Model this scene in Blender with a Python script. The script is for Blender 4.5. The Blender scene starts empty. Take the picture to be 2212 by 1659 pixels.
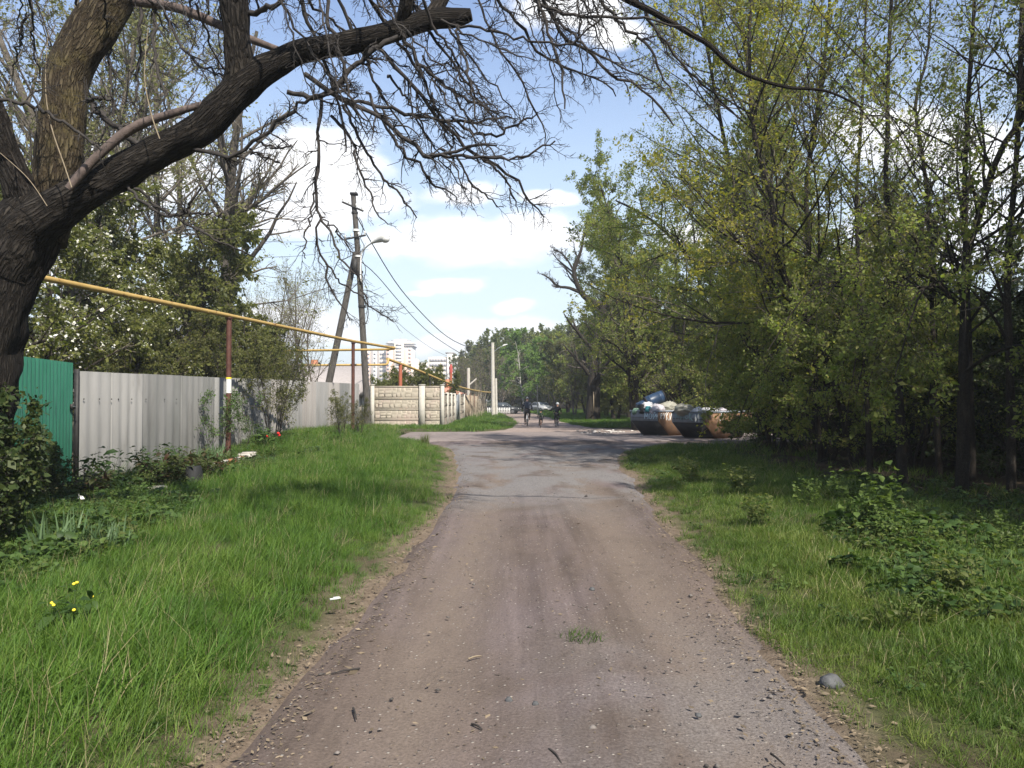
import bpy, math, random
import numpy as np
from mathutils import Vector, Matrix, Euler

random.seed(5)
SC = bpy.context.scene
COL = SC.collection

# ---------------------------------------------------------------- camera
F, CX, CY, CAMH = 1662.0, 1106.0, 829.5, 1.75
PITCH = math.atan(34.5 / F)
cam_d = bpy.data.cameras.new('camera')
cam = bpy.data.objects.new('camera', cam_d)
COL.objects.link(cam)
cam_d.sensor_width = 36.0
cam_d.lens = F / 2212.0 * 36.0
cam_d.clip_end = 6000.0
cam_d.clip_start = 0.05
cam.location = (0, 0, CAMH)
cam.rotation_euler = (math.radians(90) + PITCH, 0, 0)
SC.camera = cam

# ---------------------------------------------------------------- sun, sky, exposure
SUN_AZ = math.radians(152)      # clockwise from +Y: from the right and a little behind the camera
SUN_EL = math.radians(47)
SUN_DIR = Vector((math.sin(SUN_AZ) * math.cos(SUN_EL), math.cos(SUN_AZ) * math.cos(SUN_EL), math.sin(SUN_EL)))
sun_d = bpy.data.lights.new('sun', 'SUN')
sun_d.energy = 5.0
sun_d.angle = math.radians(0.6)
sun_d.color = (1.0, 0.94, 0.84)
sun = bpy.data.objects.new('sun', sun_d)
COL.objects.link(sun)
sun.location = (60, -40, 80)
sun.rotation_euler = SUN_DIR.to_track_quat('Z', 'Y').to_euler()

SC.view_settings.view_transform = 'Standard'
SC.view_settings.look = 'None'
SC.view_settings.gamma = 1.0
SC.view_settings.use_curve_mapping = False
SC.view_settings.exposure = 0.98

world = bpy.data.worlds.new('World')
SC.world = world
world.use_nodes = True


class NT:
    """small helper round a node tree"""
    def __init__(s, tree):
        s.t = tree
        s.n = tree.nodes
        s.l = tree.links

    def new(s, typ, **kw):
        n = s.n.new(typ)
        for k, v in kw.items():
            setattr(n, k, v)
        return n

    def put(s, sock, v):
        if isinstance(v, bpy.types.NodeSocket):
            s.l.new(v, sock)
        elif v is not None:
            sock.default_value = v

    def math(s, op, a, b=None, c=None, clamp=False):
        n = s.new('ShaderNodeMath', operation=op, use_clamp=clamp)
        s.put(n.inputs[0], a)
        if b is not None:
            s.put(n.inputs[1], b)
        if c is not None:
            s.put(n.inputs[2], c)
        return n.outputs[0]

    def vmath(s, op, a, b=None):
        n = s.new('ShaderNodeVectorMath', operation=op)
        s.put(n.inputs[0], a)
        if b is not None:
            s.put(n.inputs[1], b)
        return n.outputs['Value'] if op in ('LENGTH', 'DOT_PRODUCT') else n.outputs[0]

    def noise(s, vec, scale, detail=6, rough=0.55, dist=0.0):
        n = s.new('ShaderNodeTexNoise')
        s.put(n.inputs['Vector'], vec)
        n.inputs['Scale'].default_value = scale
        n.inputs['Detail'].default_value = detail
        n.inputs['Roughness'].default_value = rough
        n.inputs['Distortion'].default_value = dist
        return n.outputs[0]

    def ramp(s, fac, stops, interp='LINEAR'):
        n = s.new('ShaderNodeValToRGB')
        n.color_ramp.interpolation = interp
        el = n.color_ramp.elements
        while len(el) < len(stops):
            el.new(0.5)
        for e, (p, c) in zip(el, stops):
            e.position = p
            e.color = (c[0], c[1], c[2], 1.0) if hasattr(c, '__len__') else (c, c, c, 1.0)
        s.put(n.inputs[0], fac)
        return n.outputs[0]

    def mix(s, fac, a, b, mode='MIX'):
        n = s.new('ShaderNodeMix', data_type='RGBA', blend_type=mode)
        s.put(n.inputs[0], fac)
        for sock, v in ((n.inputs[6], a), (n.inputs[7], b)):
            if not isinstance(v, bpy.types.NodeSocket):
                v = (v[0], v[1], v[2], 1.0)
            s.put(sock, v)
        return n.outputs[2]

    def maprange(s, v, a, b, c=0.0, d=1.0, smooth=True):
        n = s.new('ShaderNodeMapRange')
        n.interpolation_type = 'SMOOTHSTEP' if smooth else 'LINEAR'
        s.put(n.inputs[0], v)
        for i, q in enumerate((a, b, c, d)):
            n.inputs[i + 1].default_value = q
        return n.outputs[0]


def build_world():
    nt = NT(world.node_tree)
    nt.n.clear()
    out = nt.new('ShaderNodeOutputWorld')
    bg = nt.new('ShaderNodeBackground')
    bg.inputs[1].default_value = 0.14
    nt.l.new(bg.outputs[0], out.inputs[0])
    sky = nt.new('ShaderNodeTexSky', sky_type='NISHITA')
    sky.sun_disc = False
    sky.sun_elevation = SUN_EL
    sky.sun_rotation = SUN_AZ
    sky.air_density = 1.15
    sky.dust_density = 0.0
    sky.ozone_density = 3.0
    tc = nt.new('ShaderNodeTexCoord')
    d = tc.outputs['Generated']
    sep = nt.new('ShaderNodeSeparateXYZ')
    nt.l.new(d, sep.inputs[0])
    x, y, z = sep.outputs
    # the clouds that stand ahead: directions given as slopes x/y and z/y
    yy = nt.math('MAXIMUM', y, 0.02)
    comb = nt.new('ShaderNodeCombineXYZ')
    nt.put(comb.inputs[0], nt.math('DIVIDE', x, yy))
    nt.put(comb.inputs[1], nt.math('DIVIDE', z, yy))
    ab = comb.outputs[0]
    clouds = [(1010, 520, 270, 66), (1120, 500, 190, 60), (880, 530, 130, 46), (965, 624, 84, 22), (915, 642, 40, 10), (1102, 664, 58, 17),
              (1090, 712, 170, 34), (1000, 745, 150, 26), (680, 340, 190, 90), (740, 430, 160, 70), (620, 470, 200, 60), (560, 700, 300, 60),
              (1930, 300, 190, 90), (2080, 330, 150, 110), (1930, 560, 240, 110), (2150, 480, 160, 120),
              (1230, 15, 150, 60), (1330, 60, 110, 46), (300, 360, 230, 120), (1560, 520, 170, 60), (1010, 418, 110, 24), (1180, 425, 70, 20), (120, 520, 200, 120)]
    best = None
    warp = nt.new('ShaderNodeTexNoise')
    warp.inputs['Scale'].default_value = 7.0
    warp.inputs['Detail'].default_value = 5.0
    nt.l.new(ab, warp.inputs['Vector'])
    w2 = nt.vmath('SUBTRACT', warp.outputs[1], (0.5, 0.5, 0.5))
    w2 = nt.vmath('MULTIPLY', w2, (0.09, 0.055, 0.0))
    abw = nt.vmath('ADD', ab, w2)
    for px, py, rx, ry in clouds:
        q = nt.vmath('SUBTRACT', abw, ((px - CX) / F, (864 - py) / F, 0))
        q = nt.vmath('MULTIPLY', q, (F / rx, F / ry, 0))
        e = nt.math('SUBTRACT', 1.0, nt.vmath('LENGTH', q))
        best = e if best is None else nt.math('MAXIMUM', best, e)
    best = nt.math('MAXIMUM', best, -1.0)
    mp = nt.vmath('MULTIPLY', ab, (1.0, 2.0, 1.0))
    fine = nt.noise(mp, 11.0, 9, 0.6, 0.3)
    v = nt.math('ADD', best, nt.math('MULTIPLY', nt.math('SUBTRACT', fine, 0.5), 1.1))
    ahead = nt.maprange(v, -0.08, 0.5)
    front = nt.maprange(y, 0.05, 0.3)
    ahead = nt.math('MULTIPLY', ahead, front)
    # unseen cloud added all round, its cover thickened for white fill
    zz = nt.math('ADD', nt.math('MAXIMUM', z, 0.0), 0.12)
    comb2 = nt.new('ShaderNodeCombineXYZ')
    nt.put(comb2.inputs[0], nt.math('DIVIDE', x, zz))
    nt.put(comb2.inputs[1], nt.math('DIVIDE', y, zz))
    n2 = nt.noise(comb2.outputs[0], 0.9, 8, 0.6, 0.2)
    around = nt.math('MULTIPLY', nt.maprange(n2, 0.46, 0.64), nt.math('SUBTRACT', 1.0, front))
    mask = nt.math('MAXIMUM', ahead, around)
    # grey undersides from a softer noise
    shade = nt.noise(mp, 6.0, 5, 0.5)
    ccol = nt.ramp(shade, [(0.3, (3.9, 4.05, 4.4)), (0.6, (5.1, 5.1, 5.15))])
    skyc = nt.mix(1.0, sky.outputs[0], (0.87, 0.77, 0.76), 'MULTIPLY')
    # pale spring haze towards the horizon, the same all round
    skyc = nt.mix(nt.maprange(z, 0.5, 0.0, 0.0, 0.85), skyc, (3.05, 3.58, 3.88))
    nt.l.new(nt.mix(mask, skyc, ccol), bg.inputs[0])


build_world()

# ---------------------------------------------------------------- helpers
def P(px, py, Y):
    a = (px - CX) / F
    b = (CY - py) / F
    dy = math.cos(PITCH) - b * math.sin(PITCH)
    dz = math.sin(PITCH) + b * math.cos(PITCH)
    s = Y / dy
    return (a * s, Y, CAMH + dz * s)


def nrm(v):
    return v / np.maximum(np.linalg.norm(v, axis=-1, keepdims=True), 1e-9)


class MB:
    def __init__(s):
        s.v, s.q, s.t, s.n = [], [], [], 0

    def add(s, v, q=None, t=None):
        v = np.asarray(v, dtype=np.float64).reshape(-1, 3)
        if q is not None and len(q):
            s.q.append(np.asarray(q, dtype=np.int64).reshape(-1, 4) + s.n)
        if t is not None and len(t):
            s.t.append(np.asarray(t, dtype=np.int64).reshape(-1, 3) + s.n)
        s.v.append(v)
        s.n += len(v)
        return s

    def box(s, c, d, rz=0.0, m=None):
        x, y, z = d[0] / 2, d[1] / 2, d[2] / 2
        v = np.array([(-x, -y, -z), (x, -y, -z), (x, y, -z), (-x, y, -z), (-x, -y, z), (x, -y, z), (x, y, z), (-x, y, z)])
        if rz:
            c_, s_ = math.cos(rz), math.sin(rz)
            v = v @ np.array([[c_, s_, 0], [-s_, c_, 0], [0, 0, 1]])
        if m is not None:
            v = v @ np.array(m).T
        return s.add(v + np.array(c), [(0, 3, 2, 1), (4, 5, 6, 7), (0, 1, 5, 4), (1, 2, 6, 5), (2, 3, 7, 6), (3, 0, 4, 7)])

    def tubes(s, Pp, R, sides=5, cap=False, jit=0.0, rng=None):
        Pp = np.asarray(Pp, dtype=float)
        R = np.asarray(R, dtype=float)
        if Pp.ndim == 2:
            Pp, R = Pp[None], R[None]
        B, N, _ = Pp.shape
        T = np.empty_like(Pp)
        T[:, 1:-1] = Pp[:, 2:] - Pp[:, :-2]
        T[:, 0] = Pp[:, 1] - Pp[:, 0]
        T[:, -1] = Pp[:, -1] - Pp[:, -2]
        T = nrm(T)
        ref = np.zeros((B, 3))
        ref[np.arange(B), np.argmin(np.abs(T[:, 0]), axis=1)] = 1
        u = nrm(np.cross(T[:, 0], ref))
        U = np.empty_like(Pp)
        for i in range(N):
            u = nrm(u - (u * T[:, i]).sum(1, keepdims=True) * T[:, i])
            U[:, i] = u
        W = np.cross(T, U)
        a = np.linspace(0, 2 * np.pi, sides, endpoint=False)
        rr = R[:, :, None, None]
        if jit and rng is not None:
            rr = rr * (1 + jit * rng.normal(size=(B, N, sides, 1)))
        V = Pp[:, :, None] + rr * (np.cos(a)[None, None, :, None] * U[:, :, None] + np.sin(a)[None, None, :, None] * W[:, :, None])
        idx = np.arange(B * N * sides).reshape(B, N, sides)
        A = idx[:, :-1]
        C = idx[:, 1:]
        q = np.stack([A, np.roll(A, -1, 2), np.roll(C, -1, 2), C], -1).reshape(-1, 4)
        s.add(V.reshape(-1, 3), q)
        if cap:
            for b in range(B):
                for i, fl in ((0, 1), (N - 1, 0)):
                    ring = V[b, i]
                    tri = [(sides, (k + 1) % sides, k) if fl else (sides, k, (k + 1) % sides) for k in range(sides)]
                    s.add(np.vstack([ring, ring.mean(0)]), None, tri)
        return s

    def tube(s, pts, r, sides=8, cap=True):
        pts = np.asarray(pts, dtype=float)
        r = np.full(len(pts), r, dtype=float) if np.isscalar(r) else np.asarray(r, float)
        return s.tubes(pts, r, sides, cap)

    def prism(s, poly, axis, a, b):
        """closed outline (list of 2D points) swept from a to b along axis"""
        n = len(poly)
        o = [0, 1, 2]
        o.remove(axis)
        v = np.zeros((2 * n, 3))
        pp = np.array(poly)
        for k, w in enumerate((a, b)):
            v[k * n:(k + 1) * n, o[0]] = pp[:, 0]
            v[k * n:(k + 1) * n, o[1]] = pp[:, 1]
            v[k * n:(k + 1) * n, axis] = w
        q = [(i, (i + 1) % n, n + (i + 1) % n, n + i) for i in range(n)]
        c = np.vstack([v[:n].mean(0), v[n:].mean(0)])
        t = [(2 * n, (i + 1) % n, i) for i in range(n)] + [(2 * n + 1, n + i, n + (i + 1) % n) for i in range(n)]
        return s.add(np.vstack([v, c]), q, t)

    def blob(s, c, r, rng, nu=12, nv=8, amp=0.15, fold=0.0):
        th = np.linspace(0, np.pi, nv + 1)
        ph = np.linspace(0, 2 * np.pi, nu, endpoint=False)
        T, H = np.meshgrid(th, ph, indexing='ij')
        d = np.stack([np.sin(T) * np.cos(H), np.sin(T) * np.sin(H), np.cos(T)], -1)
        k = rng.normal(size=(5, 3)) * 2.2
        k2 = rng.normal(size=(4, 3)) * 6
        n = sum(np.sin(d @ kk + i) for i, kk in enumerate(k)) / 5
        n2 = sum(np.abs(np.sin(d @ kk + i)) for i, kk in enumerate(k2)) / 4
        rad = 1 + amp * n + fold * (n2 - 0.6)
        v = d * rad[..., None] * np.array(r) + np.array(c)
        i = np.arange((nv + 1) * nu).reshape(nv + 1, nu)
        q = np.stack([i[:-1], i[1:], np.roll(i[1:], -1, 1), np.roll(i[:-1], -1, 1)], -1).reshape(-1, 4)
        return s.add(v.reshape(-1, 3), q)

    def mesh(s, name, mat=None, smooth=False, origin=None):
        me = bpy.data.meshes.new(name)
        V = np.vstack(s.v)
        if origin is not None:
            V = V - np.array(origin)
        Q = np.vstack(s.q) if s.q else np.zeros((0, 4), np.int64)
        T = np.vstack(s.t) if s.t else np.zeros((0, 3), np.int64)
        me.vertices.add(len(V))
        me.vertices.foreach_set('co', V.astype(np.float32).ravel())
        me.loops.add(4 * len(Q) + 3 * len(T))
        me.loops.foreach_set('vertex_index', np.concatenate([Q.ravel(), T.ravel()]).astype(np.int32))
        me.polygons.add(len(Q) + len(T))
        ls = np.concatenate([np.arange(len(Q)) * 4, 4 * len(Q) + np.arange(len(T)) * 3]).astype(np.int32)
        me.polygons.foreach_set('loop_start', ls)
        if smooth:
            me.polygons.foreach_set('use_smooth', np.ones(len(Q) + len(T), dtype=bool))
        if mat is not None:
            me.materials.append(mat)
        me.update(calc_edges=True)
        me.validate()
        return me


def link(name, me, parent=None, loc=None, rz=None, kind=None, label=None):
    o = bpy.data.objects.new(name, me)
    COL.objects.link(o)
    if parent is not None:
        o.parent = parent
    if loc is not None:
        o.location = loc
    if rz is not None:
        o.rotation_euler = (0, 0, rz)
    if kind:
        o['kind'] = kind
    if label:
        o['label'] = label
    return o


def root_of(o):
    while o.parent is not None:
        o = o.parent
    return o


def part(name, mb, mat, parent, smooth=False, world_coords=False, kind=None, label=None):
    org = None
    if world_coords:
        org = root_of(parent).location
    return link(name, mb.mesh(name, mat, smooth, org), parent, kind=kind, label=label)


def tag(o, label, cat, group=None):
    o['label'] = label
    o['category'] = cat
    if group:
        o['group'] = group
    return o


def thing(name, label, cat, loc=(0, 0, 0), rz=0.0, group=None, scale=None):
    o = bpy.data.objects.new(name, None)
    COL.objects.link(o)
    o.empty_display_size = 0.2
    o.location = loc
    o.rotation_euler = (0, 0, rz)
    if scale is not None:
        o.scale = (scale,) * 3 if np.isscalar(scale) else scale
    return tag(o, label, cat, group)


def solo(name, mb, mat, label, cat, loc=(0, 0, 0), rz=0.0, group=None, smooth=False):
    o = link(name, mb.mesh(name, mat, smooth), None, loc, rz)
    return tag(o, label, cat, group)


# ---------------------------------------------------------------- materials
def new_mat(name):
    m = bpy.data.materials.new(name)
    m.use_nodes = True
    nt = NT(m.node_tree)
    nt.n.clear()
    out = nt.new('ShaderNodeOutputMaterial')
    return m, nt, out


def pmat(name, c1, c2, scale=4.0, rough=0.85, bump=0.0, bscale=None, stretch=(1, 1, 1), c3=None, s3=1.0, t3=(0.55, 0.7), metal=0.0, spec=0.3,
         coords='Object', island=0.0, detail=7):
    m, nt, out = new_mat(name)
    b = nt.new('ShaderNodeBsdfPrincipled')
    nt.l.new(b.outputs[0], out.inputs[0])
    tc = nt.new('ShaderNodeTexCoord')
    v = nt.vmath('MULTIPLY', tc.outputs[coords], stretch)
    n = nt.noise(v, scale, detail, 0.6)
    col = nt.ramp(n, [(0.32, c1), (0.68, c2)])
    if c3 is not None:
        n3 = nt.noise(v, s3, 8, 0.65, 0.4)
        col = nt.mix(nt.maprange(n3, t3[0], t3[1]), col, c3)
    if island:
        g = nt.new('ShaderNodeNewGeometry')
        k = nt.maprange(g.outputs['Random Per Island'], 0, 1, 1 - island, 1 + island, False)
        cc = nt.new('ShaderNodeCombineXYZ')
        for i in range(3):
            nt.put(cc.inputs[i], k)
        col = nt.mix(1.0, col, cc.outputs[0], 'MULTIPLY')
    nt.l.new(col, b.inputs['Base Color'])
    b.inputs['Roughness'].default_value = rough
    b.inputs['Metallic'].default_value = metal
    b.inputs['Specular IOR Level'].default_value = spec
    if bump:
        bn = nt.new('ShaderNodeBump')
        bn.inputs['Strength'].default_value = 1.0
        bn.inputs['Distance'].default_value = bump
        n4 = nt.noise(v, bscale or scale * 4, 8, 0.65)
        nt.l.new(n4, bn.inputs['Height'])
        nt.l.new(bn.outputs[0], b.inputs['Normal'])
    return m


def leafmat(name, cols, transl=0.4, vary=0.25, patch=0.0, rough=0.55, inst=0.0):
    """leaves: colour per leaf, light shines through"""
    m, nt, out = new_mat(name)
    g = nt.new('ShaderNodeNewGeometry')
    oi = nt.new('ShaderNodeObjectInfo')
    f = g.outputs['Random Per Island']
    if patch:
        n = nt.noise(g.outputs['Position'], patch, 4, 0.6)
        f = nt.math('ADD', nt.math('MULTIPLY', f, 0.45), nt.maprange(n, 0.3, 0.7, 0.0, 0.6))
    if inst:
        f = nt.math('ADD', nt.math('MULTIPLY', f, 1 - inst), nt.math('MULTIPLY', oi.outputs['Random'], inst))
    stops = [((i + 0.0) / (len(cols) - 1), c) for i, c in enumerate(cols)]
    col = nt.ramp(f, stops)
    k = nt.maprange(oi.outputs['Random'], 0, 1, 1 - vary, 1 + vary, False)
    cc = nt.new('ShaderNodeCombineXYZ')
    for i in range(3):
        nt.put(cc.inputs[i], k)
    col = nt.mix(1.0, col, cc.outputs[0], 'MULTIPLY')
    d = nt.new('ShaderNodeBsdfPrincipled')
    nt.l.new(col, d.inputs['Base Color'])
    d.inputs['Roughness'].default_value = rough
    d.inputs['Specular IOR Level'].default_value = 0.25
    t = nt.new('ShaderNodeBsdfTranslucent')
    nt.l.new(nt.mix(1.0, col, (1.5, 1.6, 0.85), 'MULTIPLY'), t.inputs[0])
    mx = nt.new('ShaderNodeMixShader')
    mx.inputs[0].default_value = transl
    nt.l.new(d.outputs[0], mx.inputs[1])
    nt.l.new(t.outputs[0], mx.inputs[2])
    nt.l.new(mx.outputs[0], out.inputs[0])
    return m


def barkmat(name, c1, c2, c3, scale=6.0, bump=0.03, yellow_tint=None):
    m, nt, out = new_mat(name)
    b = nt.new('ShaderNodeBsdfPrincipled')
    nt.l.new(b.outputs[0], out.inputs[0])
    tc = nt.new('ShaderNodeTexCoord')
    at = nt.new('ShaderNodeAttribute', attribute_name='along')
    v = at.outputs['Vector'] if scale < 0 else tc.outputs['Object']
    sc = abs(scale)
    if scale > 0:
        v = nt.vmath('MULTIPLY', v, (1, 1, 0.3))
    n1 = nt.noise(v, sc, 8, 0.65, 0.6)
    vo = nt.new('ShaderNodeTexVoronoi', feature='DISTANCE_TO_EDGE')
    vo.inputs['Scale'].default_value = sc * 1.6
    wv = nt.vmath('ADD', v, nt.vmath('MULTIPLY', nt.vmath('SUBTRACT', nt_col(nt, v, sc * 2.5), (0.5, 0.5, 0.5)), (0.55, 0.55, 0.55)))
    nt.l.new(wv, vo.inputs['Vector'])
    crack = nt.maprange(vo.outputs['Distance'], 0.0, 0.3)
    col = nt.ramp(n1, [(0.3, c1), (0.55, c2), (0.78, c3)])
    col = nt.mix(crack, nt.mix(1.0, col, (0.45, 0.42, 0.4), 'MULTIPLY'), col)
    if yellow_tint is not None:
        nm = nt.noise(tc.outputs['Object'], 2.2, 6, 0.6)
        col = nt.mix(nt.math('MULTIPLY', nt.maprange(nm, 0.5, 0.68), 0.6), col, yellow_tint)
    nt.l.new(col, b.inputs['Base Color'])
    b.inputs['Roughness'].default_value = 0.92
    b.inputs['Specular IOR Level'].default_value = 0.15
    bn = nt.new('ShaderNodeBump')
    bn.inputs['Distance'].default_value = bump
    h = nt.math('ADD', nt.math('MULTIPLY', crack, 0.8), nt.math('MULTIPLY', n1, 0.7))
    nt.l.new(h, bn.inputs['Height'])
    nt.l.new(bn.outputs[0], b.inputs['Normal'])
    return m


def nt_col(nt, v, scale):
    n = nt.new('ShaderNodeTexNoise')
    nt.put(n.inputs['Vector'], v)
    n.inputs['Scale'].default_value = scale
    n.inputs['Detail'].default_value = 4
    return n.outputs[1]


M = {}
M['bark_shaded'] = barkmat('bark_shaded', (0.019, 0.016, 0.014), (0.034, 0.029, 0.024), (0.064, 0.053, 0.041), -1.3, 0.05)  # shade under the crown is put into this dark bark colour
M['bark_lit'] = barkmat('bark_lit', (0.043, 0.032, 0.022), (0.081, 0.064, 0.038), (0.128, 0.102, 0.060), -1.5, 0.04, yellow_tint=(0.093, 0.076, 0.030))  # sunlit copy of the bark: yellowish light put into its colour
M['bark_twig'] = pmat('bark_twig', (0.018, 0.016, 0.015), (0.042, 0.036, 0.032), 20, 0.9)
M['twig_young'] = pmat('twig_young', (0.085, 0.072, 0.055), (0.15, 0.13, 0.10), 4, 0.9)
M['twig_dark'] = pmat('twig_dark', (0.04, 0.034, 0.028), (0.08, 0.068, 0.056), 4, 0.9)
M['wood_pale'] = pmat('wood_pale', (0.160, 0.124, 0.080), (0.240, 0.196, 0.136), 18, 0.8)
M['bark_pink'] = pmat('bark_pink', (0.060, 0.045, 0.039), (0.120, 0.090, 0.078), 14, 0.85, bump=0.006)
M['bark_wood'] = barkmat('bark_wood', (0.03, 0.026, 0.022), (0.055, 0.047, 0.038), (0.095, 0.082, 0.066), 9.0, 0.012)
M['bark_grey'] = barkmat('bark_grey', (0.11, 0.095, 0.08), (0.18, 0.16, 0.135), (0.26, 0.235, 0.2), 9.0, 0.012)
M['bark_birch'] = pmat('bark_birch', (0.36, 0.35, 0.31), (0.46, 0.44, 0.40), 3, 0.7, stretch=(1, 1, 4), c3=(0.05, 0.045, 0.04), s3=3.0, t3=(0.6, 0.66))
M['leaf_elm'] = leafmat('leaf_elm', [(0.090, 0.122, 0.025), (0.154, 0.191, 0.045), (0.223, 0.253, 0.069), (0.239, 0.213, 0.067)], 0.52, 0.2)
M['leaf_yellow'] = leafmat('leaf_yellow', [(0.14, 0.15, 0.022), (0.21, 0.205, 0.032), (0.26, 0.22, 0.045)], 0.52, 0.15)
M['leaf_green'] = leafmat('leaf_green', [(0.055, 0.076, 0.022), (0.100, 0.123, 0.036), (0.150, 0.160, 0.055)], 0.5, 0.2)
M['leaf_olive'] = leafmat('leaf_olive', [(0.06, 0.07, 0.02), (0.10, 0.11, 0.03), (0.15, 0.145, 0.045)], 0.5, 0.2)
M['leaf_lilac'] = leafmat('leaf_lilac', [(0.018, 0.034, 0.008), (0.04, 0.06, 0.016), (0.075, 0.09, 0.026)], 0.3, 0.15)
M['leaf_shaded'] = leafmat('leaf_shaded', [(0.014, 0.026, 0.006), (0.03, 0.045, 0.012), (0.05, 0.065, 0.018)], 0.28, 0.2)  # shade of the deep wood is put into this leaf colour
M['leaf_pale'] = leafmat('leaf_pale', [(0.11, 0.12, 0.04), (0.18, 0.18, 0.07), (0.24, 0.23, 0.11)], 0.4, 0.15)
M['leaf_pear'] = leafmat('leaf_pear', [(0.05, 0.065, 0.015), (0.115, 0.125, 0.03), (0.185, 0.19, 0.055)], 0.5, 0.15)
M['leaf_birch'] = leafmat('leaf_birch', [(0.076, 0.145, 0.025), (0.111, 0.187, 0.034), (0.153, 0.230, 0.051)], 0.42, 0.15)
M['blossom'] = leafmat('blossom', [(0.540, 0.522, 0.468), (0.648, 0.639, 0.594), (0.702, 0.702, 0.666)], 0.25, 0.05)
M['leaf_herb'] = leafmat('leaf_herb', [(0.023, 0.050, 0.011), (0.045, 0.081, 0.020), (0.068, 0.108, 0.027)], 0.3, 0.15, inst=0.4)
M['leaf_maple'] = leafmat('leaf_maple', [(0.047, 0.076, 0.015), (0.072, 0.111, 0.025), (0.102, 0.136, 0.034)], 0.35, 0.1)
M['leaf_peony'] = leafmat('leaf_peony', [(0.05, 0.025, 0.014), (0.045, 0.055, 0.018), (0.06, 0.08, 0.024)], 0.3, 0.15)
M['leaf_iris'] = leafmat('leaf_iris', [(0.07, 0.12, 0.05), (0.10, 0.15, 0.07)], 0.3, 0.1)
M['grass'] = leafmat('grass', [(0.029, 0.074, 0.010), (0.053, 0.115, 0.014), (0.090, 0.154, 0.023), (0.147, 0.180, 0.045)], 0.38, 0.22, patch=0.9, inst=0.3)
M['straw'] = leafmat('straw', [(0.20, 0.17, 0.08), (0.30, 0.26, 0.15)], 0.3, 0.2)
M['grass_right'] = leafmat('grass_right', [(0.033, 0.068, 0.012), (0.058, 0.107, 0.017), (0.099, 0.144, 0.026), (0.160, 0.174, 0.047)], 0.38, 0.22, patch=0.8, inst=0.3)
M['dry_leaf'] = pmat('dry_leaf', (0.086, 0.064, 0.039), (0.188, 0.146, 0.098), 3, 0.85, island=0.45)
M['pebble'] = pmat('pebble', (0.059, 0.053, 0.048), (0.152, 0.132, 0.119), 2.0, 0.85, island=0.5)
M['slate'] = pmat('slate', (0.163, 0.160, 0.151), (0.208, 0.203, 0.194), 1.3, 0.85, stretch=(1, 1, 0.25), c3=(0.140, 0.135, 0.126), s3=2.2, t3=(0.5, 0.75), bump=0.004, bscale=12)
M['slate_dark'] = pmat('slate_dark', (0.099, 0.101, 0.095), (0.148, 0.145, 0.139), 1.3, 0.85, stretch=(1, 1, 0.25), c3=(0.093, 0.090, 0.084), s3=2.2, t3=(0.5, 0.75), bump=0.004, bscale=12)
M['slate_warm'] = pmat('slate_warm', (0.185, 0.170, 0.156), (0.237, 0.222, 0.205), 1.3, 0.85, stretch=(1, 1, 0.25), c3=(0.167, 0.150, 0.136), s3=2.0, t3=(0.5, 0.75), bump=0.004, bscale=12)
M['green_paint'] = pmat('green_paint', (0.014, 0.081, 0.048), (0.022, 0.109, 0.068), 3, 0.5, c3=(0.012, 0.040, 0.028), s3=3, t3=(0.55, 0.75), stretch=(2, 2, 0.3))
M['rust'] = pmat('rust', (0.05, 0.022, 0.014), (0.11, 0.05, 0.03), 9, 0.8, bump=0.002)
M['black_metal'] = pmat('black_metal', (0.012, 0.012, 0.012), (0.03, 0.028, 0.026), 9, 0.6)
M['yellow_pipe'] = pmat('yellow_pipe', (0.306, 0.200, 0.060), (0.391, 0.272, 0.093), 3, 0.55, c3=(0.119, 0.047, 0.017), s3=5.5, t3=(0.57, 0.66), detail=9)
M['brown_post'] = pmat('brown_post', (0.055, 0.022, 0.016), (0.095, 0.04, 0.028), 5, 0.6, c3=(0.03, 0.014, 0.01), s3=3)
M['concrete'] = pmat('concrete', (0.302, 0.269, 0.214), (0.370, 0.328, 0.265), 4, 0.9, bump=0.004, c3=(0.370, 0.294, 0.252), s3=0.8, t3=(0.45, 0.7))
M['concrete_post'] = pmat('concrete_post', (0.344, 0.328, 0.287), (0.443, 0.418, 0.369), 4, 0.9, bump=0.004)
M['old_wood'] = pmat('old_wood', (0.111, 0.102, 0.089), (0.221, 0.200, 0.170), 6, 0.9, stretch=(3, 3, 0.3), bump=0.006)
M['pole_wood'] = pmat('pole_wood', (0.028, 0.025, 0.022), (0.099, 0.090, 0.081), 7, 0.9, stretch=(4, 4, 0.35), bump=0.01)
M['white_enamel'] = pmat('white_enamel', (0.528, 0.528, 0.512), (0.624, 0.624, 0.608), 5, 0.4)
M['lamp_glass'] = pmat('lamp_glass', (0.5, 0.5, 0.48), (0.6, 0.6, 0.58), 5, 0.15, spec=0.5)
M['cable'] = pmat('cable', (0.02, 0.02, 0.02), (0.04, 0.04, 0.04), 5, 0.6)
M['porcelain'] = pmat('porcelain', (0.5, 0.5, 0.48), (0.7, 0.7, 0.68), 5, 0.25)
M['skip_grey'] = pmat('skip_grey', (0.155, 0.178, 0.209), (0.264, 0.287, 0.318), 3, 0.7, c3=(0.155, 0.093, 0.062), s3=2.0, t3=(0.58, 0.72), stretch=(1, 1, 0.6))
M['skip_rust'] = pmat('skip_rust', (0.120, 0.068, 0.040), (0.200, 0.112, 0.060), 2.2, 0.8, c3=(0.088, 0.072, 0.064), s3=1.4, t3=(0.5, 0.65), bump=0.003)
M['skip_dark'] = pmat('skip_dark', (0.027, 0.026, 0.029), (0.045, 0.042, 0.042), 3, 0.8, c3=(0.054, 0.027, 0.015), s3=1.8, t3=(0.62, 0.75))
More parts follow.
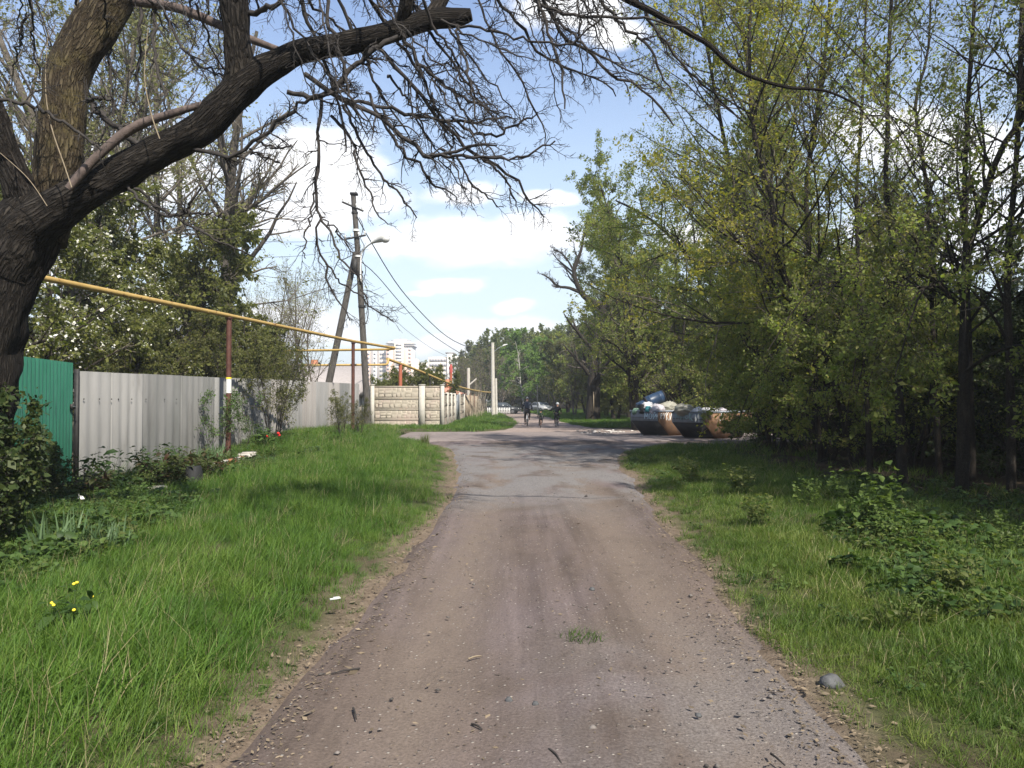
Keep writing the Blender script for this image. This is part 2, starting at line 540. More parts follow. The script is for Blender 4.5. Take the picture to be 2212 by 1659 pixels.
M['graffiti_white'] = pmat('graffiti_white', (0.6, 0.62, 0.6), (0.75, 0.76, 0.74), 9, 0.7)
M['graffiti_blue'] = pmat('graffiti_blue', (0.405, 0.567, 0.648), (0.608, 0.756, 0.837), 9, 0.7)
M['graffiti_teal'] = pmat('graffiti_teal', (0.16, 0.28, 0.29), (0.25, 0.38, 0.38), 9, 0.7)
M['brick_red'] = pmat('brick_red', (0.30, 0.115, 0.065), (0.42, 0.18, 0.10), 6, 0.9, bump=0.004, bscale=40)
M['brick_pale'] = pmat('brick_pale', (0.294, 0.273, 0.245), (0.385, 0.350, 0.315), 6, 0.9, bump=0.004, bscale=40)
M['stone'] = pmat('stone', (0.049, 0.050, 0.052), (0.105, 0.106, 0.106), 14, 0.9, bump=0.01, bscale=30)


def flat(name, c, rough=0.7, k=0.12, metal=0.0, scale=8):
    return pmat(name, tuple(x * (1 - k) for x in c), tuple(min(1, x * (1 + k)) for x in c), scale, rough, metal=metal)


M['glass_dark'] = flat('glass_dark', (0.05, 0.06, 0.07), 0.1)
M['skin'] = flat('skin', (0.45, 0.27, 0.19), 0.6)
M['cloth_black'] = flat('cloth_black', (0.014, 0.014, 0.016), 0.85)
M['cloth_navy'] = flat('cloth_navy', (0.035, 0.042, 0.06), 0.85)
M['cloth_green'] = flat('cloth_green', (0.02, 0.032, 0.022), 0.85)
M['cap_grey'] = flat('cap_grey', (0.30, 0.29, 0.27), 0.8)
M['cap_white'] = flat('cap_white', (0.68, 0.69, 0.67), 0.8)
M['shoe_white'] = flat('shoe_white', (0.6, 0.6, 0.58), 0.7)
M['rubber'] = flat('rubber', (0.02, 0.02, 0.02), 0.8)
M['chrome'] = flat('chrome', (0.35, 0.35, 0.36), 0.35, metal=0.9)
M['frame_dark'] = flat('frame_dark', (0.03, 0.03, 0.035), 0.4)
M['frame_orange'] = flat('frame_orange', (0.35, 0.14, 0.05), 0.4)
M['frame_grey'] = flat('frame_grey', (0.2, 0.21, 0.22), 0.4)
M['bag_white'] = flat('bag_white', (0.425, 0.416, 0.425), 0.5)
M['bag_lilac'] = flat('bag_lilac', (0.340, 0.319, 0.340), 0.5)
M['bag_beige'] = flat('bag_beige', (0.230, 0.221, 0.183), 0.6)
M['bag_green'] = flat('bag_green', (0.132, 0.216, 0.156), 0.5)
M['bag_black'] = flat('bag_black', (0.012, 0.0125, 0.013), 0.75)
M['drum_blue'] = flat('drum_blue', (0.019, 0.038, 0.075), 0.4)
M['teal'] = flat('teal', (0.036, 0.204, 0.228), 0.5)
M['car_dark'] = flat('car_dark', (0.03, 0.033, 0.037), 0.25)
M['car_silver'] = flat('car_silver', (0.30, 0.31, 0.32), 0.3)
M['red_paint'] = flat('red_paint', (0.315, 0.060, 0.050), 0.6)
M['red_rust'] = flat('red_rust', (0.30, 0.09, 0.05), 0.8)
M['petal_red'] = flat('petal_red', (0.55, 0.02, 0.015), 0.6)
M['petal_yellow'] = flat('petal_yellow', (0.75, 0.6, 0.04), 0.6)
M['petal_white'] = flat('petal_white', (0.480, 0.480, 0.456), 0.6)
M['paper'] = flat('paper', (0.527, 0.527, 0.510), 0.8, 0.06)
M['roof_grey'] = flat('roof_grey', (0.27, 0.245, 0.235), 0.8)
M['roof_red'] = flat('roof_red', (0.36, 0.17, 0.12), 0.8)
M['plaster'] = flat('plaster', (0.5, 0.46, 0.4), 0.9)
M['tower_cream'] = flat('tower_cream', (0.648, 0.567, 0.477), 0.9, 0.05)  # far walls, brightened so that haze is part of their colour
M['tower_pink'] = flat('tower_pink', (0.630, 0.441, 0.360), 0.9, 0.05)
M['tower_white'] = flat('tower_white', (0.702, 0.675, 0.621), 0.9, 0.05)
M['window_hazed'] = flat('window_hazed', (0.27, 0.26, 0.27), 0.3)  # far panes, the haze in front of them put into the grey
M['dry_reed'] = pmat('dry_reed', (0.240, 0.192, 0.136), (0.352, 0.288, 0.216), 9, 0.9, stretch=(4, 4, 0.4))
M['dry_stem'] = flat('dry_stem', (0.34, 0.29, 0.22), 0.9)

# ---------------------------------------------------------------- ground forms
rn = np.random.default_rng(11)
_K = rn.normal(size=(24, 2))
_PH = rn.uniform(0, 6.28, 24)


def vnoise(x, y, s=1.0):
    """smooth value in about -1..1"""
    x = np.asarray(x, float) * s
    y = np.asarray(y, float) * s
    r = 0
    for i in range(24):
        f = 1 + (i % 6) * 0.55
        r = r + np.sin(_K[i, 0] * f * x + _K[i, 1] * f * y + _PH[i]) / f
    return r / 5.0


def sstep(a, b, x):
    t = np.clip((np.asarray(x, float) - a) / (b - a), 0, 1)
    return t * t * (3 - 2 * t)


LANE_Y = [0.0, 3.6, 5.5, 8.2, 11.0, 14.8, 19.0, 23.0, 26.0, 28.5, 30.5, 32.0, 33.6]
LANE_L = [-1.5, -1.40, -1.28, -1.12, -1.06, -1.10, -1.3, -1.65, -2.0, -2.5, -3.1, -3.9, -4.6]
LANE_R = [1.6, 1.66, 1.78, 1.95, 2.12, 2.40, 2.72, 3.15, 3.7, 5.0, 8.6, 16.0, 22.0]


def lane_l(y):
    return np.interp(y, LANE_Y, LANE_L) + 0.12 * vnoise(y, 3.3, 1.1) * np.clip(np.asarray(y) / 12, 0.5, 1.2)


def lane_r(y):
    return np.interp(y, LANE_Y, LANE_R) + 0.12 * vnoise(7.1, y, 1.1) * np.clip(np.asarray(y) / 12, 0.5, 1.2)


PATH_Y = [40.0, 42.5, 44.5, 48.0, 54.0, 62.0, 75.0, 95.0, 115.0, 140.0]
PATH_L = [-4.0, -1.8, -0.6, 0.1, 0.5, 0.6, 0.2, -1.2, -3.5, -7.0]
PATH_R = [12.5, 11.5, 8.5, 5.0, 4.0, 3.8, 3.6, 3.0, 1.4, -1.5]


def in_road(x, y, m=0.0):
    x = np.asarray(x, float)
    y = np.asarray(y, float)
    a = (y < 33.6) & (x > lane_l(y) - m) & (x < lane_r(y) + m)
    b = (y > 32.6 - m) & (y < 41.6 + m + 0.25 * vnoise(x, 5, 0.6)) & (x > -5.6 - m + 0.3 * vnoise(2, y, 0.7) + 0.12 * (36 - y))
    c = (y >= 41) & (x > np.interp(y, PATH_Y, PATH_L) - m + 0.2 * vnoise(y, 1, 0.8)) & (x < np.interp(y, PATH_Y, PATH_R) + m + 0.2 * vnoise(4, y, 0.8)) & (y < 138)
    return a | b | c


def H(x, y):
    x = np.asarray(x, float)
    y = np.asarray(y, float)
    left = lane_l(np.minimum(y, 33)) - x
    right = x - lane_r(np.minimum(y, 33))
    near = 1 - sstep(31, 33, y)
    h = near * (0.10 * sstep(0.0, 1.2, left) + 0.10 * sstep(0, 1.6, right))
    h = h + 0.30 * sstep(-4.9, -6.6, x) * sstep(-11.5, -8.8, x) * sstep(20, 28, y) * (1 - sstep(37, 42, y))
    h = h + near * 0.03 * vnoise(x, y, 0.9) * np.maximum(sstep(0.2, 1.5, left), sstep(0.2, 1.5, right))
    far = sstep(42, 44, y)
    h = h + far * 0.12 * (sstep(0.3, -2.5, x) + sstep(4.5, 8, x)) * (1 - sstep(110, 140, y))
    inside = in_road(x, y, 0.0)
    return np.where(inside, -0.06, h)


def hz(x, y):
    return float(H(x, y))


def grid_sheet(xs, ys, zf, mask=None):
    X, Y = np.meshgrid(xs, ys)
    Z = zf(X, Y)
    nx, ny = len(xs), len(ys)
    i = np.arange(nx * ny).reshape(ny, nx)
    q = np.stack([i[:-1, :-1], i[:-1, 1:], i[1:, 1:], i[1:, :-1]], -1).reshape(-1, 4)
    return np.stack([X, Y, Z], -1).reshape(-1, 3), q


def ground_material():
    m, nt, out = new_mat('ground_soil')
    b = nt.new('ShaderNodeBsdfPrincipled')
    nt.l.new(b.outputs[0], out.inputs[0])
    g = nt.new('ShaderNodeNewGeometry')
    p = g.outputs['Position']
    soil = nt.ramp(nt.noise(p, 6, 8, 0.65), [(0.3, (0.04, 0.03, 0.02)), (0.7, (0.10, 0.078, 0.052))])
    green = nt.ramp(nt.noise(p, 45, 6, 0.7), [(0.35, (0.03, 0.04, 0.014)), (0.65, (0.075, 0.085, 0.03))])
    col = nt.mix(nt.maprange(nt.noise(p, 1.1, 6, 0.6), 0.35, 0.6), soil, green)
    at = nt.new('ShaderNodeAttribute', attribute_name='wear')
    dirt = nt.ramp(nt.noise(p, 9, 9, 0.7), [(0.3, (0.085, 0.062, 0.043)), (0.7, (0.19, 0.148, 0.11))])
    col = nt.mix(at.outputs['Fac'], col, dirt)
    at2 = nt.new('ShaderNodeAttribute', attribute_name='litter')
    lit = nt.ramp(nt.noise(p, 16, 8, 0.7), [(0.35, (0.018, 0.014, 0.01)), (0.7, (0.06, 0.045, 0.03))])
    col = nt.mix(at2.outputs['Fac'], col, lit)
    nt.l.new(col, b.inputs['Base Color'])
    b.inputs['Roughness'].default_value = 0.95
    b.inputs['Specular IOR Level'].default_value = 0.1
    bn = nt.new('ShaderNodeBump')
    bn.inputs['Distance'].default_value = 0.02
    nt.l.new(nt.noise(p, 24, 8, 0.7), bn.inputs['Height'])
    nt.l.new(bn.outputs[0], b.inputs['Normal'])
    return m


def lane_material(name, base_a, base_b, track, dark, asphalt=False):
    m, nt, out = new_mat(name)
    b = nt.new('ShaderNodeBsdfPrincipled')
    nt.l.new(b.outputs[0], out.inputs[0])
    g = nt.new('ShaderNodeNewGeometry')
    p = g.outputs['Position']
    n1 = nt.noise(nt.vmath('MULTIPLY', p, (1.0, 0.55, 1.0)), 0.9, 8, 0.62, 0.5)
    n2 = nt.noise(nt.vmath('MULTIPLY', p, (1.0, 0.5, 1.0)), 5, 8, 0.7)
    n3 = nt.noise(p, 55, 5, 0.7)
    col = nt.ramp(n1, [(0.35, base_a), (0.65, base_b)])
    col = nt.mix(nt.maprange(n2, 0.5, 0.75), col, dark)
    if not asphalt:
        n5 = nt.noise(nt.vmath('MULTIPLY', p, (1.0, 0.35, 1.0)), 0.55, 6, 0.6, 0.8)
        col = nt.mix(nt.math('MULTIPLY', nt.maprange(n5, 0.42, 0.62), 0.75), col, (0.135, 0.108, 0.108))
        n6 = nt.noise(nt.vmath('MULTIPLY', p, (5.0, 0.22, 1.0)), 1.0, 5, 0.6, 0.3)
        col = nt.mix(1.0, col, nt.ramp(n6, [(0.35, 0.80), (0.65, 1.18)]), 'MULTIPLY')
        at = nt.new('ShaderNodeAttribute', attribute_name='track')
        f = nt.math('MULTIPLY', at.outputs['Fac'], nt.maprange(n2, 0.2, 0.6, 0.35, 1.0))
        col = nt.mix(f, col, track)
        at3 = nt.new('ShaderNodeAttribute', attribute_name='tar')
        tarcol = nt.ramp(n3, [(0.35, (0.10, 0.095, 0.095)), (0.65, (0.2, 0.19, 0.185))])
        tf = nt.math('MULTIPLY', at3.outputs['Fac'], nt.maprange(n1, 0.34, 0.56))
        col = nt.mix(nt.math('MULTIPLY', tf, 0.85), col, tarcol)
    vo = nt.new('ShaderNodeTexVoronoi', feature='F1')
    vo.inputs['Scale'].default_value = 26.0
    nt.l.new(p, vo.inputs['Vector'])
    speck = nt.math('MULTIPLY', nt.maprange(vo.outputs['Distance'], 0.30, 0.12), nt.maprange(nt_sep(nt, vo.outputs['Color']), 0.62, 0.75))
    vcol = nt.mix(nt_sep(nt, vo.outputs['Color'], 1), (0.10, 0.085, 0.075), (0.42, 0.38, 0.33))
    col = nt.mix(nt.math('MULTIPLY', speck, 0.75), col, vcol)
    fine = nt.ramp(n3, [(0.3, 0.72), (0.7, 1.22)])
    col = nt.mix(1.0, col, fine, 'MULTIPLY')
    nt.l.new(col, b.inputs['Base Color'])
    b.inputs['Roughness'].default_value = 0.95
    b.inputs['Specular IOR Level'].default_value = 0.12
    bn = nt.new('ShaderNodeBump')
    bn.inputs['Distance'].default_value = 0.012
    hh = nt.math('ADD', nt.math('MULTIPLY', n3, 0.7), nt.math('ADD', nt.math('MULTIPLY', n2, 1.2), nt.math('MULTIPLY', speck, 0.5)))
    nt.l.new(hh, bn.inputs['Height'])
    nt.l.new(bn.outputs[0], b.inputs['Normal'])
    return m


def nt_sep(nt, c, i=0):
    s = nt.new('ShaderNodeSeparateColor')
    nt.l.new(c, s.inputs[0])
    return s.outputs[i]


def vattr(me, name, vals):
    a = me.attributes.new(name, 'FLOAT', 'POINT')
    a.data.foreach_set('value', np.asarray(vals, dtype=np.float32))


def build_ground():
    xs = np.concatenate([[-2500, -900, -350, -150, -80, -45], np.arange(-30, -9, 1.0), np.arange(-9, -3, 0.3), np.arange(-3, 5, 0.125),
                         np.arange(5, 14, 0.4), np.arange(14, 40, 1.5), [45, 80, 150, 350, 900, 2500]])
    ys = np.concatenate([[-400, -100, -30, -10], np.arange(-4, 2, 0.5), np.arange(2, 16, 0.18), np.arange(16, 50, 0.25), np.arange(50, 140, 1.0),
                         [145, 160, 200, 300, 500, 900, 1600, 3500]])
    v, q = grid_sheet(xs, ys, H)
    mb = MB().add(v, q)
    me = mb.mesh('ground', ground_material(), True)
    x, y = v[:, 0], v[:, 1]
    l = lane_l(np.minimum(y, 33)) - x
    r = x - lane_r(np.minimum(y, 33))
    near = (y < 33)
    n = 0.22 * vnoise(x, y, 1.6)
    wear = np.where(near & (l > -0.5) & (l < 3), 1 - sstep(0.08, 0.55, l + n), 0) + np.where(near & (r > -0.5) & (r < 3), 1 - sstep(0.04, 0.40, r + n), 0)
    wear = np.maximum(wear, sstep(5.0, 7.5, -x) * (y > 11) * (y < 24) * sstep(-0.2, 0.5, vnoise(x, y, 0.8)) * 0.7)
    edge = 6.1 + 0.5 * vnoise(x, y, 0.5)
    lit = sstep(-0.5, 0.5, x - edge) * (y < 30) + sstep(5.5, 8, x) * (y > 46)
    vattr(me, 'wear', np.clip(wear, 0, 1))
    vattr(me, 'litter', np.clip(lit, 0, 1))
    o = link('ground', me, kind='structure')
    return o


def build_roads():
    # dirt lane, draped a little over the ground, its edges dipping under it
    ys = np.concatenate([np.arange(0.5, 16, 0.12), np.arange(16, 33.9, 0.2)])
    nc = 40
    u = np.linspace(-1, 1, nc)
    V = np.zeros((len(ys), nc, 3))
    for i, y in enumerate(ys):
        a, b = lane_l(y) - 0.18, lane_r(y) + 0.18
        x = (a + b) / 2 + u * (b - a) / 2
        V[i, :, 0] = x
        V[i, :, 1] = y
    X, Y = V[..., 0], V[..., 1]
    c = 0.2 + 0.02 * Y
    near = 1 - sstep(24, 31, Y)
    tr = np.exp(-((X - c + 0.85) / 0.36) ** 2) + np.exp(-((X - c - 0.95) / 0.38) ** 2)
    z = 0.015 - 0.03 * tr * near + 0.012 * vnoise(X, Y, 1.5) + 0.006 * vnoise(X, Y, 5.0)
    e = np.minimum(u[None] + 1, 1 - u[None]) * np.ones_like(X)
    z = z - 0.06 * (1 - sstep(0.0, 0.20, e))
    V[..., 2] = z
    idx = np.arange(len(ys) * nc).reshape(len(ys), nc)
    q = np.stack([idx[:-1, :-1], idx[:-1, 1:], idx[1:, 1:], idx[1:, :-1]], -1).reshape(-1, 4)
    mb = MB().add(V.reshape(-1, 3), q)
    mat = lane_material('lane_dirt', (0.083, 0.064, 0.053), (0.115, 0.088, 0.074), (0.141, 0.111, 0.091), (0.062, 0.047, 0.040))
    me = mb.mesh('dirt_road', mat, True)
    vattr(me, 'track', np.clip(tr * near, 0, 1).ravel())
    tar = sstep(11.0, 15.5, Y + 0.8 * vnoise(X, Y, 0.5)) * (1 - sstep(29, 31, Y)) + 0.55 * sstep(-0.3, 0.8, X) * (1 - sstep(4, 7, Y))
    vattr(me, 'tar', np.clip(tar, 0, 1).ravel())
    link('dirt_road', me, kind='structure')

    # asphalt cross road
    xs = np.concatenate([np.arange(-6.4, 14, 0.2), np.arange(14, 60, 1.0)])
    vs = np.linspace(0, 1, 36)
    V = np.zeros((len(xs), len(vs), 3))
    for i, x in enumerate(xs):
        a = 32.7 + 0.22 * vnoise(x, 0.3, 1.3) + 0.09 * vnoise(x, 2.3, 5.0) - 0.006 * x
        b = 41.5 + 0.2 * vnoise(x, 4, 0.7)
        V[i, :, 0] = x
        V[i, :, 1] = a + vs * (b - a)
    X, Y = V[..., 0], V[..., 1]
    e = np.minimum(vs, 1 - vs)[None] * np.ones_like(X)
    z = 0.035 + 0.01 * vnoise(X, Y, 0.8) - 0.10 * (1 - sstep(0.0, 0.03, e)) - 0.25 * sstep(-5.3, -6.2, X)
    V[..., 2] = z
    idx = np.arange(len(xs) * len(vs)).reshape(len(xs), len(vs))
    q = np.stack([idx[:-1, :-1], idx[1:, :-1], idx[1:, 1:], idx[:-1, 1:]], -1).reshape(-1, 4)
    mb = MB().add(V.reshape(-1, 3), q)
    mat = lane_material('asphalt_pale', (0.161, 0.136, 0.127), (0.203, 0.170, 0.157), (0.230, 0.207, 0.191), (0.127, 0.105, 0.098), True)
    link('asphalt_road', mb.mesh('asphalt_road', mat, True), kind='structure')

    # path beyond the crossing
    ys = np.concatenate([np.arange(40.5, 60, 0.3), np.arange(60, 140, 1.0)])
    V = np.zeros((len(ys), nc, 3))
    for i, y in enumerate(ys):
        a = np.interp(y, PATH_Y, PATH_L) - 0.4 + 0.2 * vnoise(y, 1, 0.8)
        b = np.interp(y, PATH_Y, PATH_R) + 0.4 + 0.2 * vnoise(4, y, 0.8)
        V[i, :, 0] = (a + b) / 2 + u * (b - a) / 2
        V[i, :, 1] = y
    X, Y = V[..., 0], V[..., 1]
    e = np.minimum(u[None] + 1, 1 - u[None]) * np.ones_like(X)
    V[..., 2] = 0.012 + 0.012 * vnoise(X, Y, 0.9) - 0.10 * (1 - sstep(0.0, 0.1, e)) - 0.03 * (1 - sstep(40.6, 41.6, Y))
    idx = np.arange(len(ys) * nc).reshape(len(ys), nc)
    q = np.stack([idx[:-1, :-1], idx[:-1, 1:], idx[1:, 1:], idx[1:, :-1]], -1).reshape(-1, 4)
    mb = MB().add(V.reshape(-1, 3), q)
    mat = lane_material('path_dirt', (0.204, 0.160, 0.136), (0.252, 0.201, 0.177), (0.245, 0.204, 0.184), (0.163, 0.129, 0.109), True)
    link('path', mb.mesh('path', mat, True), kind='structure')


build_ground()
build_roads()


# ---------------------------------------------------------------- branches and leaves
def grow(Pp, R, n, rng, t0=0.2, t1=1.0, ang=(30, 60), ln=(0.3, 0.55), npts=6, wander=0.12, trop=(0, 0, 0.05), rr=0.55, tip=0.25, fall=0.6, rmin=0.003, lmax=None, absl=None):
    B, N, _ = Pp.shape
    idx = np.repeat(np.arange(B), n)
    K = len(idx)
    t = rng.uniform(t0, t1, K)
    f = t * (N - 1)
    i = np.minimum(f.astype(int), N - 2)
    w = (f - i)[:, None]
    pos = Pp[idx, i] * (1 - w) + Pp[idx, i + 1] * w
    tan = nrm(Pp[idx, i + 1] - Pp[idx, i])
    rad = R[idx, i] * (1 - w[:, 0]) + R[idx, i + 1] * w[:, 0]
    r = rng.normal(size=(K, 3))
    perp = nrm(r - (r * tan).sum(1, keepdims=True) * tan)
    a = np.radians(rng.uniform(ang[0], ang[1], K))[:, None]
    d = np.cos(a) * tan + np.sin(a) * perp
    plen = np.linalg.norm(np.diff(Pp, axis=1), axis=2).sum(1)[idx]
    L = (plen if absl is None else absl) * rng.uniform(ln[0], ln[1], K) * (1 - fall * (t - t0) / max(t1 - t0, 1e-6))
    if lmax:
        L = np.minimum(L, lmax)
    out = np.zeros((K, npts, 3))
    out[:, 0] = pos
    tr = np.array(trop)
    for k in range(1, npts):
        d = nrm(d + wander * rng.normal(size=(K, 3)) + tr)
        out[:, k] = out[:, k - 1] + d * (L / (npts - 1))[:, None]
    r0 = np.maximum(rad * rr, rmin)
    RR = r0[:, None] * np.linspace(1, tip, npts)[None]
    return out, np.maximum(RR, rmin * 0.7)


def leaves(mb, Pp, per, rng, size=0.06, t0=0.15, spread=0.05, aspect=0.55, droop=0.2, svar=0.35, upbias=0.5):
    B, N, _ = Pp.shape
    idx = np.repeat(np.arange(B), per)
    K = len(idx)
    if K == 0:
        return
    f = rng.uniform(t0, 1, K) * (N - 1)
    i = np.minimum(f.astype(int), N - 2)
    w = (f - i)[:, None]
    pos = Pp[idx, i] * (1 - w) + Pp[idx, i + 1] * w
    tan = nrm(Pp[idx, i + 1] - Pp[idx, i])
    d = nrm(tan * 0.6 + rng.normal(size=(K, 3)) * 0.8 + np.array([0, 0, -droop]))
    pos = pos + rng.normal(size=(K, 3)) * spread
    leaf_quads(mb, pos, d, rng, size, aspect, svar, upbias)


def leaf_quads(mb, pos, d, rng, size, aspect=0.55, svar=0.35, upbias=0.5):
    K = len(pos)
    nn = nrm(rng.normal(size=(K, 3)) + np.array([0, 0, upbias]))
    s = nrm(np.cross(d, nn))
    l = (size * np.exp(rng.normal(size=K) * svar))[:, None]
    wv = l * aspect * 0.5
    V = np.stack([pos, pos + d * l * 0.45 + s * wv, pos + d * l, pos + d * l * 0.45 - s * wv], 1)
    q = np.arange(4 * K).reshape(K, 4)
    mb.add(V.reshape(-1, 3), q)


def stem(h, r, rng, lean=(0, 0), wander=0.06, npts=12, base=(0, 0, 0), tip=0.15):
    p = np.zeros((npts, 3))
    p[0] = base
    d = np.array([lean[0], lean[1], 1.0])
    d /= np.linalg.norm(d)
    for k in range(1, npts):
        d = d + wander * rng.normal(size=3) + np.array([0, 0, 0.04])
        d /= np.linalg.norm(d)
        p[k] = p[k - 1] + d * h / (npts - 1)
    R = r * np.linspace(1, tip, npts)
    R[0] *= 1.25
    return p, R


class TreeKind:
    """trunk and crown meshes that several trees share"""
    def __init__(s, name, seed, h=10, r=0.12, lean=(0, 0), t0=0.25, n1=26, l1=(0.25, 0.45), a1=(35, 65), n2=7, n3=5, lp=9, lsize=0.06, trunks=1,
                 leaf='leaf_elm', bark='bark_wood', trop=(0, 0, 0.06), spread=0.05, leaf2=None, lp2=0, l2size=0.05, stems=None, droop=0.2, wander=0.06,
                 l2=(0.3, 0.55), l3=(0.35, 0.6), skip_upper=None, fall=0.6, aspect=0.55, rmin=0.003, twig='twig_young', tw=0.14):
        rng = np.random.default_rng(seed)
        mb = MB()
        tm = MB()
        cr = MB()
        cr2 = MB()
        if stems is None:
            stems = []
            for k in range(trunks):
                a = rng.uniform(0, 6.28)
                le = (lean[0] + (0.22 * math.cos(a) if trunks > 1 else 0), lean[1] + (0.22 * math.sin(a) if trunks > 1 else 0))
                b = (0.12 * math.cos(a), 0.12 * math.sin(a), 0) if trunks > 1 else (0, 0, 0)
                stems.append(stem(h * rng.uniform(0.85, 1.0), r * rng.uniform(0.75, 1.0), rng, le, wander, 12, b))
        for st_ in stems:
            p, R = st_[0], st_[1]
            nb = st_[2] if len(st_) > 2 else n1
            p = np.asarray(p, float)
            R = np.asarray(R, float)
            mb.tubes(p, R, 9, jit=0.05, rng=rng)
            P1, R1 = grow(p[None], R[None], nb, rng, t0, 0.98, a1, l1, 8, 0.10, trop, 0.5, 0.2, fall)
            mb.tubes(P1, R1, 5)
            P2, R2 = grow(P1, R1, n2, rng, 0.15, 1.0, (25, 60), l2, 6, tw, np.array(trop) * 0.5, 0.55, 0.3, 0.5, rmin)
            tm.tubes(P2, R2, 4 if n3 else 3)
            tw_ = P2
            if n3:
                P3, R3 = grow(P2, R2, n3, rng, 0.1, 1.0, (25, 65), l3, 4, 0.18, np.array(trop) * 0.3, 0.6, 0.5, 0.4, rmin)
                tm.tubes(P3, R3, 3)
                tw_ = P3
            leaves(cr, tw_, lp, rng, lsize, 0.1, spread, aspect, droop)
            if n3 and lp:
                leaves(cr, P2, max(1, lp // 2), rng, lsize, 0.3, spread, aspect, droop)
            if leaf2 and lp2:
                sel = tw_[rng.random(len(tw_)) < 0.5]
                leaves(cr2, sel, lp2, rng, l2size, 0.2, spread * 1.2, 0.9, 0.0)
        s.trunk = mb.mesh(name + '_trunk', M[bark], True)
        s.twigs = tm.mesh(name + '_twigs', M[twig], True) if tm.n else None
        s.crown = cr.mesh(name + '_crown', M[leaf]) if cr.n else None
        s.crown2 = cr2.mesh(name + '_blossom', M[leaf2]) if leaf2 and cr2.n else None

    def place(s, name, label, loc, rz=0.0, scale=1.0, group=None, cat='tree'):
        t = thing(name, label, cat, loc, rz, group, scale)
        link('trunk', s.trunk, t)
        if s.twigs is not None:
            link('twigs', s.twigs, t, kind='stuff')
        if s.crown is not None:
            link('crown', s.crown, t, kind='stuff')
        if s.crown2 is not None:
            link('blossom', s.crown2, t, kind='stuff')
        return t


def on(x, y):
    return (x, y, hz(x, y) - 0.03)


# ---------------------------------------------------------------- the big leaning tree over the lane
def smooth_path(pts, m):
    pts = np.asarray(pts, float)
    n = len(pts)
    t = np.concatenate([[0], np.cumsum(np.linalg.norm(np.diff(pts[:, :3], axis=0), axis=1))])
    tt = np.linspace(0, t[-1], m)
    # Catmull-Rom through the points
    out = np.zeros((m, pts.shape[1]))
    for j, x in enumerate(tt):
        i = min(max(np.searchsorted(t, x, side='right') - 1, 0), n - 2)
        u = (x - t[i]) / max(t[i + 1] - t[i], 1e-9)
        p0, p1, p2, p3 = pts[max(i - 1, 0)], pts[i], pts[i + 1], pts[min(i + 2, n - 1)]
        out[j] = 0.5 * (2 * p1 + (p2 - p0) * u + (2 * p0 - 5 * p1 + 4 * p2 - p3) * u * u + (3 * p1 - p0 - 3 * p2 + p3) * u ** 3)
    return out


def traced(pts, Y0, Y1, m=None):
    """points (px, py, half width in px) seen from the camera, set at depths from Y0 to Y1"""
    n = len(pts)
    w = []
    for k, q in enumerate(pts):
        Y = Y0 + (Y1 - Y0) * k / (n - 1)
        x, y, z = P(q[0], q[1], Y)
        w.append((x, y, z, q[2] * Y / F))
    s = smooth_path(w, m or max(10, n * 4))
    return s[:, :3], np.maximum(s[:, 3], 0.003)


def along_attr(me, sides, lens):
    """bark coordinates that follow each limb"""
    co = np.zeros((len(me.vertices), 3), np.float32)
    k = 0
    for p, R in lens:
        n = len(p)
        t = np.concatenate([[0], np.cumsum(np.linalg.norm(np.diff(p, axis=0), axis=1))])
        for j in range(n):
            a = np.linspace(0, 2 * np.pi, sides, endpoint=False)
            r = max(R[j], 0.05)
            co[k:k + sides, 0] = 9.0 * R.max() * np.cos(a)
            co[k:k + sides, 1] = 9.0 * R.max() * np.sin(a)
            co[k:k + sides, 2] = t[j] * 1.9
            k += sides
    a = me.attributes.new('along', 'FLOAT_VECTOR', 'POINT')
    a.data.foreach_set('vector', co.ravel())


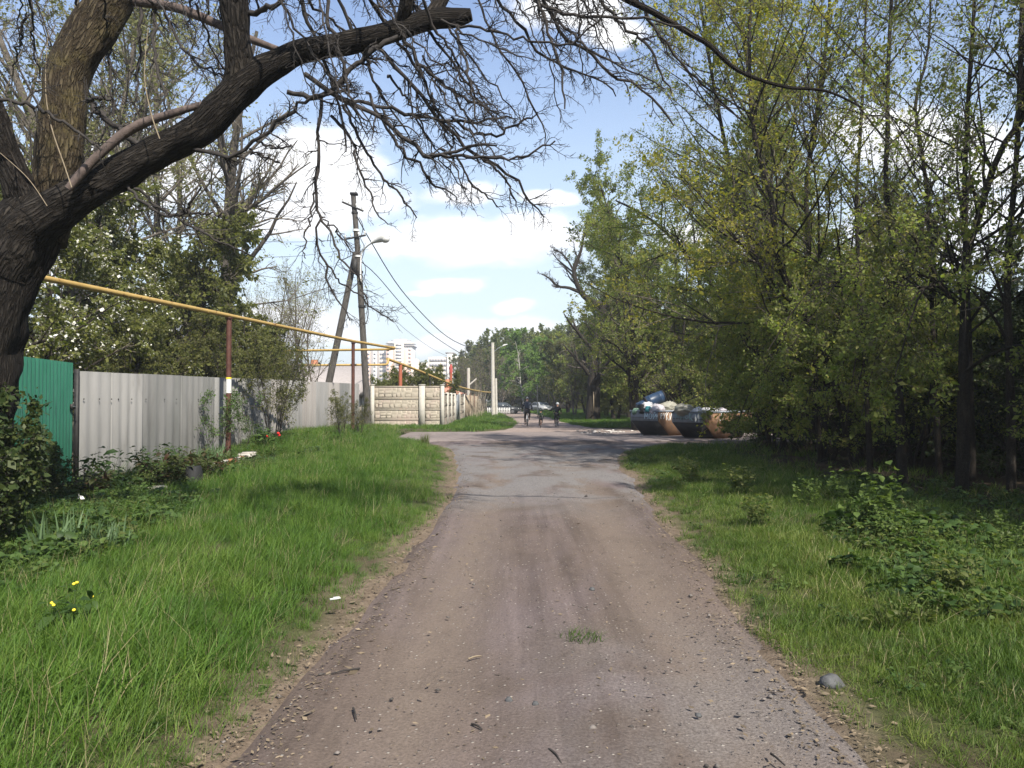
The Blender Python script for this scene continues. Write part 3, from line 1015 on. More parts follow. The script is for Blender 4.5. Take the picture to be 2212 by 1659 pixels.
def big_tree():
    rng = np.random.default_rng(3)
    base = P(-92, 1195, 9.0)
    base = (base[0], base[1], hz(base[0], base[1]) - 0.05)
    t = thing('tree', 'big leaning bare tree at the left, its rough limb reaching over the lane', 'tree', base)
    D = 9.0

    def limb(name, pts, y0, y1, mat, parent, m, label=None, sides=22, rough=0.05):
        p, R = traced(pts, y0, y1, m)
        # knobbly outline
        mb = MB()
        a = np.linspace(0, 2 * np.pi, sides, endpoint=False)
        mb.tubes(p, R, sides, cap=True)
        v = mb.v[0].reshape(m, sides, 3)
        tt = np.concatenate([[0], np.cumsum(np.linalg.norm(np.diff(p, axis=0), axis=1))])
        k = rng.normal(size=(14, 3))
        ph = rng.uniform(0, 6.28, 14)
        n = 0
        for i in range(14):
            fz = 2.0 + 1.3 * i
            n = n + np.sin(fz * tt[:, None] + np.round(k[i, 0] * 3) * a[None] + ph[i]) / (1 + 0.35 * i)
        v[:] = p[:, None] + (v - p[:, None]) * (1 + rough * n)[..., None]
        me = mb.mesh(name, mat, True, base)
        along_attr(me, sides, [(p, R)])
        o = link(name, me, parent)
        if label:
            o['label'] = label
        return o, p, R

    o, trp, trr = limb('trunk', [(-128, 1215, 118), (-100, 1120, 98), (-82, 1000, 88), (-50, 800, 78), (-4, 620, 70), (38, 530, 72), (76, 460, 62), (95, 425, 46)], D, D, M['bark_shaded'], t, 60)
    limbs = []
    limbs.append(limb('limb', [(95, 520, 46), (118, 430, 50), (134, 290, 46), (146, 165, 44), (195, 68, 46), (240, -10, 45), (300, -110, 42), (330, -260, 36), (360, -430, 26)], 9.1, 9.8, M['bark_lit'], t, 46, 'upright limb with bark coloured paler yellowish brown as if sunlit'))
    limbs.append(limb('limb', [(70, 500, 40), (48, 420, 36), (10, 330, 30), (-30, 220, 30), (-70, 80, 26), (-90, -80, 20)], 9.0, 8.4, M['bark_shaded'], t, 30))
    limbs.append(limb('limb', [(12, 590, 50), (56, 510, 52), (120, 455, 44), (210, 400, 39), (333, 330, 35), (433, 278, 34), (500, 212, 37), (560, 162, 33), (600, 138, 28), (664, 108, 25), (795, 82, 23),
                               (926, 43, 22), (985, 38, 19), (1018, 31, 13)], 8.9, 8.6, M['bark_shaded'], t, 80, 'long rising limb that ends in a broken stub above the road'))
    limbs.append(limb('limb', [(500, 225, 26), (516, 160, 30), (512, 80, 29), (506, 0, 30), (500, -100, 28), (510, -260, 20)], 8.8, 8.4, M['bark_shaded'], t, 30))
    limbs.append(limb('limb', [(915, 50, 10), (940, 22, 16), (958, -10, 15), (985, -70, 13), (1060, -120, 11), (1190, -100, 8), (1290, -40, 7.5), (1357, 0, 7), (1414, 28, 6.5), (1492, 74, 6), (1533, 98, 5.5), (1596, 153, 4.5),
                               (1693, 187, 3.8), (1786, 197, 2.8), (1862, 232, 1.8)], 8.6, 9.4, M['bark_shaded'], t, 70, None, 10))
    limbs.append(limb('limb', [(850, 66, 9), (872, 30, 14), (885, -30, 12), (930, -150, 9)], 8.7, 8.3, M['bark_shaded'], t, 16, None, 10))
    limbs.append(limb('limb', [(285, 2, 10), (380, 17, 10), (466, 50, 9), (540, 84, 9), (600, 107, 7)], 9.6, 9.0, M['bark_pink'], t, 26, 'thinner split branch with pale torn wood', 10))
    limbs.append(limb('limb', [(148, 408, 8), (210, 338, 10), (290, 275, 10), (380, 243, 8.5), (450, 222, 7)], 8.5, 8.7, M['bark_pink'], t, 26, 'smooth pinkish shoot curving along the limb', 10))
    # secondary branches, seen one by one in the photograph
    sec = [
        ([(185, 215, 5), (240, 265, 7), (300, 312, 7), (335, 338, 5)], 9.2, 8.9),
        ([(416, 322, 6), (500, 333, 5.5), (550, 303, 5), (616, 256, 5), (643, 223, 4), (720, 200, 3.5), (760, 190, 2)], 8.8, 8.2),
        ([(540, 322, 3), (570, 340, 3), (605, 352, 2)], 8.7, 8.5), ([(553, 303, 3), (590, 318, 3), (632, 318, 2)], 8.7, 8.4),
        ([(276, 400, 4), (300, 430, 4), (350, 462, 4), (400, 456, 4), (433, 402, 2.5)], 8.8, 8.4),
        ([(290, 408, 4), (340, 440, 4), (400, 475, 3.5), (460, 515, 3), (548, 552, 2)], 8.8, 9.2),
        ([(395, 456, 3), (440, 462, 3), (490, 463, 2)], 8.5, 8.3),
        ([(620, 198, 6), (664, 207, 7), (709, 203, 7), (757, 152, 7), (787, 124, 7), (821, 96, 7), (858, 78, 6)], 8.5, 8.5),
        ([(660, 160, 7), (694, 187, 7), (757, 225, 6.5), (829, 259, 6), (875, 300, 6), (919, 334, 5.5), (975, 330, 5), (1024, 316, 4), (1066, 315, 2.5)], 8.6, 7.8),
        ([(930, 334, 3.5), (985, 337, 4), (1039, 340, 4), (1095, 341, 3.5), (1144, 330, 3), (1198, 306, 2)], 7.9, 7.4),
        ([(740, 214, 5), (761, 217, 5), (814, 225, 5), (889, 247, 4.5), (1016, 261, 4), (1105, 250, 2.5)], 8.5, 8.9),
        ([(975, 252, 3), (1010, 282, 3.5), (1039, 289, 3.5), (1084, 287, 3.3), (1165, 243, 2.2)], 8.7, 9.3),
        ([(815, 100, 6), (874, 169, 5.5), (941, 247, 5), (1001, 311, 4.5), (1087, 367, 4), (1136, 424, 3), (1175, 470, 1.8)], 8.6, 9.6),
        ([(870, 70, 5), (904, 131, 5), (964, 187, 4.5), (1031, 225, 4), (1080, 246, 2)], 8.6, 8.9),
        ([(984, 50, 4), (1005, 131, 4), (1020, 206, 3.5), (1029, 258, 2)], 8.6, 8.1),
        ([(985, 54, 3.5), (1076, 69, 3.3), (1151, 88, 3), (1219, 97, 3), (1264, 71, 2.6), (1322, 17, 2)], 8.6, 8.0),
        ([(1000, -60, 4), (1039, 11, 3), (1076, 105, 3), (1121, 172, 2.6), (1155, 240, 2.4), (1177, 272, 2), (1178, 314, 1.4)], 8.6, 8.9),
        ([(1130, -110, 4.5), (1166, 0, 4.5), (1189, 86, 4), (1211, 142, 3.6), (1222, 228, 2)], 8.7, 8.2),
        ([(1120, -118, 5), (1177, 11, 5), (1226, 82, 4.6), (1282, 124, 4.2), (1309, 157, 4), (1376, 187, 3.5), (1432, 240, 3), (1458, 272, 1.8)], 8.7, 9.3),
        ([(1110, -105, 5), (1162, 0, 4.5), (1226, 30, 4), (1301, 40, 4), (1400, 44, 3.5), (1492, 66, 2)], 8.7, 8.3),
        ([(693, 205, 5), (690, 300, 4.4), (680, 394, 4), (691, 467, 3.6), (684, 489, 3), (683, 519, 3), (704, 569, 3), (709, 607, 2.6), (729, 647, 2.2), (757, 696, 1.4)], 8.6, 8.4),
        ([(690, 464, 3), (714, 507, 3), (746, 569, 2.6), (776, 600, 2.2), (790, 650, 2), (850, 688, 1.3)], 8.4, 8.1),
        ([(704, 570, 2.4), (739, 614, 2.2), (771, 632, 2), (800, 662, 1.6), (822, 672, 1.2)], 8.4, 8.6),
        ([(680, 415, 2.6), (666, 489, 2.4), (654, 560, 1.6)], 8.4, 8.3),
        ([(690, 466, 2.4), (720, 492, 2.4), (745, 520, 2), (757, 549, 1.5)], 8.4, 8.5),
        ([(715, 250, 4), (760, 300, 4), (772, 360, 3.4), (800, 420, 2.6), (815, 465, 2), (840, 482, 1.3)], 8.6, 8.3),
        ([(740, 226, 4), (800, 345, 3.5), (838, 395, 3.2), (880, 440, 2.6), (905, 468, 1.4)], 8.5, 9.0),
        ([(790, 200, 4), (870, 330, 4), (900, 350, 3.6), (935, 400, 3), (970, 415, 2), (985, 432, 1.3)], 8.6, 9.4),
        ([(950, 320, 3), (993, 345, 3.2), (1020, 400, 2.8), (1060, 430, 2), (1085, 450, 1.2)], 8.0, 8.4),
        ([(1040, 340, 3), (1090, 385, 3), (1105, 420, 2.4), (1119, 455, 1.2)], 7.9, 8.4),
        ([(301, 0, 4), (305, 30, 4), (298, 160, 3.6), (292, 262, 2)], 9.6, 9.4),
        ([(335, 0, 4.5), (333, 90, 4), (345, 170, 3.4), (358, 240, 2)], 9.6, 9.2),
        ([(236, 60, 3.5), (240, 170, 3), (247, 240, 2.6), (243, 265, 1.6)], 9.6, 9.4),
        ([(345, 10, 4), (385, 90, 4), (420, 130, 3.6), (470, 160, 3), (510, 180, 2)], 9.6, 9.3),
        ([(700, -40, 6), (715, 60, 5), (740, 130, 4), (755, 200, 3), (790, 260, 2)], 8.4, 8.0),
        ([(640, -60, 6), (660, 40, 5.5), (690, 110, 5), (720, 190, 4), (740, 260, 3), (748, 330, 2)], 8.4, 9.2),
        ([(540, 28, 8), (590, 12, 7), (640, -20, 6), (700, -60, 5)], 8.6, 8.0),
        ([(-10, 215, 5), (60, 222, 5), (110, 250, 4.5), (170, 285, 4), (215, 320, 3)], 8.2, 8.3),
        ([(185, 220, 4), (205, 212, 4), (240, 213, 3)], 9.0, 8.7),
        ([(760, -80, 6), (800, 0, 5), (840, 60, 5), (905, 150, 4), (960, 260, 3), (1005, 300, 2)], 8.5, 9.8),
        ([(1040, -115, 5), (1080, 0, 4.6), (1130, 60, 4), (1180, 130, 3.4), (1290, 170, 2.4), (1330, 210, 1.6)], 8.6, 9.4),
        ([(1260, -60, 5), (1330, 40, 4.5), (1390, 90, 4), (1420, 140, 3), (1450, 200, 2)], 9.0, 9.2),
        ([(1205, 40, 4), (1250, 90, 3.6), (1310, 130, 3), (1390, 170, 2.2), (1440, 190, 1.5)], 8.6, 8.0),
        ([(1385, 14, 3.5), (1440, 90, 3.2), (1500, 160, 3), (1560, 220, 2.4), (1600, 260, 1.5)], 9.2, 9.6),
    ]
    # further hanging boughs of the same habit, from the limbs out of view
    def hang(n, x0, x1, y0, y1, dx0, dx1, l0, l1, w0, w1):
        for k in range(n):
            x = rng.uniform(x0, x1)
            y = rng.uniform(y0, y1)
            ln = rng.uniform(l0, l1)
            dx = rng.uniform(dx0, dx1)
            w = rng.uniform(w0, w1)
            sec.append(([(x, y, w), (x + dx * 0.22, y + ln * 0.3, w * 0.9), (x + dx * 0.55, y + ln * 0.62, w * 0.7), (x + dx, y + ln, w * 0.4)],
                        rng.uniform(7.6, 9.8), rng.uniform(7.6, 10.5)))
    hang(13, 560, 980, -140, 60, 10, 330, 140, 360, 3, 5)
    hang(10, 260, 620, -140, 60, -60, 120, 120, 330, 2.5, 4.5)
    hang(10, 1000, 1380, -150, -30, 0, 180, 120, 300, 2.5, 4.5)
    hang(7, 700, 1000, 120, 250, 60, 260, 110, 230, 2.2, 3.6)
    hang(6, -40, 240, -120, 60, -40, 60, 120, 300, 2.5, 4)
    bm = MB()
    tw = MB()
    for pts, y0, y1 in sec:
        p, R = traced(pts, y0, y1, 20)
        kink = rng.normal(size=(20, 3)) * 0.016
        kink[0] = 0
        p = p + kink
        R = R * 0.82
        bm.tubes(p, R, 7, jit=0.12, rng=rng)
        L = np.linalg.norm(np.diff(p, axis=0), axis=1).sum()
        n = max(4, int(L * 7))
        P1, R1 = grow(p[None], R[None], n, rng, 0.12, 1.0, (25, 60), (0.35, 0.8), 7, 0.20, (0.02, 0, -0.05), 0.5, 0.35, 0.35, 0.0029, absl=0.62)
        tw.tubes(P1, R1, 4)
        P2, R2 = grow(P1, R1, 5, rng, 0.1, 1.0, (25, 65), (0.3, 0.6), 4, 0.22, (0, 0, -0.04), 0.75, 0.6, 0.3, 0.0024)
        tw.tubes(P2, R2, 3)
        sel = P2[rng.random(len(P2)) < 0.5]
        P3, R3 = grow(sel, np.full(sel.shape[:2], 0.003), 2, rng, 0.2, 1.0, (30, 65), (0.3, 0.7), 3, 0.2, (0, 0, 0), 0.9, 0.7, 0.3, 0.0026)
        tw.tubes(P3, R3, 3)
    link('branches', bm.mesh('branches', M['bark_twig'], True, base), t)
    link('twigs', tw.mesh('twigs', M['bark_twig'], False, base), t, kind='stuff')
    # pale dead shoots standing in the fork
    sh = MB()
    for pts in ([(155, 405, 3), (140, 360, 3), (110, 270, 3), (98, 180, 2.4), (105, 60, 1.6)], [(345, 300, 3), (325, 240, 3), (312, 160, 2.4), (320, 60, 2)], [(102, 445, 2), (60, 385, 2), (0, 330, 1.6)]):
        p, R = traced(pts, 8.3, 8.3, 16)
        sh.tubes(p, R * 0.45, 6)
    link('dead_shoot', sh.mesh('dead_shoot', M['wood_pale'], True, base), t)
    return t


big_tree()


# ---------------------------------------------------------------- fences on the left
def wavy_sheet(mb, p0, p1, z0, z1, pitch=0.32, amp=0.028, th=0.012, zt0=None):
    """profiled sheet standing from p0 to p1 (ground plan), with thickness"""
    p0 = np.array(p0, float)
    p1 = np.array(p1, float)
    L = np.linalg.norm(p1 - p0)
    d = (p1 - p0) / L
    nrm_ = np.array([d[1], -d[0]])
    n = max(4, int(L / pitch * 6))
    s = np.linspace(0, L, n + 1)
    ph = (s / pitch) % 1.0
    prof = np.where(ph < 0.35, 0, np.where(ph < 0.5, (ph - 0.35) / 0.15, np.where(ph < 0.85, 1, (1 - ph) / 0.15))) * amp
    za = zt0 if zt0 is not None else z1
    ztop = za + (z1 - za) * s / L
    rows = []
    for off in (0.0, -th):
        for zz in (np.full(n + 1, z0), ztop):
            xy = p0[None] + d[None] * s[:, None] + nrm_[None] * (prof + off)[:, None]
            rows.append(np.column_stack([xy, zz]))
    V = np.vstack(rows)
    m = n + 1
    i = np.arange(n)
    q = np.concatenate([np.stack([i, i + 1, m + i + 1, m + i], 1), np.stack([2 * m + i + 1, 2 * m + i, 3 * m + i, 3 * m + i + 1], 1),
                        np.stack([m + i, m + i + 1, 3 * m + i + 1, 3 * m + i], 1)])
    q = np.vstack([q, [[0, m, 3 * m, 2 * m], [n, 2 * m + n, 3 * m + n, m + n]]])
    mb.add(V, q)


FX = -8.9


def slate_fence():
    t = thing('fence', 'long pale grey fence of tall profiled sheets beside the green gate', 'fence', (FX, 30, 0))
    ys = [15.75, 17.1, 18.45, 20.7, 22.95, 24.6, 26.25, 28.3, 30.4, 32.6, 34.8, 37.2, 39.6, 42.0, 44.6]
    mats = ['slate', 'slate', 'slate_dark', 'slate_dark', 'slate', 'slate', 'slate_dark', 'slate_warm', 'slate', 'slate_warm', 'slate', 'slate_warm', 'slate_dark', 'slate']
    rng = random.Random(4)
    for k in range(len(ys) - 1):
        mb = MB()
        zt = 2.34 + 0.012 * (ys[k] - 15) + rng.uniform(-0.012, 0.012)
        off = 0.012 * (k % 2)
        wavy_sheet(mb, (FX + off, ys[k] - 0.03), (FX + off, ys[k + 1] + 0.03), -0.15, zt + 0.012 * (ys[k + 1] - ys[k]), zt0=zt, pitch=0.38 if k % 2 else 0.45, amp=0.03)
        part('sheet', mb, M[mats[k]], t, world_coords=True)
    # rails behind and the posts that carry them
    for z in (0.45, 1.75):
        mb = MB().box((FX - 0.07, 30.2, z), (0.06, 28.8, 0.06))
        part('rail', mb, M['old_wood'], t, world_coords=True)
    for y in np.arange(16, 45, 2.6):
        mb = MB().tube([(FX - 0.16, y, -0.2), (FX - 0.16, y, 2.2)], 0.045, 8)
        part('post', mb, M['rust'], t, world_coords=True)
    b = MB().tube([(0, 0, 0), (0.018, 0, 0)], 0.014, 6)
    bme = b.mesh('bolt', M['black_metal'])
    for y in (15.9, 16.5, 17.0, 17.3, 17.9, 18.6, 19.6, 20.3, 21.7, 22.5, 23.4, 25.0, 26.8):
        link('bolt', bme, t, (0.045, y - 30, 1.77))
    mb = MB().box((FX + 0.02, 15.70, 1.18), (0.08, 0.06, 2.4))
    part('end_post', mb, M['black_metal'], t, world_coords=True)


def near_fence():
    """the same kind of fence goes on this side of the gate, behind the leaning tree"""
    t = thing('fence', 'grey profiled sheet fence behind the leaning tree, on the near side of the green gate', 'fence', (-8.4, 8, 0))
    ys = [-2.0, 0.4, 2.8, 5.2, 7.6, 10.0, 11.4, 12.8]
    for k in range(len(ys) - 1):
        mb = MB()
        wavy_sheet(mb, (-8.42 + 0.012 * (k % 2), ys[k] - 0.03), (-8.42 + 0.012 * (k % 2), ys[k + 1] + 0.03), -0.15, 1.9, pitch=0.45, amp=0.03)
        part('sheet', mb, M[('slate', 'slate_dark')[k % 2]], t, world_coords=True)


def green_gate():
    a = np.array([-8.36, 12.9])
    b = np.array([-8.88, 15.52])
    t = thing('gate', 'green painted metal gate of profiled sheet with rusty scratches', 'gate', (a[0], a[1], 0))
    mb = MB()
    wavy_sheet(mb, a, b, 0.06, 2.50, 0.17, 0.02, 0.008)
    part('gate_leaf', mb, M['green_paint'], t, world_coords=True)
    d = (b - a) / np.linalg.norm(b - a)
    ang = math.atan2(d[1], d[0])
    mid = (a + b) / 2
    for z in (0.25, 1.28, 2.32):
        part('gate_rail', MB().box((mid[0] - 0.06, mid[1], z), (np.linalg.norm(b - a), 0.04, 0.05), ang), M['rust'], t, world_coords=True)
    for q in (a, b):
        part('gate_post', MB().box((q[0] - 0.05, q[1], 1.2), (0.07, 0.07, 2.5)), M['green_paint'], t, world_coords=True)
    lk = part('lock', MB().box((b[0] + 0.06, b[1] - 0.07, 1.62), (0.05, 0.12, 0.10)), M['black_metal'], t, world_coords=True)
    part('handle', MB().tube([(b[0] + 0.09, b[1] - 0.10, 1.62), (b[0] + 0.14, b[1] - 0.10, 1.62), (b[0] + 0.14, b[1] - 0.19, 1.62)], 0.011, 6), M['chrome'], lk, world_coords=True)
    solo('threshold', MB().box((0, 0, 0), (0.32, 2.3, 0.16)), M['concrete_post'], 'low concrete threshold slab under the green gate', 'kerb', (-8.38, 14.5, -0.0), math.radians(12))


def concrete_relief(mb, w, z0, z1, rng, depth=0.003):
    """a cast panel (x 0..w, front at y=0) with raised stones"""
    h = z1 - z0
    mb.box((w / 2, 0.03, (z0 + z1) / 2), (w, 0.05, h))
    mb.box((w / 2, -0.012, z1 - 0.035), (w, 0.034, 0.06))
    mb.box((w / 2, -0.012, z0 + 0.03), (w, 0.034, 0.055))
    gx = max(3, int(w / 0.3))
    x = 0.04
    while x < w - 0.1:
        cw = min(rng.uniform(0.2, 0.46), w - 0.04 - x)
        rows = rng.choice([2, 2, 3])
        zz = z0 + 0.075
        hh = (h - 0.16) / rows
        sl = rng.uniform(-0.06, 0.06)
        for r in range(rows):
            g = 0.014
            a = rng.uniform(0.0, 0.05)
            pts = np.array([(x + g + a, zz + g), (x + cw - g, zz + g + sl * 0.4), (x + cw - g - a, zz + hh * 0.55), (x + cw - g - a * 1.5, zz + hh - g), (x + g + a * 0.6, zz + hh - g - abs(sl) * 0.4), (x + g, zz + hh * 0.5)])
            n = len(pts)
            c = pts.mean(0)
            inn = c + (pts - c) * 0.8
            V = np.vstack([np.column_stack([pts[:, 0], np.full(n, 0.004), pts[:, 1]]), np.column_stack([inn[:, 0], np.full(n, -depth), inn[:, 1]]), [[c[0], -depth * 1.2, c[1]]]])
            q = [(i, (i + 1) % n, n + (i + 1) % n, n + i) for i in range(n)]
            tt = [(2 * n, n + i, n + (i + 1) % n) for i in range(n)]
            mb.add(V, q, tt)
            zz += hh
        x += cw


def concrete_fence():
    rng = random.Random(8)
    y0 = 47.6
    t = thing('fence', 'cast concrete fence with stone pattern relief at the far corner', 'fence', (-8.6, y0, 0))
    t2 = None
    segs = [(-8.50, -5.75), (-5.36, -4.42)]
    zs = [-0.1, 0.55, 1.2, 1.85, 2.62]
    for a, b in segs:
        for k in range(4):
            mb = MB()
            concrete_relief(mb, b - a, zs[k] + 0.006, zs[k + 1] - 0.006, rng)
            me = mb.mesh('panel', M['concrete'])
            link('panel', me, t, (a + 8.6, 0, 0))
    for x, w in ((-8.62, 0.22), (-5.56, 0.36), (-4.3, 0.22)):
        mb = MB().box((0, 0, 1.2), (w, 0.24, 2.9)).box((0, 0, 2.68), (w + 0.04, 0.28, 0.06))
        link('post', mb.mesh('post', M['concrete_post']), t, (x + 8.6, 0.0, 0))
    # the side that runs away along the path
    ylist = [47.8, 51.0, 54.2, 57.4]
    for i in range(3):
        for k in range(3):
            mb = MB()
            concrete_relief(mb, 3.0, 0.02 + k * 0.72 + 0.006, 0.02 + (k + 1) * 0.72 - 0.006, rng)
            o = link('panel', mb.mesh('panel', M['concrete']), t, (4.3, ylist[i] - y0 + 0.1, 0), math.radians(90))
        mb = MB().box((0, 0, 1.05), (0.2, 0.2, 2.4))
        link('post', mb.mesh('post', M['concrete_post']), t, (4.3, ylist[i + 1] - y0, 0))
    # grey sheet door, then one more concrete bay
    d = thing('gate', 'plain grey metal door between two white posts in the far fence', 'gate', (-4.28, 60.4, 0))
    part('door_leaf', MB().box((0, 0, 1.15), (0.06, 4.2, 2.1)), flat('door_grey', (0.2, 0.215, 0.23), 0.6), d)
    for yy in (-2.25, 2.25):
        part('door_post', MB().box((0.0, yy, 1.15), (0.14, 0.2, 2.4)), M['concrete_post'], d)
    part('handle', MB().box((0.06, 1.6, 1.1), (0.05, 0.2, 0.04)), M['black_metal'], d)
    t3 = thing('fence', 'short concrete fence bay after the grey door', 'fence', (-4.28, 65.6, 0))
    for k in range(3):
        mb = MB()
        concrete_relief(mb, 5.2, 0.02 + k * 0.72 + 0.006, 0.02 + (k + 1) * 0.72 - 0.006, rng)
        link('panel', mb.mesh('panel', M['concrete']), t3, (0, -2.6, 0), math.radians(90))
    link('post', MB().box((0, 2.75, 1.1), (0.2, 0.2, 2.4)).mesh('post', M['concrete_post']), t3)
    # dry reed screen
    t4 = thing('fence', 'brownish reed screen fence with dry stems in front', 'fence', (-4.28, 82, 0))
    nrs = np.random.default_rng(2)
    for k in range(6):
        mb = MB()
        for j in range(34):
            y = -13.4 + k * 4.5 + j * 0.132
            hgt = 2.15 + nrs.uniform(-0.07, 0.09)
            mb.box((nrs.uniform(-0.02, 0.02), y, hgt / 2), (0.03, 0.12, hgt))
        part('reed_panel', mb, M['dry_reed'], t4)
    for y in (-13.5, -4.5, 4.5, 13.6):
        part('post', MB().box((0.05, y, 1.2), (0.12, 0.12, 2.4)), M['rust'], t4)
    # grey boards
    t5 = thing('fence', 'weathered grey board fence near the far concrete pole', 'fence', (-4.2, 102, 0))
    bme = MB().box((0, 0, 0.95), (0.05, 1.0, 1.9)).mesh('board', M['old_wood'])
    for k in range(14):
        if k in (5, 6):
            continue
        o = link('board', bme, t5, (random.uniform(-0.02, 0.02), -6.6 + k * 1.03, random.uniform(-0.06, 0.06)))
    part('rail', MB().box((-0.07, 0, 1.4), (0.06, 13.6, 0.1)), M['old_wood'], t5)
    # picket fence by the car
    t6 = thing('fence', 'low white picket fence in front of the parked dark car', 'fence', (-2.0, 92, 0))
    pk = MB().prism([(-0.06, 0), (0.06, 0), (0.06, 0.72), (0, 0.82), (-0.06, 0.72)], 1, -0.015, 0.015).mesh('picket', M['paper'])
    for k in range(14):
        link('picket', pk, t6, (-0.9 + k * 0.2, 0, 0.05))
    part('rail', MB().box((0.4, 0.03, 0.28), (2.8, 0.03, 0.06)).box((0.4, 0.03, 0.6), (2.8, 0.03, 0.06)), M['paper'], t6)


slate_fence()
near_fence()
green_gate()
concrete_fence()


# ---------------------------------------------------------------- gas pipe on posts
def gas_pipe():
    A = P(60, 594, 14.8)
    B = P(495, 682, 22.2)
    C = P(763, 737, 31.6)
    D = P(846, 751, 35.9)
    t = thing('gas_pipe', 'yellow gas pipe with rust spots running over the grey fence', 'pipe', (B[0], B[1], 0))
    pts = [np.array(q) for q in (A, B, C, D)]
    pts[0] = pts[1] + (pts[0] - pts[1]) * 1.6
    for k in range(3):
        part('pipe', MB().tube([pts[k], pts[k + 1]], 0.062 if k == 0 else 0.058, 14), M['yellow_pipe'], t, True, True)
    for f in (0.25, 0.62, 0.9):
        q = pts[0] * (1 - f) + pts[1] * f
        dd = (pts[1] - pts[0]) / np.linalg.norm(pts[1] - pts[0])
        part('weld', MB().tube([q, q + dd * 0.03], 0.068, 14), M['yellow_pipe'], t, True, True)
    # elbow and the run that leaves to the left
    e = [D, np.array(D) + (0.10, 0.14, 0), np.array(D) + (0.02, 0.34, -0.02), np.array(D) + (-0.3, 0.5, -0.05)]
    part('elbow', MB().tube(smooth_path(e, 10), 0.062, 12), M['yellow_pipe'], t, True, True)
    E = P(600, 758, 37.5)
    part('pipe', MB().tube([e[-1], E], 0.055, 12), M['yellow_pipe'], t, True, True)
    # brown posts
    for q, lab, r in ((B, 'brown steel pipe post with a white notice, standing before the grey fence', 0.075), (C, 'brown steel pipe post among shrubs at the far fence end', 0.07)):
        g = hz(q[0], q[1]) - 0.05
        p = thing('pipe_post', lab, 'post', (q[0], q[1], g))
        part('post', MB().tube([(0, 0, 0), (0, 0, q[2] - g - 0.06)], r, 12), M['brown_post'], p, True)
        part('saddle', MB().box((0, 0, q[2] - g - 0.075), (0.16, 0.2, 0.03)), M['brown_post'], p)
    g = hz(B[0], B[1])
    nt_ = thing('notice', 'small white paper notice taped round the brown pipe post', 'notice', (B[0], B[1], 1.95))
    a = np.linspace(-2.3, 0.4, 10)
    v = [(0.079 * math.cos(x), 0.079 * math.sin(x), z) for z in (0, 0.4) for x in a]
    q = [(i, i + 1, 10 + i + 1, 10 + i) for i in range(9)]
    part('paper', MB().add(v, q), M['paper'], nt_)
    part('tape', MB().tube([(0, 0, 0.41), (0, 0, 0.45)], 0.081, 12), M['petal_yellow'], nt_)
    # second pipe beyond the crossing
    a0 = P(640, 789, 46)
    a1 = P(826, 788, 48)
    a2 = P(838, 781, 48.1)
    a3 = P(839, 774, 48.2)
    t2 = thing('gas_pipe', 'yellow gas pipe that drops away behind the concrete fence', 'pipe', (a1[0], a1[1], 0))
    part('pipe', MB().tube([a0, a1], 0.07, 10), M['yellow_pipe'], t2, True, True)
    part('elbow', MB().tube(smooth_path([a1, P(835, 787, 48), a2, a3], 12), 0.075, 10), M['yellow_pipe'], t2, True, True)
    b = [P(836, 775, 48.2), P(900, 799, 52), P(960, 824, 58), P(1000, 838, 66), P(1040, 846, 84), P(1064, 848, 100)]
    part('pipe', MB().tube(smooth_path(b, 30), 0.085, 10), M['yellow_pipe'], t2, True, True)
    for (px, py, Y), lab in (((865, 786, 49.8), 'short brown post holding the sloping pipe over the concrete fence'), ((929, 812, 54.5), 'thin dark post under the middle of the sloping pipe')):
        q = P(px, py, Y)
        solo('pipe_post', MB().tube([(0, 0, 0), (0, 0, q[2] - 0.05)], 0.12 if px < 900 else 0.05, 10), M['red_rust'] if px < 900 else M['black_metal'], lab, 'post', (q[0], q[1], 0))


gas_pipe()


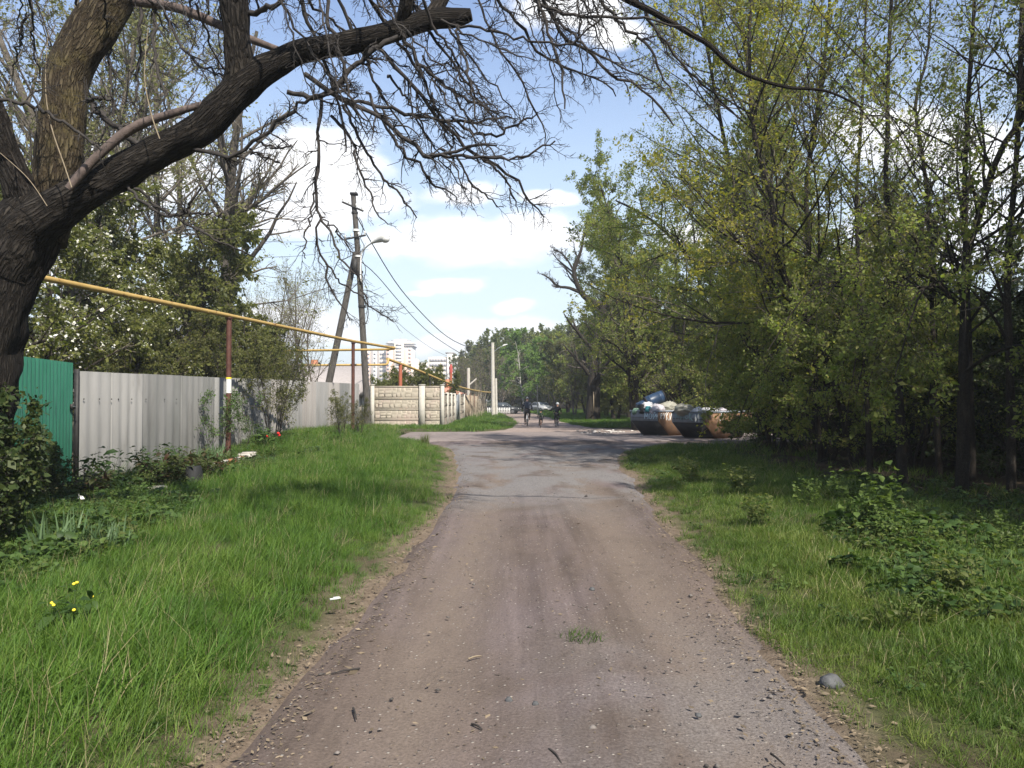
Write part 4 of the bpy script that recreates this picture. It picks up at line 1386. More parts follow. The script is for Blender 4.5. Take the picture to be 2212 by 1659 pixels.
# ---------------------------------------------------------------- electricity
def utility_pole():
    Y = 45.6
    b = P(796, 838, Y)
    b = (b[0], Y, 0)
    top = np.array(P(763, 421, Y))
    mid = np.array(P(777, 600, Y))
    base = np.array(b, float)
    t = thing('utility_pole', 'tall dark wooden power pole with a bracing leg and streetlight', 'utility pole', b)
    part('pole', MB().tubes(smooth_path([base, mid, top], 14)[None], np.linspace(0.21, 0.15, 14)[None], 12, True, 0.03, np.random.default_rng(1)), M['pole_wood'], t, True, True)
    part('brace', MB().tubes(np.array([P(690, 930, Y), P(716, 800, Y), P(745, 660, Y), P(768, 545, Y)])[None], np.array([[0.22, 0.21, 0.19, 0.16]]), 12, True), M['pole_wood'], t, True, True)
    part('pole_cap', MB().box(top + (0.05, 0, 0.05), (0.42, 0.42, 0.12)), M['black_metal'], t, False, True)
    for (x0, y0), (x1, y1), yy in (((739, 436), (785, 456), -0.2), ((744, 517), (790, 508), -0.22)):
        c0, c1 = np.array(P(x0, y0, Y + yy)), np.array(P(x1, y1, Y + yy))
        ca = part('crossarm', MB().tube([c0, c1], 0.06, 4), M['black_metal'], t, False, True)
        for f in (0.04, 0.33, 0.67, 0.95):
            q = c0 * (1 - f) + c1 * f
            part('insulator', MB().tubes(np.array([q, q + (0, 0, 0.1), q + (0, 0, 0.16), q + (0, 0, 0.26)])[None], np.array([[0.03, 0.03, 0.075, 0.05]]), 8, True), M['porcelain'], ca, True, True)
    for py, rr in ((462, 0.2), (500, 0.21), (556, 0.22), (590, 0.23), (664, 0.23)):
        f = (py - 421) / (600 - 421)
        q = np.array(P(763 + f * 14, py, Y))
        part('band', MB().tube([q, q + (0, 0, 0.12)], rr, 12), M['porcelain'] if py in (500, 556) else M['black_metal'], t, False, True)
    # hanging bits and cable loops
    for k in range(5):
        q = np.array(P(776 + k * 3, 470 + k * 46, Y - 0.25))
        part('cable_loop', MB().tube(smooth_path([q, q + (0.22, 0, -0.5), q + (0.12, 0, -1.1), q + (0.0, 0, -1.3)], 10), 0.022, 5), M['cable'], t, False, True)
    part('junction_box', MB().box(np.array(P(766, 575, Y - 0.3)), (0.28, 0.18, 0.9)), M['black_metal'], t, False, True)
    # the streetlight on its bracket
    lt = thing('street_light', 'white streetlight on a curved bracket fixed to the power pole', 'street lamp', P(780, 566, Y - 0.25))
    br = [P(779, 610, Y - 0.25), P(779, 566, Y - 0.25), P(782, 545, Y - 0.3), P(795, 530, Y - 0.6), P(808, 523, Y - 0.9)]
    part('bracket', MB().tube(smooth_path(br, 20), 0.05, 8), M['white_enamel'], lt, True, True)
    h0, h1 = np.array(P(803, 526, Y - 0.8)), np.array(P(841, 510, Y - 1.2))
    s = smooth_path([h0, h0 * 0.65 + h1 * 0.35, h0 * 0.25 + h1 * 0.75, h1], 12)
    part('lamp_housing', MB().tubes(s[None] + np.array([0, 0, 0.06]), np.array([[0.09, 0.10, 0.12, 0.15, 0.18, 0.21, 0.24, 0.26, 0.26, 0.24, 0.18, 0.05]]), 12, True), M['white_enamel'], lt, True, True)
    gl = smooth_path([h0 * 0.42 + h1 * 0.58, h1], 8)
    part('lamp_glass', MB().tubes(gl[None] + np.array([0, 0, -0.07]), np.array([[0.06, 0.16, 0.21, 0.235, 0.235, 0.21, 0.15, 0.04]]), 12, True), M['lamp_glass'], lt, True, True)

    # far concrete pole
    Y2 = 80.0
    q = P(1066, 740, Y2)
    cp = thing('utility_pole', 'slim pale concrete power pole standing on the far verge', 'utility pole', (q[0], Y2, 0))
    part('pole', MB().tubes(np.array([(0, 0, -0.3), (-0.1, 0, q[2])])[None], np.array([[0.23, 0.17]]), 8, True), M['concrete_post'], cp)
    part('stub', MB().tubes(np.array([(0.33, 0, -0.2), (0.25, 0, 4.0)])[None], np.array([[0.13, 0.12]]), 8, True), M['concrete_post'], cp)
    ca = part('crossarm', MB().tube([(-0.65, 0, q[2] - 0.25), (0.4, 0, q[2] - 0.5)], 0.05, 4), M['black_metal'], cp)
    part('lamp_arm', MB().tube([(0.0, 0, q[2] - 1.0), (0.5, -0.1, q[2] - 0.6), (1.0, -0.2, q[2] - 0.35)], 0.04, 6), M['frame_grey'], cp)
    part('lamp_head', MB().tubes(np.array([(0.95, -0.2, q[2] - 0.38), (1.1, -0.2, q[2] - 0.3), (1.45, -0.25, q[2] - 0.2)])[None], np.array([[0.05, 0.10, 0.05]]), 8, True), M['white_enamel'], cp, True)
    # wires
    def wire(lab, pts, r, n=26):
        s_ = smooth_path([np.array(w) for w in pts], n)
        o = link('wire', MB().tube(s_, r, 5).mesh('wire', M['cable'], True, tuple(s_[0])), None, tuple(s_[0]))
        tag(o, lab, 'wire', 'overhead wires')
    top2 = P(1061, 744, Y2)
    wire('thick black overhead cable sagging most steeply from the power pole', [P(771, 467, Y - 0.2), P(800, 520, 49), P(870, 630, 57), P(955, 719, 68), P(1009, 749, 74), P(1038, 753, 77), top2], 0.035)
    wire('second overhead cable sagging just below the thick one', [P(781, 566, Y), P(815, 596, 50), P(870, 660, 57), P(928, 719, 65), P(1002, 767, 74), P(1050, 785, 82)], 0.028)
    wire('thin overhead wire, lowest of those running to the far pole', [P(784, 630, Y), P(830, 668, 50), P(880, 715, 58), P(940, 757, 70), P(985, 776, 80)], 0.014)
    for k, ((x, y), (x2, y2)) in enumerate((((739, 436), (560, 428)), ((744, 452), (560, 470)), ((744, 517), (540, 520)), ((745, 540), (560, 556)))):
        lab = ['topmost thin wire running left from the upper crossarm of the wooden pole', 'second thin wire running left from the upper crossarm',
               'thin wire running left from the lower crossarm', 'lowest thin wire running left from below the lower crossarm'][k]
        a, b2 = np.array(P(x, y, Y - 0.2)), np.array(P(x2, y2, Y + 3))
        wire(lab, [a, (a + b2) / 2 - (0, 0, 0.12), b2], 0.012, 12)


utility_pole()


# ---------------------------------------------------------------- houses and far blocks
def house(name, label, x, y, w, d, h, rise, rmat, wmat, rz=0.0):
    t = thing(name, label, 'house', (x, y, 0), rz)
    part('wall', MB().box((0, 0, h / 2), (w, d, h)), wmat, t)
    rf = part('roof', MB().prism([(-w / 2 - 0.4, h - 0.1), (w / 2 + 0.4, h - 0.1), (w / 2 + 0.4, h + 0.02), (0, h + rise), (-w / 2 - 0.4, h + 0.02)], 1, -d / 2 - 0.35, d / 2 + 0.35), rmat, t)
    ch = part('chimney', MB().box((w * 0.2, 0, h + rise * 0.9), (0.5, 0.5, 1.4)), M['brick_red'], rf)
    for sx in (-0.27, 0.27):
        f = part('window', MB().box((sx * w, -d / 2 - 0.01, h * 0.55), (1.1, 0.06, 1.2)), M['paper'], t)
        part('pane', MB().box((sx * w, -d / 2 - 0.035, h * 0.55), (0.9, 0.04, 1.0)), M['glass_dark'], f)
    part('door', MB().box((0, -d / 2 - 0.02, 1.0), (0.9, 0.06, 2.0)), M['old_wood'], t)
    return t


house('house', 'low house with a grey gabled roof behind the grey fence', -16.2, 62, 7.5, 8, 2.2, 2.4, M['roof_grey'], M['plaster'], math.radians(94))
house('shed', 'small shed with a rusty red roof behind the far corner fence', -8.0, 84, 5.0, 6, 2.4, 1.0, M['roof_red'], M['old_wood'], 0.0)
q = P(974, 787, 62)
rp = thing('marker_post', 'rust red steel post with bright red top behind the far fence', 'post', (q[0], q[1], 0))
part('post', MB().tube([(0, 0, 0), (0, 0, q[2] - 0.7)], 0.12, 8), M['red_rust'], rp)
part('cap', MB().tubes(np.array([(0, 0, q[2] - 0.7), (0, 0, q[2] - 0.2), (0, 0, q[2])])[None], np.array([[0.14, 0.14, 0.07]]), 8, True), M['red_paint'], rp)
q = P(1012, 795, 86)
cp = thing('utility_pole', 'short whitish concrete post by the rusty shed roof', 'utility pole', (q[0], q[1], 0))
part('pole', MB().tube([(0, 0, 0), (0, 0, q[2])], 0.18, 8), M['concrete_post'], cp)
part('strut', MB().tube([(0.1, 0, q[2] - 1.9), (0.9, 0, q[2] - 1.2)], 0.09, 6), M['concrete_post'], cp)


def windows(t, x0, x1, z0, z1, nx, nz, y, w, h, mat):
    me = MB().box((0, 0, 0), (w, 0.25, h)).mesh('window', mat)
    for i in range(nx):
        for j in range(nz):
            link('window', me, t, (x0 + (x1 - x0) * (i + 0.5) / nx, y, z0 + (z1 - z0) * (j + 0.5) / nz))


def tower():
    Y = 450.0
    k = Y / F
    def X(px): return (px - CX) * k
    def Z(py): return CAMH + (864 - py) * k
    t = thing('apartment_tower', 'pale stepped apartment tower with a crown on its roof', 'building', (X(862), Y, 0))
    ox = X(862)
    part('wall', MB().box((0, 8, Z(748) / 2), (X(888) - X(832), 16, Z(748))), M['tower_white'], t, label='main block')
    part('wing', MB().box((X(893) - ox, 9, Z(775) / 2), (X(900) - X(886), 15, Z(775))), M['tower_cream'], t)
    part('stair_bay', MB().box((0, -0.6, Z(740) / 2), (X(872) - X(852), 2.4, Z(740))), M['tower_cream'], t)
    for s in (-1, 1):
        part('corner_bay', MB().box((s * (X(883) - ox - 0.5), -0.3, Z(752) / 2), (4.6, 1.2, Z(752) - 1)), M['tower_pink'], t)
    part('cornice', MB().box((0, 8, Z(746.5)), (X(891) - X(830), 17.5, 0.8)), M['roof_grey'], t)
    rf = part('roof', MB().prism([(-8.5, Z(741)), (8.5, Z(741)), (6.0, Z(737)), (-6.0, Z(737))], 1, 2, 14).box((0, 8, Z(735.5)), (7.0, 7.0, 2.2)), M['tower_white'], t)
    part('roof_lantern', MB().prism([(-1.6, Z(733)), (1.6, Z(733)), (0, Z(728.5))], 1, 5, 8).box((-4.6, 8, Z(735)), (2.2, 3, 1.2)).box((4.6, 8, Z(735)), (2.2, 3, 1.2)), M['window_hazed'], rf)
    windows(t, X(854) - ox, X(870) - ox, Z(862), Z(742), 1, 17, -1.9, 3.4, 0.95, M['window_hazed'])
    for a, b in ((834, 843), (843, 851), (873, 881), (881, 889)):
        windows(t, X(a) - ox, X(b) - ox, Z(850), Z(752), 1, 12, -0.95 if a in (834, 881) else -0.05, 1.3, 1.2, M['glass_dark'] if False else M['window_hazed'])
    # the lower block on its left
    t2 = thing('apartment_block', 'peach and lilac apartment block left of the crowned tower', 'building', (X(808), Y + 5, 0))
    ox = X(808)
    hh = Z(757)
    for a, b, m in ((778, 796, 'tower_pink'), (796, 802, 'roof_grey'), (802, 810, 'tower_white'), (810, 815, 'roof_grey'), (815, 832, 'tower_cream')):
        part('wall', MB().box(((X(a) + X(b)) / 2 - ox, 6 if m != 'roof_grey' else 6.4, hh / 2), (X(b) - X(a), 12, hh)), M[m], t2)
    for a, b, n in ((780, 795, 3), (803, 809, 1), (817, 831, 3)):
        windows(t2, X(a) - ox, X(b) - ox, Z(850), Z(759), n, 10, -0.1, 1.2, 1.2, M['window_hazed'])
    # long nine storey block to the right
    Y2 = 380.0
    k2 = Y2 / F
    def X2(px): return (px - CX) * k2
    def Z2(py): return CAMH + (864 - py) * k2
    t3 = thing('apartment_block', 'long cream apartment block with a raised lift tower', 'building', (X2(965), Y2, 0))
    ox = X2(965)
    part('wall', MB().box((X2(945) - ox, 6, Z2(771) / 2), (X2(966) - X2(926), 12, Z2(771))), M['tower_cream'], t3)
    part('wall', MB().box((X2(1000) - ox, 6, Z2(769) / 2), (X2(1016) - X2(978), 12, Z2(769))), M['tower_white'], t3)
    part('lift_tower', MB().box((X2(972) - ox, 5, Z2(763) / 2), (X2(978) - X2(966), 13, Z2(763))), M['tower_white'], t3)
    part('parapet', MB().box((X2(972) - ox, 5, Z2(762.4)), (X2(984) - X2(965), 13.4, 0.5)), M['roof_grey'], t3)
    windows(t3, X2(928) - ox, X2(965) - ox, Z2(856), Z2(773), 6, 8, -0.1, 1.5, 1.2, M['window_hazed'])
    windows(t3, X2(980) - ox, X2(1014) - ox, Z2(856), Z2(772), 6, 8, -0.1, 1.5, 1.2, M['window_hazed'])
    windows(t3, X2(968) - ox, X2(976) - ox, Z2(856), Z2(768), 1, 8, -1.6, 0.8, 1.0, M['window_hazed'])
    t4 = thing('apartment_block', 'low pale block between the tower and the long block', 'building', (X2(908), Y2 + 30, 0))
    part('wall', MB().box((0, 6, Z2(777) / 2), (7.5, 12, Z2(777))), M['tower_cream'], t4)
    windows(t4, -3.4, 3.4, 3, Z2(780), 3, 7, -0.1, 1.2, 1.2, M['window_hazed'])


tower()


# ---------------------------------------------------------------- skips and the rubbish in them
SK = math.radians(52)
WV = np.array([math.cos(SK), -math.sin(SK)])      # along the end wall, towards the camera
LV = np.array([math.sin(SK), math.cos(SK)])       # along the long side, away


def stroke_text(mb, strokes, x0, z0, sx, sz, y, r=0.022):
    for st in strokes:
        pts = [(x0 + a * sx, y, z0 + b * sz) for a, b in st]
        for p, q in zip(pts[:-1], pts[1:]):
            mb.tube([p, q], r, 4)


GL = {'М': [[(0, 0), (0.1, 1), (0.5, 0.35), (0.9, 1), (1, 0)]], 'О': [[(0.5, 1), (0.1, 0.75), (0.1, 0.25), (0.5, 0), (0.9, 0.25), (0.9, 0.75), (0.5, 1)]],
      'Й': [[(0.05, 1), (0.1, 0), (0.9, 0.95), (0.9, 0)], [(0.35, 1.25), (0.5, 1.12), (0.65, 1.25)]], 'Р': [[(0.1, 0), (0.1, 1), (0.7, 0.95), (0.75, 0.6), (0.1, 0.45)]],
      'У': [[(0.05, 1), (0.5, 0.45)], [(0.95, 1), (0.25, 0)]], 'К': [[(0.1, 1.1), (0.1, -0.05)], [(0.85, 1.15), (0.1, 0.45), (0.9, -0.1)]], 'И': [[(0.05, 0.95), (0.1, -0.1), (0.85, 1.05), (0.95, -0.15)]],
      'А': [[(0.05, 0), (0.5, 1.1), (0.95, 0)], [(0.25, 0.4), (0.75, 0.4)]]}


def skip(label, corner, texts, side_mat):
    """corner = ground plan of the near lower end corner; local x along the long side, y along the end wall"""
    # local frame: x = LV, y = -WV (so that it is right handed), z up
    ang = math.atan2(LV[1], LV[0])
    t = thing('skip', label, 'skip', (corner[0], corner[1], 0.03), ang, 'skips by the crossing')
    W, Lb, ins, z0, z1, z2 = 1.75, 1.9, 0.78, 0.03, 0.72, 1.17
    # y = 0 is the near long side, y = W the far one; x = 0 the lower end edge
    prof = [(0, z0), (Lb, z0), (Lb + ins, z1), (Lb + ins, z2), (-ins, z2), (-ins, z1)]
    th = 0.05
    for y, m, nm in ((0, side_mat, 'side_plate'), (W, 'skip_grey', 'side_plate')):
        part(nm, MB().prism(prof, 1, y - th / 2, y + th / 2), M[m], t)
    for x0, x1, sgn in ((-ins, 0, -1), (Lb + ins, Lb, 1)):
        part('end_plate', MB().box((x0, W / 2, (z1 + z2) / 2), (0.05, W - 0.06, z2 - z1)), M['skip_grey'], t)
        sl = MB()
        a, b = np.array((x0, z1)), np.array((x1, z0))
        n_ = np.array([b[1] - a[1], a[0] - b[0]])
        n_ = n_ / np.linalg.norm(n_) * 0.025
        sl.prism([tuple(a + n_), tuple(b + n_), tuple(b - n_), tuple(a - n_)], 1, 0.03, W - 0.03)
        part('sloping_plate', sl, M['skip_dark'], t)
    part('floor_plate', MB().box((Lb / 2, W / 2, z0 + 0.012), (Lb, W - 0.06, 0.024)), M['skip_dark'], t)
    rim = MB()
    for y in (0, W):
        rim.box((Lb / 2, y, z2 + 0.02), (Lb + 2 * ins + 0.12, 0.11, 0.07))
    for x in (-ins, Lb + ins):
        rim.box((x, W / 2, z2 + 0.022), (0.11, W - 0.11, 0.066))
    part('rim', rim, M['skip_grey'], t)
    part('rib', MB().box((Lb / 2 + 0.3, -0.055, 0.78), (1.75, 0.06, 0.07)).box((Lb / 2 - 0.1, -0.05, 1.08), (0.06, 0.05, 0.16)), M['skip_rust'], t)
    for x in (0.35, Lb - 0.35):
        part('lug', MB().tube([(x, -0.02, 0.98), (x, -0.16, 0.98)], 0.05, 8), M['skip_dark'], t)
    part('seam', MB().box((-ins - 0.03, W / 2, z1 + 0.16), (0.012, W - 0.1, 0.02)), M['skip_dark'], t)
    for kind, mat, strokes in texts:
        mb = MB()
        if kind == 'side':
            for (ch, x, z, sx, sz) in strokes:
                stroke_text(mb, GL[ch], x, z, sx, sz, -0.032, 0.017)
        else:
            for (ch, y, z, sx, sz) in strokes:
                tmp = MB()
                stroke_text(tmp, GL[ch], 0, z, sx, sz, 0, 0.017)
                v = np.vstack(tmp.v)
                # seen from outside the end wall the text runs towards the near corner (y falls)
                w = np.column_stack([np.full(len(v), -ins - 0.032) + v[:, 1], y - v[:, 0], v[:, 2]])
                mb.add(w, np.vstack(tmp.q), np.vstack(tmp.t))
        part('lettering', mb, M[mat], t)
    return t


c1 = P(1446, 943, 36.8)
c2 = P(1545, 950, 33.9)
skip('nearer left grey skip heaped with rubbish bags and a blue drum, lettered МОЙ РУКИ', c1,
     [('end', 'graffiti_blue', [('М', 0.84, 0.82, 0.22, 0.26), ('О', 0.57, 0.82, 0.2, 0.26), ('Й', 0.31, 0.82, 0.22, 0.25)]),
      ('side', 'graffiti_white', [('Р', -0.66, 0.84, 0.14, 0.24), ('У', -0.48, 0.82, 0.16, 0.26), ('К', -0.26, 0.78, 0.2, 0.34), ('И', -0.02, 0.78, 0.2, 0.32)])], 'skip_rust')
skip('right grey skip half hidden by leaves, with rust orange side', c2,
     [('end', 'graffiti_teal', [('М', 1.55, 0.86, 0.2, 0.22), ('И', 1.28, 0.86, 0.2, 0.22), ('О', 1.02, 0.88, 0.2, 0.2), ('К', 0.76, 0.84, 0.18, 0.26)]),
      ('end', 'graffiti_white', [('И', 0.45, 0.8, 0.22, 0.3)]),
      ('side', 'graffiti_white', [('А', 0.3, 0.8, 0.22, 0.3)])], 'skip_rust')


def on_skip(c, x, y, z):
    """x along the long side from the lower corner, y across"""
    p = np.array([c[0], c[1]]) + LV * x - WV * y
    return (p[0], p[1], z)


def bags():
    rng = np.random.default_rng(21)
    def bag(c, x, y, z, r, mat, lab, fold=0.25, name='rubbish_bag'):
        mb = MB().blob((0, 0, 0), r, rng, 34, 22, 0.25, fold * 2.2)
        solo(name, mb, M[mat], lab, 'rubbish bag', on_skip(c, x, y, z - 0.05), rng.uniform(0, 6), 'rubbish in the skips', True)
    bag(c1, -0.62, 1.45, 1.22, (0.30, 0.24, 0.17), 'bag_green', 'pale green rubbish bag at the left end of the left skip')
    bag(c1, -0.45, 0.95, 1.42, (0.34, 0.34, 0.25), 'bag_white', 'white rubbish bag leaning below the blue drum')
    bag(c1, -0.55, 0.40, 1.28, (0.36, 0.3, 0.2), 'bag_lilac', 'lilac white rubbish bag at the near corner of the left skip')
    bag(c1, -0.1, 0.65, 1.36, (0.4, 0.34, 0.22), 'bag_lilac', 'crumpled whitish sack in the middle of the left skip')
    bag(c1, 0.5, 0.6, 1.42, (0.5, 0.42, 0.3), 'bag_beige', 'big beige sack right of the white bags')
    bag(c1, 1.1, 0.7, 1.32, (0.42, 0.4, 0.22), 'bag_beige', 'flat beige sack behind the big beige one')
    bag(c1, 1.5, 0.3, 1.27, (0.34, 0.3, 0.18), 'bag_white', 'torn white bag at the right end of the left skip', 0.4)
    bag(c1, 0.9, 1.4, 1.25, (0.5, 0.4, 0.2), 'bag_black', 'black rubbish bag on the far side of the left skip')
    bx = MB().box((0, 0, 0.2), (0.34, 0.28, 0.42)).box((0, 0, 0.43), (0.3, 0.24, 0.03))
    solo('box', bx, M['bag_black'], 'small black box standing among the bags in the left skip', 'box', on_skip(c1, -0.7, 0.98, 1.1), 0.3, 'rubbish in the skips')
    solo('carton', MB().box((0, 0, 0.1), (0.26, 0.2, 0.2)).prism([(-0.13, 0.2), (0.13, 0.2), (0, 0.28)], 1, -0.1, 0.1), M['teal'], 'teal printed carton in front of the white bags', 'carton', on_skip(c1, -0.8, 0.62, 1.18), 0.8, 'rubbish in the skips')
    # blue drum, lying tilted on the heap
    d = thing('drum', 'dark blue plastic drum lying tilted on top of the rubbish', 'drum', on_skip(c1, 0.1, 1.0, 1.78), 0.1)
    R = Euler((0, math.radians(68), 0)).to_matrix()
    z = np.array([-0.5, -0.48, -0.3, -0.28, -0.25, 0, 0.25, 0.28, 0.3, 0.48, 0.5])
    r = np.array([0.27, 0.29, 0.30, 0.315, 0.30, 0.31, 0.30, 0.315, 0.30, 0.29, 0.27])
    ax = np.array(R @ Vector((0, 0, 1)))
    part('barrel', MB().tubes((ax[None] * z[:, None] * 0.95)[None], r[None], 18, True), M['drum_blue'], d, True)
    for s in (-1, 1):
        part('lid_ring', MB().tubes((ax[None] * (np.array([0.47, 0.52]) * s * 0.95)[:, None])[None], np.array([[0.315, 0.315]]), 18, True), M['bag_black'], d)
    bag(c1, -0.35, 1.35, 1.55, (0.36, 0.3, 0.26), 'drum_blue', 'dark blue rubbish sack at the left of the drum', 0.2)
    bag(c2, -0.7, 1.1, 1.35, (0.4, 0.36, 0.26), 'bag_beige', 'grey beige sack heaped at the left end of the right skip')
    bag(c2, -0.4, 0.6, 1.26, (0.36, 0.3, 0.2), 'bag_white', 'white bag at the near corner of the right skip')
    bag(c2, 0.5, 0.7, 1.25, (0.45, 0.4, 0.2), 'bag_white', 'white bag in the middle of the right skip')
    bag(c2, 1.4, 0.8, 1.22, (0.45, 0.4, 0.2), 'bag_lilac', 'lilac white bag at the far end of the right skip')
    st = solo('stick', MB().tubes(smooth_path([(0, 0, 0), (0.5, 0.1, 0.45), (1.1, 0.1, 0.75), (1.5, 0.0, 0.9)], 10)[None], np.linspace(0.03, 0.015, 10)[None], 6, True), M['bark_twig'], 'dark branch sticking out of the right skip', 'branch', on_skip(c2, -1.0, 1.6, 1.15), -0.2)
    # white strip on the ground between the skips
    q = P(1499, 944, 36.0)
    solo('plank', MB().box((0, 0, 0.06), (0.75, 0.14, 0.12)).box((-0.25, 0.02, 0.13), (0.2, 0.1, 0.03)), M['paper'], 'white foam strip lying on the ground between the skips', 'litter', (q[0], 35.6, 0.03), 0.25)
    # scattered litter round the skips
    mb = MB()
    for k in range(110):
        x, y = rng.uniform(3.6, 10.5), rng.uniform(37, 43)
        if rng.random() < 0.5:
            x, y = rng.normal(5.2, 0.9), rng.normal(41.5, 1.2)
        r_ = rng.uniform(0.03, 0.10)
        mb.blob((x, y, 0.04), (r_, r_ * rng.uniform(0.5, 1), r_ * 0.4), rng, 6, 4, 0.2)
    o = link('litter', mb.mesh('litter', pmat('litter_mix', (0.10, 0.09, 0.08), (0.55, 0.52, 0.48), 1.5, 0.8, island=0.6)), kind='stuff')
    tag(o, 'scraps of rubbish and rubble strewn round the skips', 'litter')


bags()


# ---------------------------------------------------------------- trees on the left, behind the fence
def left_garden():
    pear = TreeKind('pear', 31, h=6.4, r=0.15, lean=(0.03, 0), t0=0.12, n1=24, trunks=2, l1=(0.35, 0.6), a1=(35, 75), n2=8, n3=5, lp=11, lsize=0.085, leaf='leaf_pear', leaf2='blossom', lp2=6, l2size=0.05,
                    trop=(0, 0, 0.02), bark='bark_wood', droop=0.5)
    plum = TreeKind('plum', 32, h=7.4, r=0.15, t0=0.1, n1=30, trunks=2, l1=(0.3, 0.5), a1=(45, 85), n2=7, n3=5, lp=11, lsize=0.10, leaf='leaf_pear', trop=(0, 0, -0.01), droop=0.9)
    walnut = TreeKind('walnut', 33, h=12.5, r=0.30, lean=(0.02, 0), t0=0.35, n1=22, l1=(0.25, 0.45), a1=(30, 60), n2=8, n3=6, lp=1, lsize=0.05, leaf='leaf_olive', bark='bark_grey', trop=(0, 0, 0.08))
    pale = TreeKind('pale_tree', 34, h=12, r=0.16, t0=0.25, n1=26, trunks=2, l1=(0.22, 0.42), n2=8, n3=5, lp=6, lsize=0.07, leaf='leaf_pale', bark='bark_grey', trop=(0, 0, 0.1))
    twiggy = TreeKind('twiggy', 35, h=8, r=0.08, t0=0.15, n1=20, trunks=3, l1=(0.25, 0.5), a1=(20, 50), n2=7, n3=4, lp=1, lsize=0.06, leaf='leaf_pale', bark='bark_grey', trop=(0, 0, 0.12))
    bushy = TreeKind('bushy', 36, h=5.2, r=0.08, t0=0.1, n1=20, trunks=3, l1=(0.3, 0.55), a1=(35, 70), n2=8, n3=4, lp=8, lsize=0.085, leaf='leaf_olive', trop=(0, 0, 0.0), droop=0.8)
    G_ = 'garden trees behind the grey fence'
    pear.place('tree', 'pear tree with white blossom right behind the fence, nearest the green gate', on(-13.0, 21.0), 0.4, 1.2, G_)
    pear.place('tree', 'second blossoming tree, further left and half behind the leaning trunk', on(-15.6, 22.5), 2.4, 1.35, G_)
    pear.place('tree', 'thinly blossoming tree above the middle of the grey fence', on(-12.6, 25.5), 4.4, 1.2, G_)
    plum.place('tree', 'dense dark leafy tree behind the brown pipe post', on(-13.4, 29.0), 0.5, 1.35, G_)
    plum.place('tree', 'leafy tree with hanging foliage right of the dark dense tree', on(-12.2, 33.5), 2.2, 1.1, G_)
    plum.place('tree', 'leafy tree at the left end of the garden behind the leaning trunk', on(-18.5, 26), 4.0, 1.05, G_)
    walnut.place('tree', 'tall bare tree with thick grey trunk rising above the garden trees', on(-14.3, 38.5), 0.0, 1.65, G_)
    walnut.place('tree', 'tall bare twiggy tree at the upper left corner behind the leaning limb', on(-22.0, 37), 2.0, 1.9, G_)
    walnut.place('tree', 'bare grey tree between the leaning limb and the tall grey trunk', on(-18.4, 34), 4.1, 1.75, G_)
    pale.place('tree', 'tall slender tree with pale yellow green young leaves, upper left', on(-15.8, 26.0), 0.6, 1.6, G_)
    pale.place('tree', 'pale leaved tree left of the upright trunk of the leaning tree', on(-19.5, 28), 3.0, 1.65, G_)
    pale.place('tree', 'pale leaved tall tree standing deeper in the garden', on(-17.0, 36), 5.0, 1.8, G_)
    twiggy.place('tree', 'thin bare many stemmed tree left of the wooden power pole', on(-11.2, 43.5), 1.0, 1.25, G_)
    twiggy.place('tree', 'bare young twiggy tree just above the far end of the grey fence', on(-13.6, 47.0), 2.6, 1.25, G_)
    twiggy.place('tree', 'bare pinkish twiggy tree between the leafy trees and the power pole', on(-12.4, 39.0), 4.2, 0.95, G_)
    bushy.place('tree', 'low olive green bush leaning over the grey fence', on(-10.6, 30.5), 0.2, 1.0, G_)
    bushy.place('tree', 'olive green bush above the fence near the second pipe post', on(-10.9, 35.5), 2.4, 0.98, G_)
    bushy.place('tree', 'dense olive bush low behind the fence under the pear tree', on(-11.3, 22.5), 4.4, 0.8, G_)
    bushy.place('tree', 'dense olive bush low behind the fence, left of the pipe post', on(-11.0, 26.8), 5.4, 0.9, G_)
    bushy.place('tree', 'olive bush behind the green gate', on(-12.8, 17.2), 1.4, 0.95, G_)
    bushy.place('tree', 'dark olive bush far back in the garden', on(-16.0, 31.5), 3.4, 1.15, G_)
    # espaliered young fruit trees behind the concrete fence
    fruit = TreeKind('fruit', 37, h=4.6, r=0.06, t0=0.2, n1=14, trunks=5, l1=(0.25, 0.45), a1=(15, 45), n2=6, n3=3, lp=7, lsize=0.11, leaf='leaf_pear', trop=(0, 0, 0.18))
    labs = ['upright young fruit tree behind the left concrete panel', 'upright young fruit tree behind the short brown post', 'upright young fruit tree behind the middle of the concrete fence',
            'tall upright young fruit tree above the right concrete panel', 'upright young fruit tree at the fence corner']
    for k, (px, Y, s) in enumerate(((835, 53, 0.75), (862, 55, 0.9), (893, 54, 0.82), (922, 56, 0.95), (958, 58, 0.9))):
        q = P(px, 860, Y)
        fruit.place('fruit_tree', labs[k], (q[0], Y, 0), 1.3 * k, s, 'young fruit trees behind the concrete fence')
    # the grey thicket behind
    th = TreeKind('thicket', 38, h=6.5, r=0.06, t0=0.1, n1=13, trunks=5, l1=(0.3, 0.5), a1=(20, 55), n2=7, n3=4, lp=1, lsize=0.10, leaf='leaf_olive', bark='bark_grey', trop=(0, 0, 0.12), rmin=0.012)
    for k, (px, Y, s, lab) in enumerate(((1015, 95, 1.15, 'bare grey thicket left of the slim concrete pole'), (1042, 105, 1.4, 'tall bare grey thicket just left of the concrete pole'),
                                         (1000, 110, 1.1, 'bare grey thicket behind the rusty shed'))):
        q = P(px, 864, Y)
        th.place('shrub', lab, (q[0], Y, 0), k * 2.0, s, 'bare thickets at the far left', 'shrub')
    dry = MB()
    rng = np.random.default_rng(6)
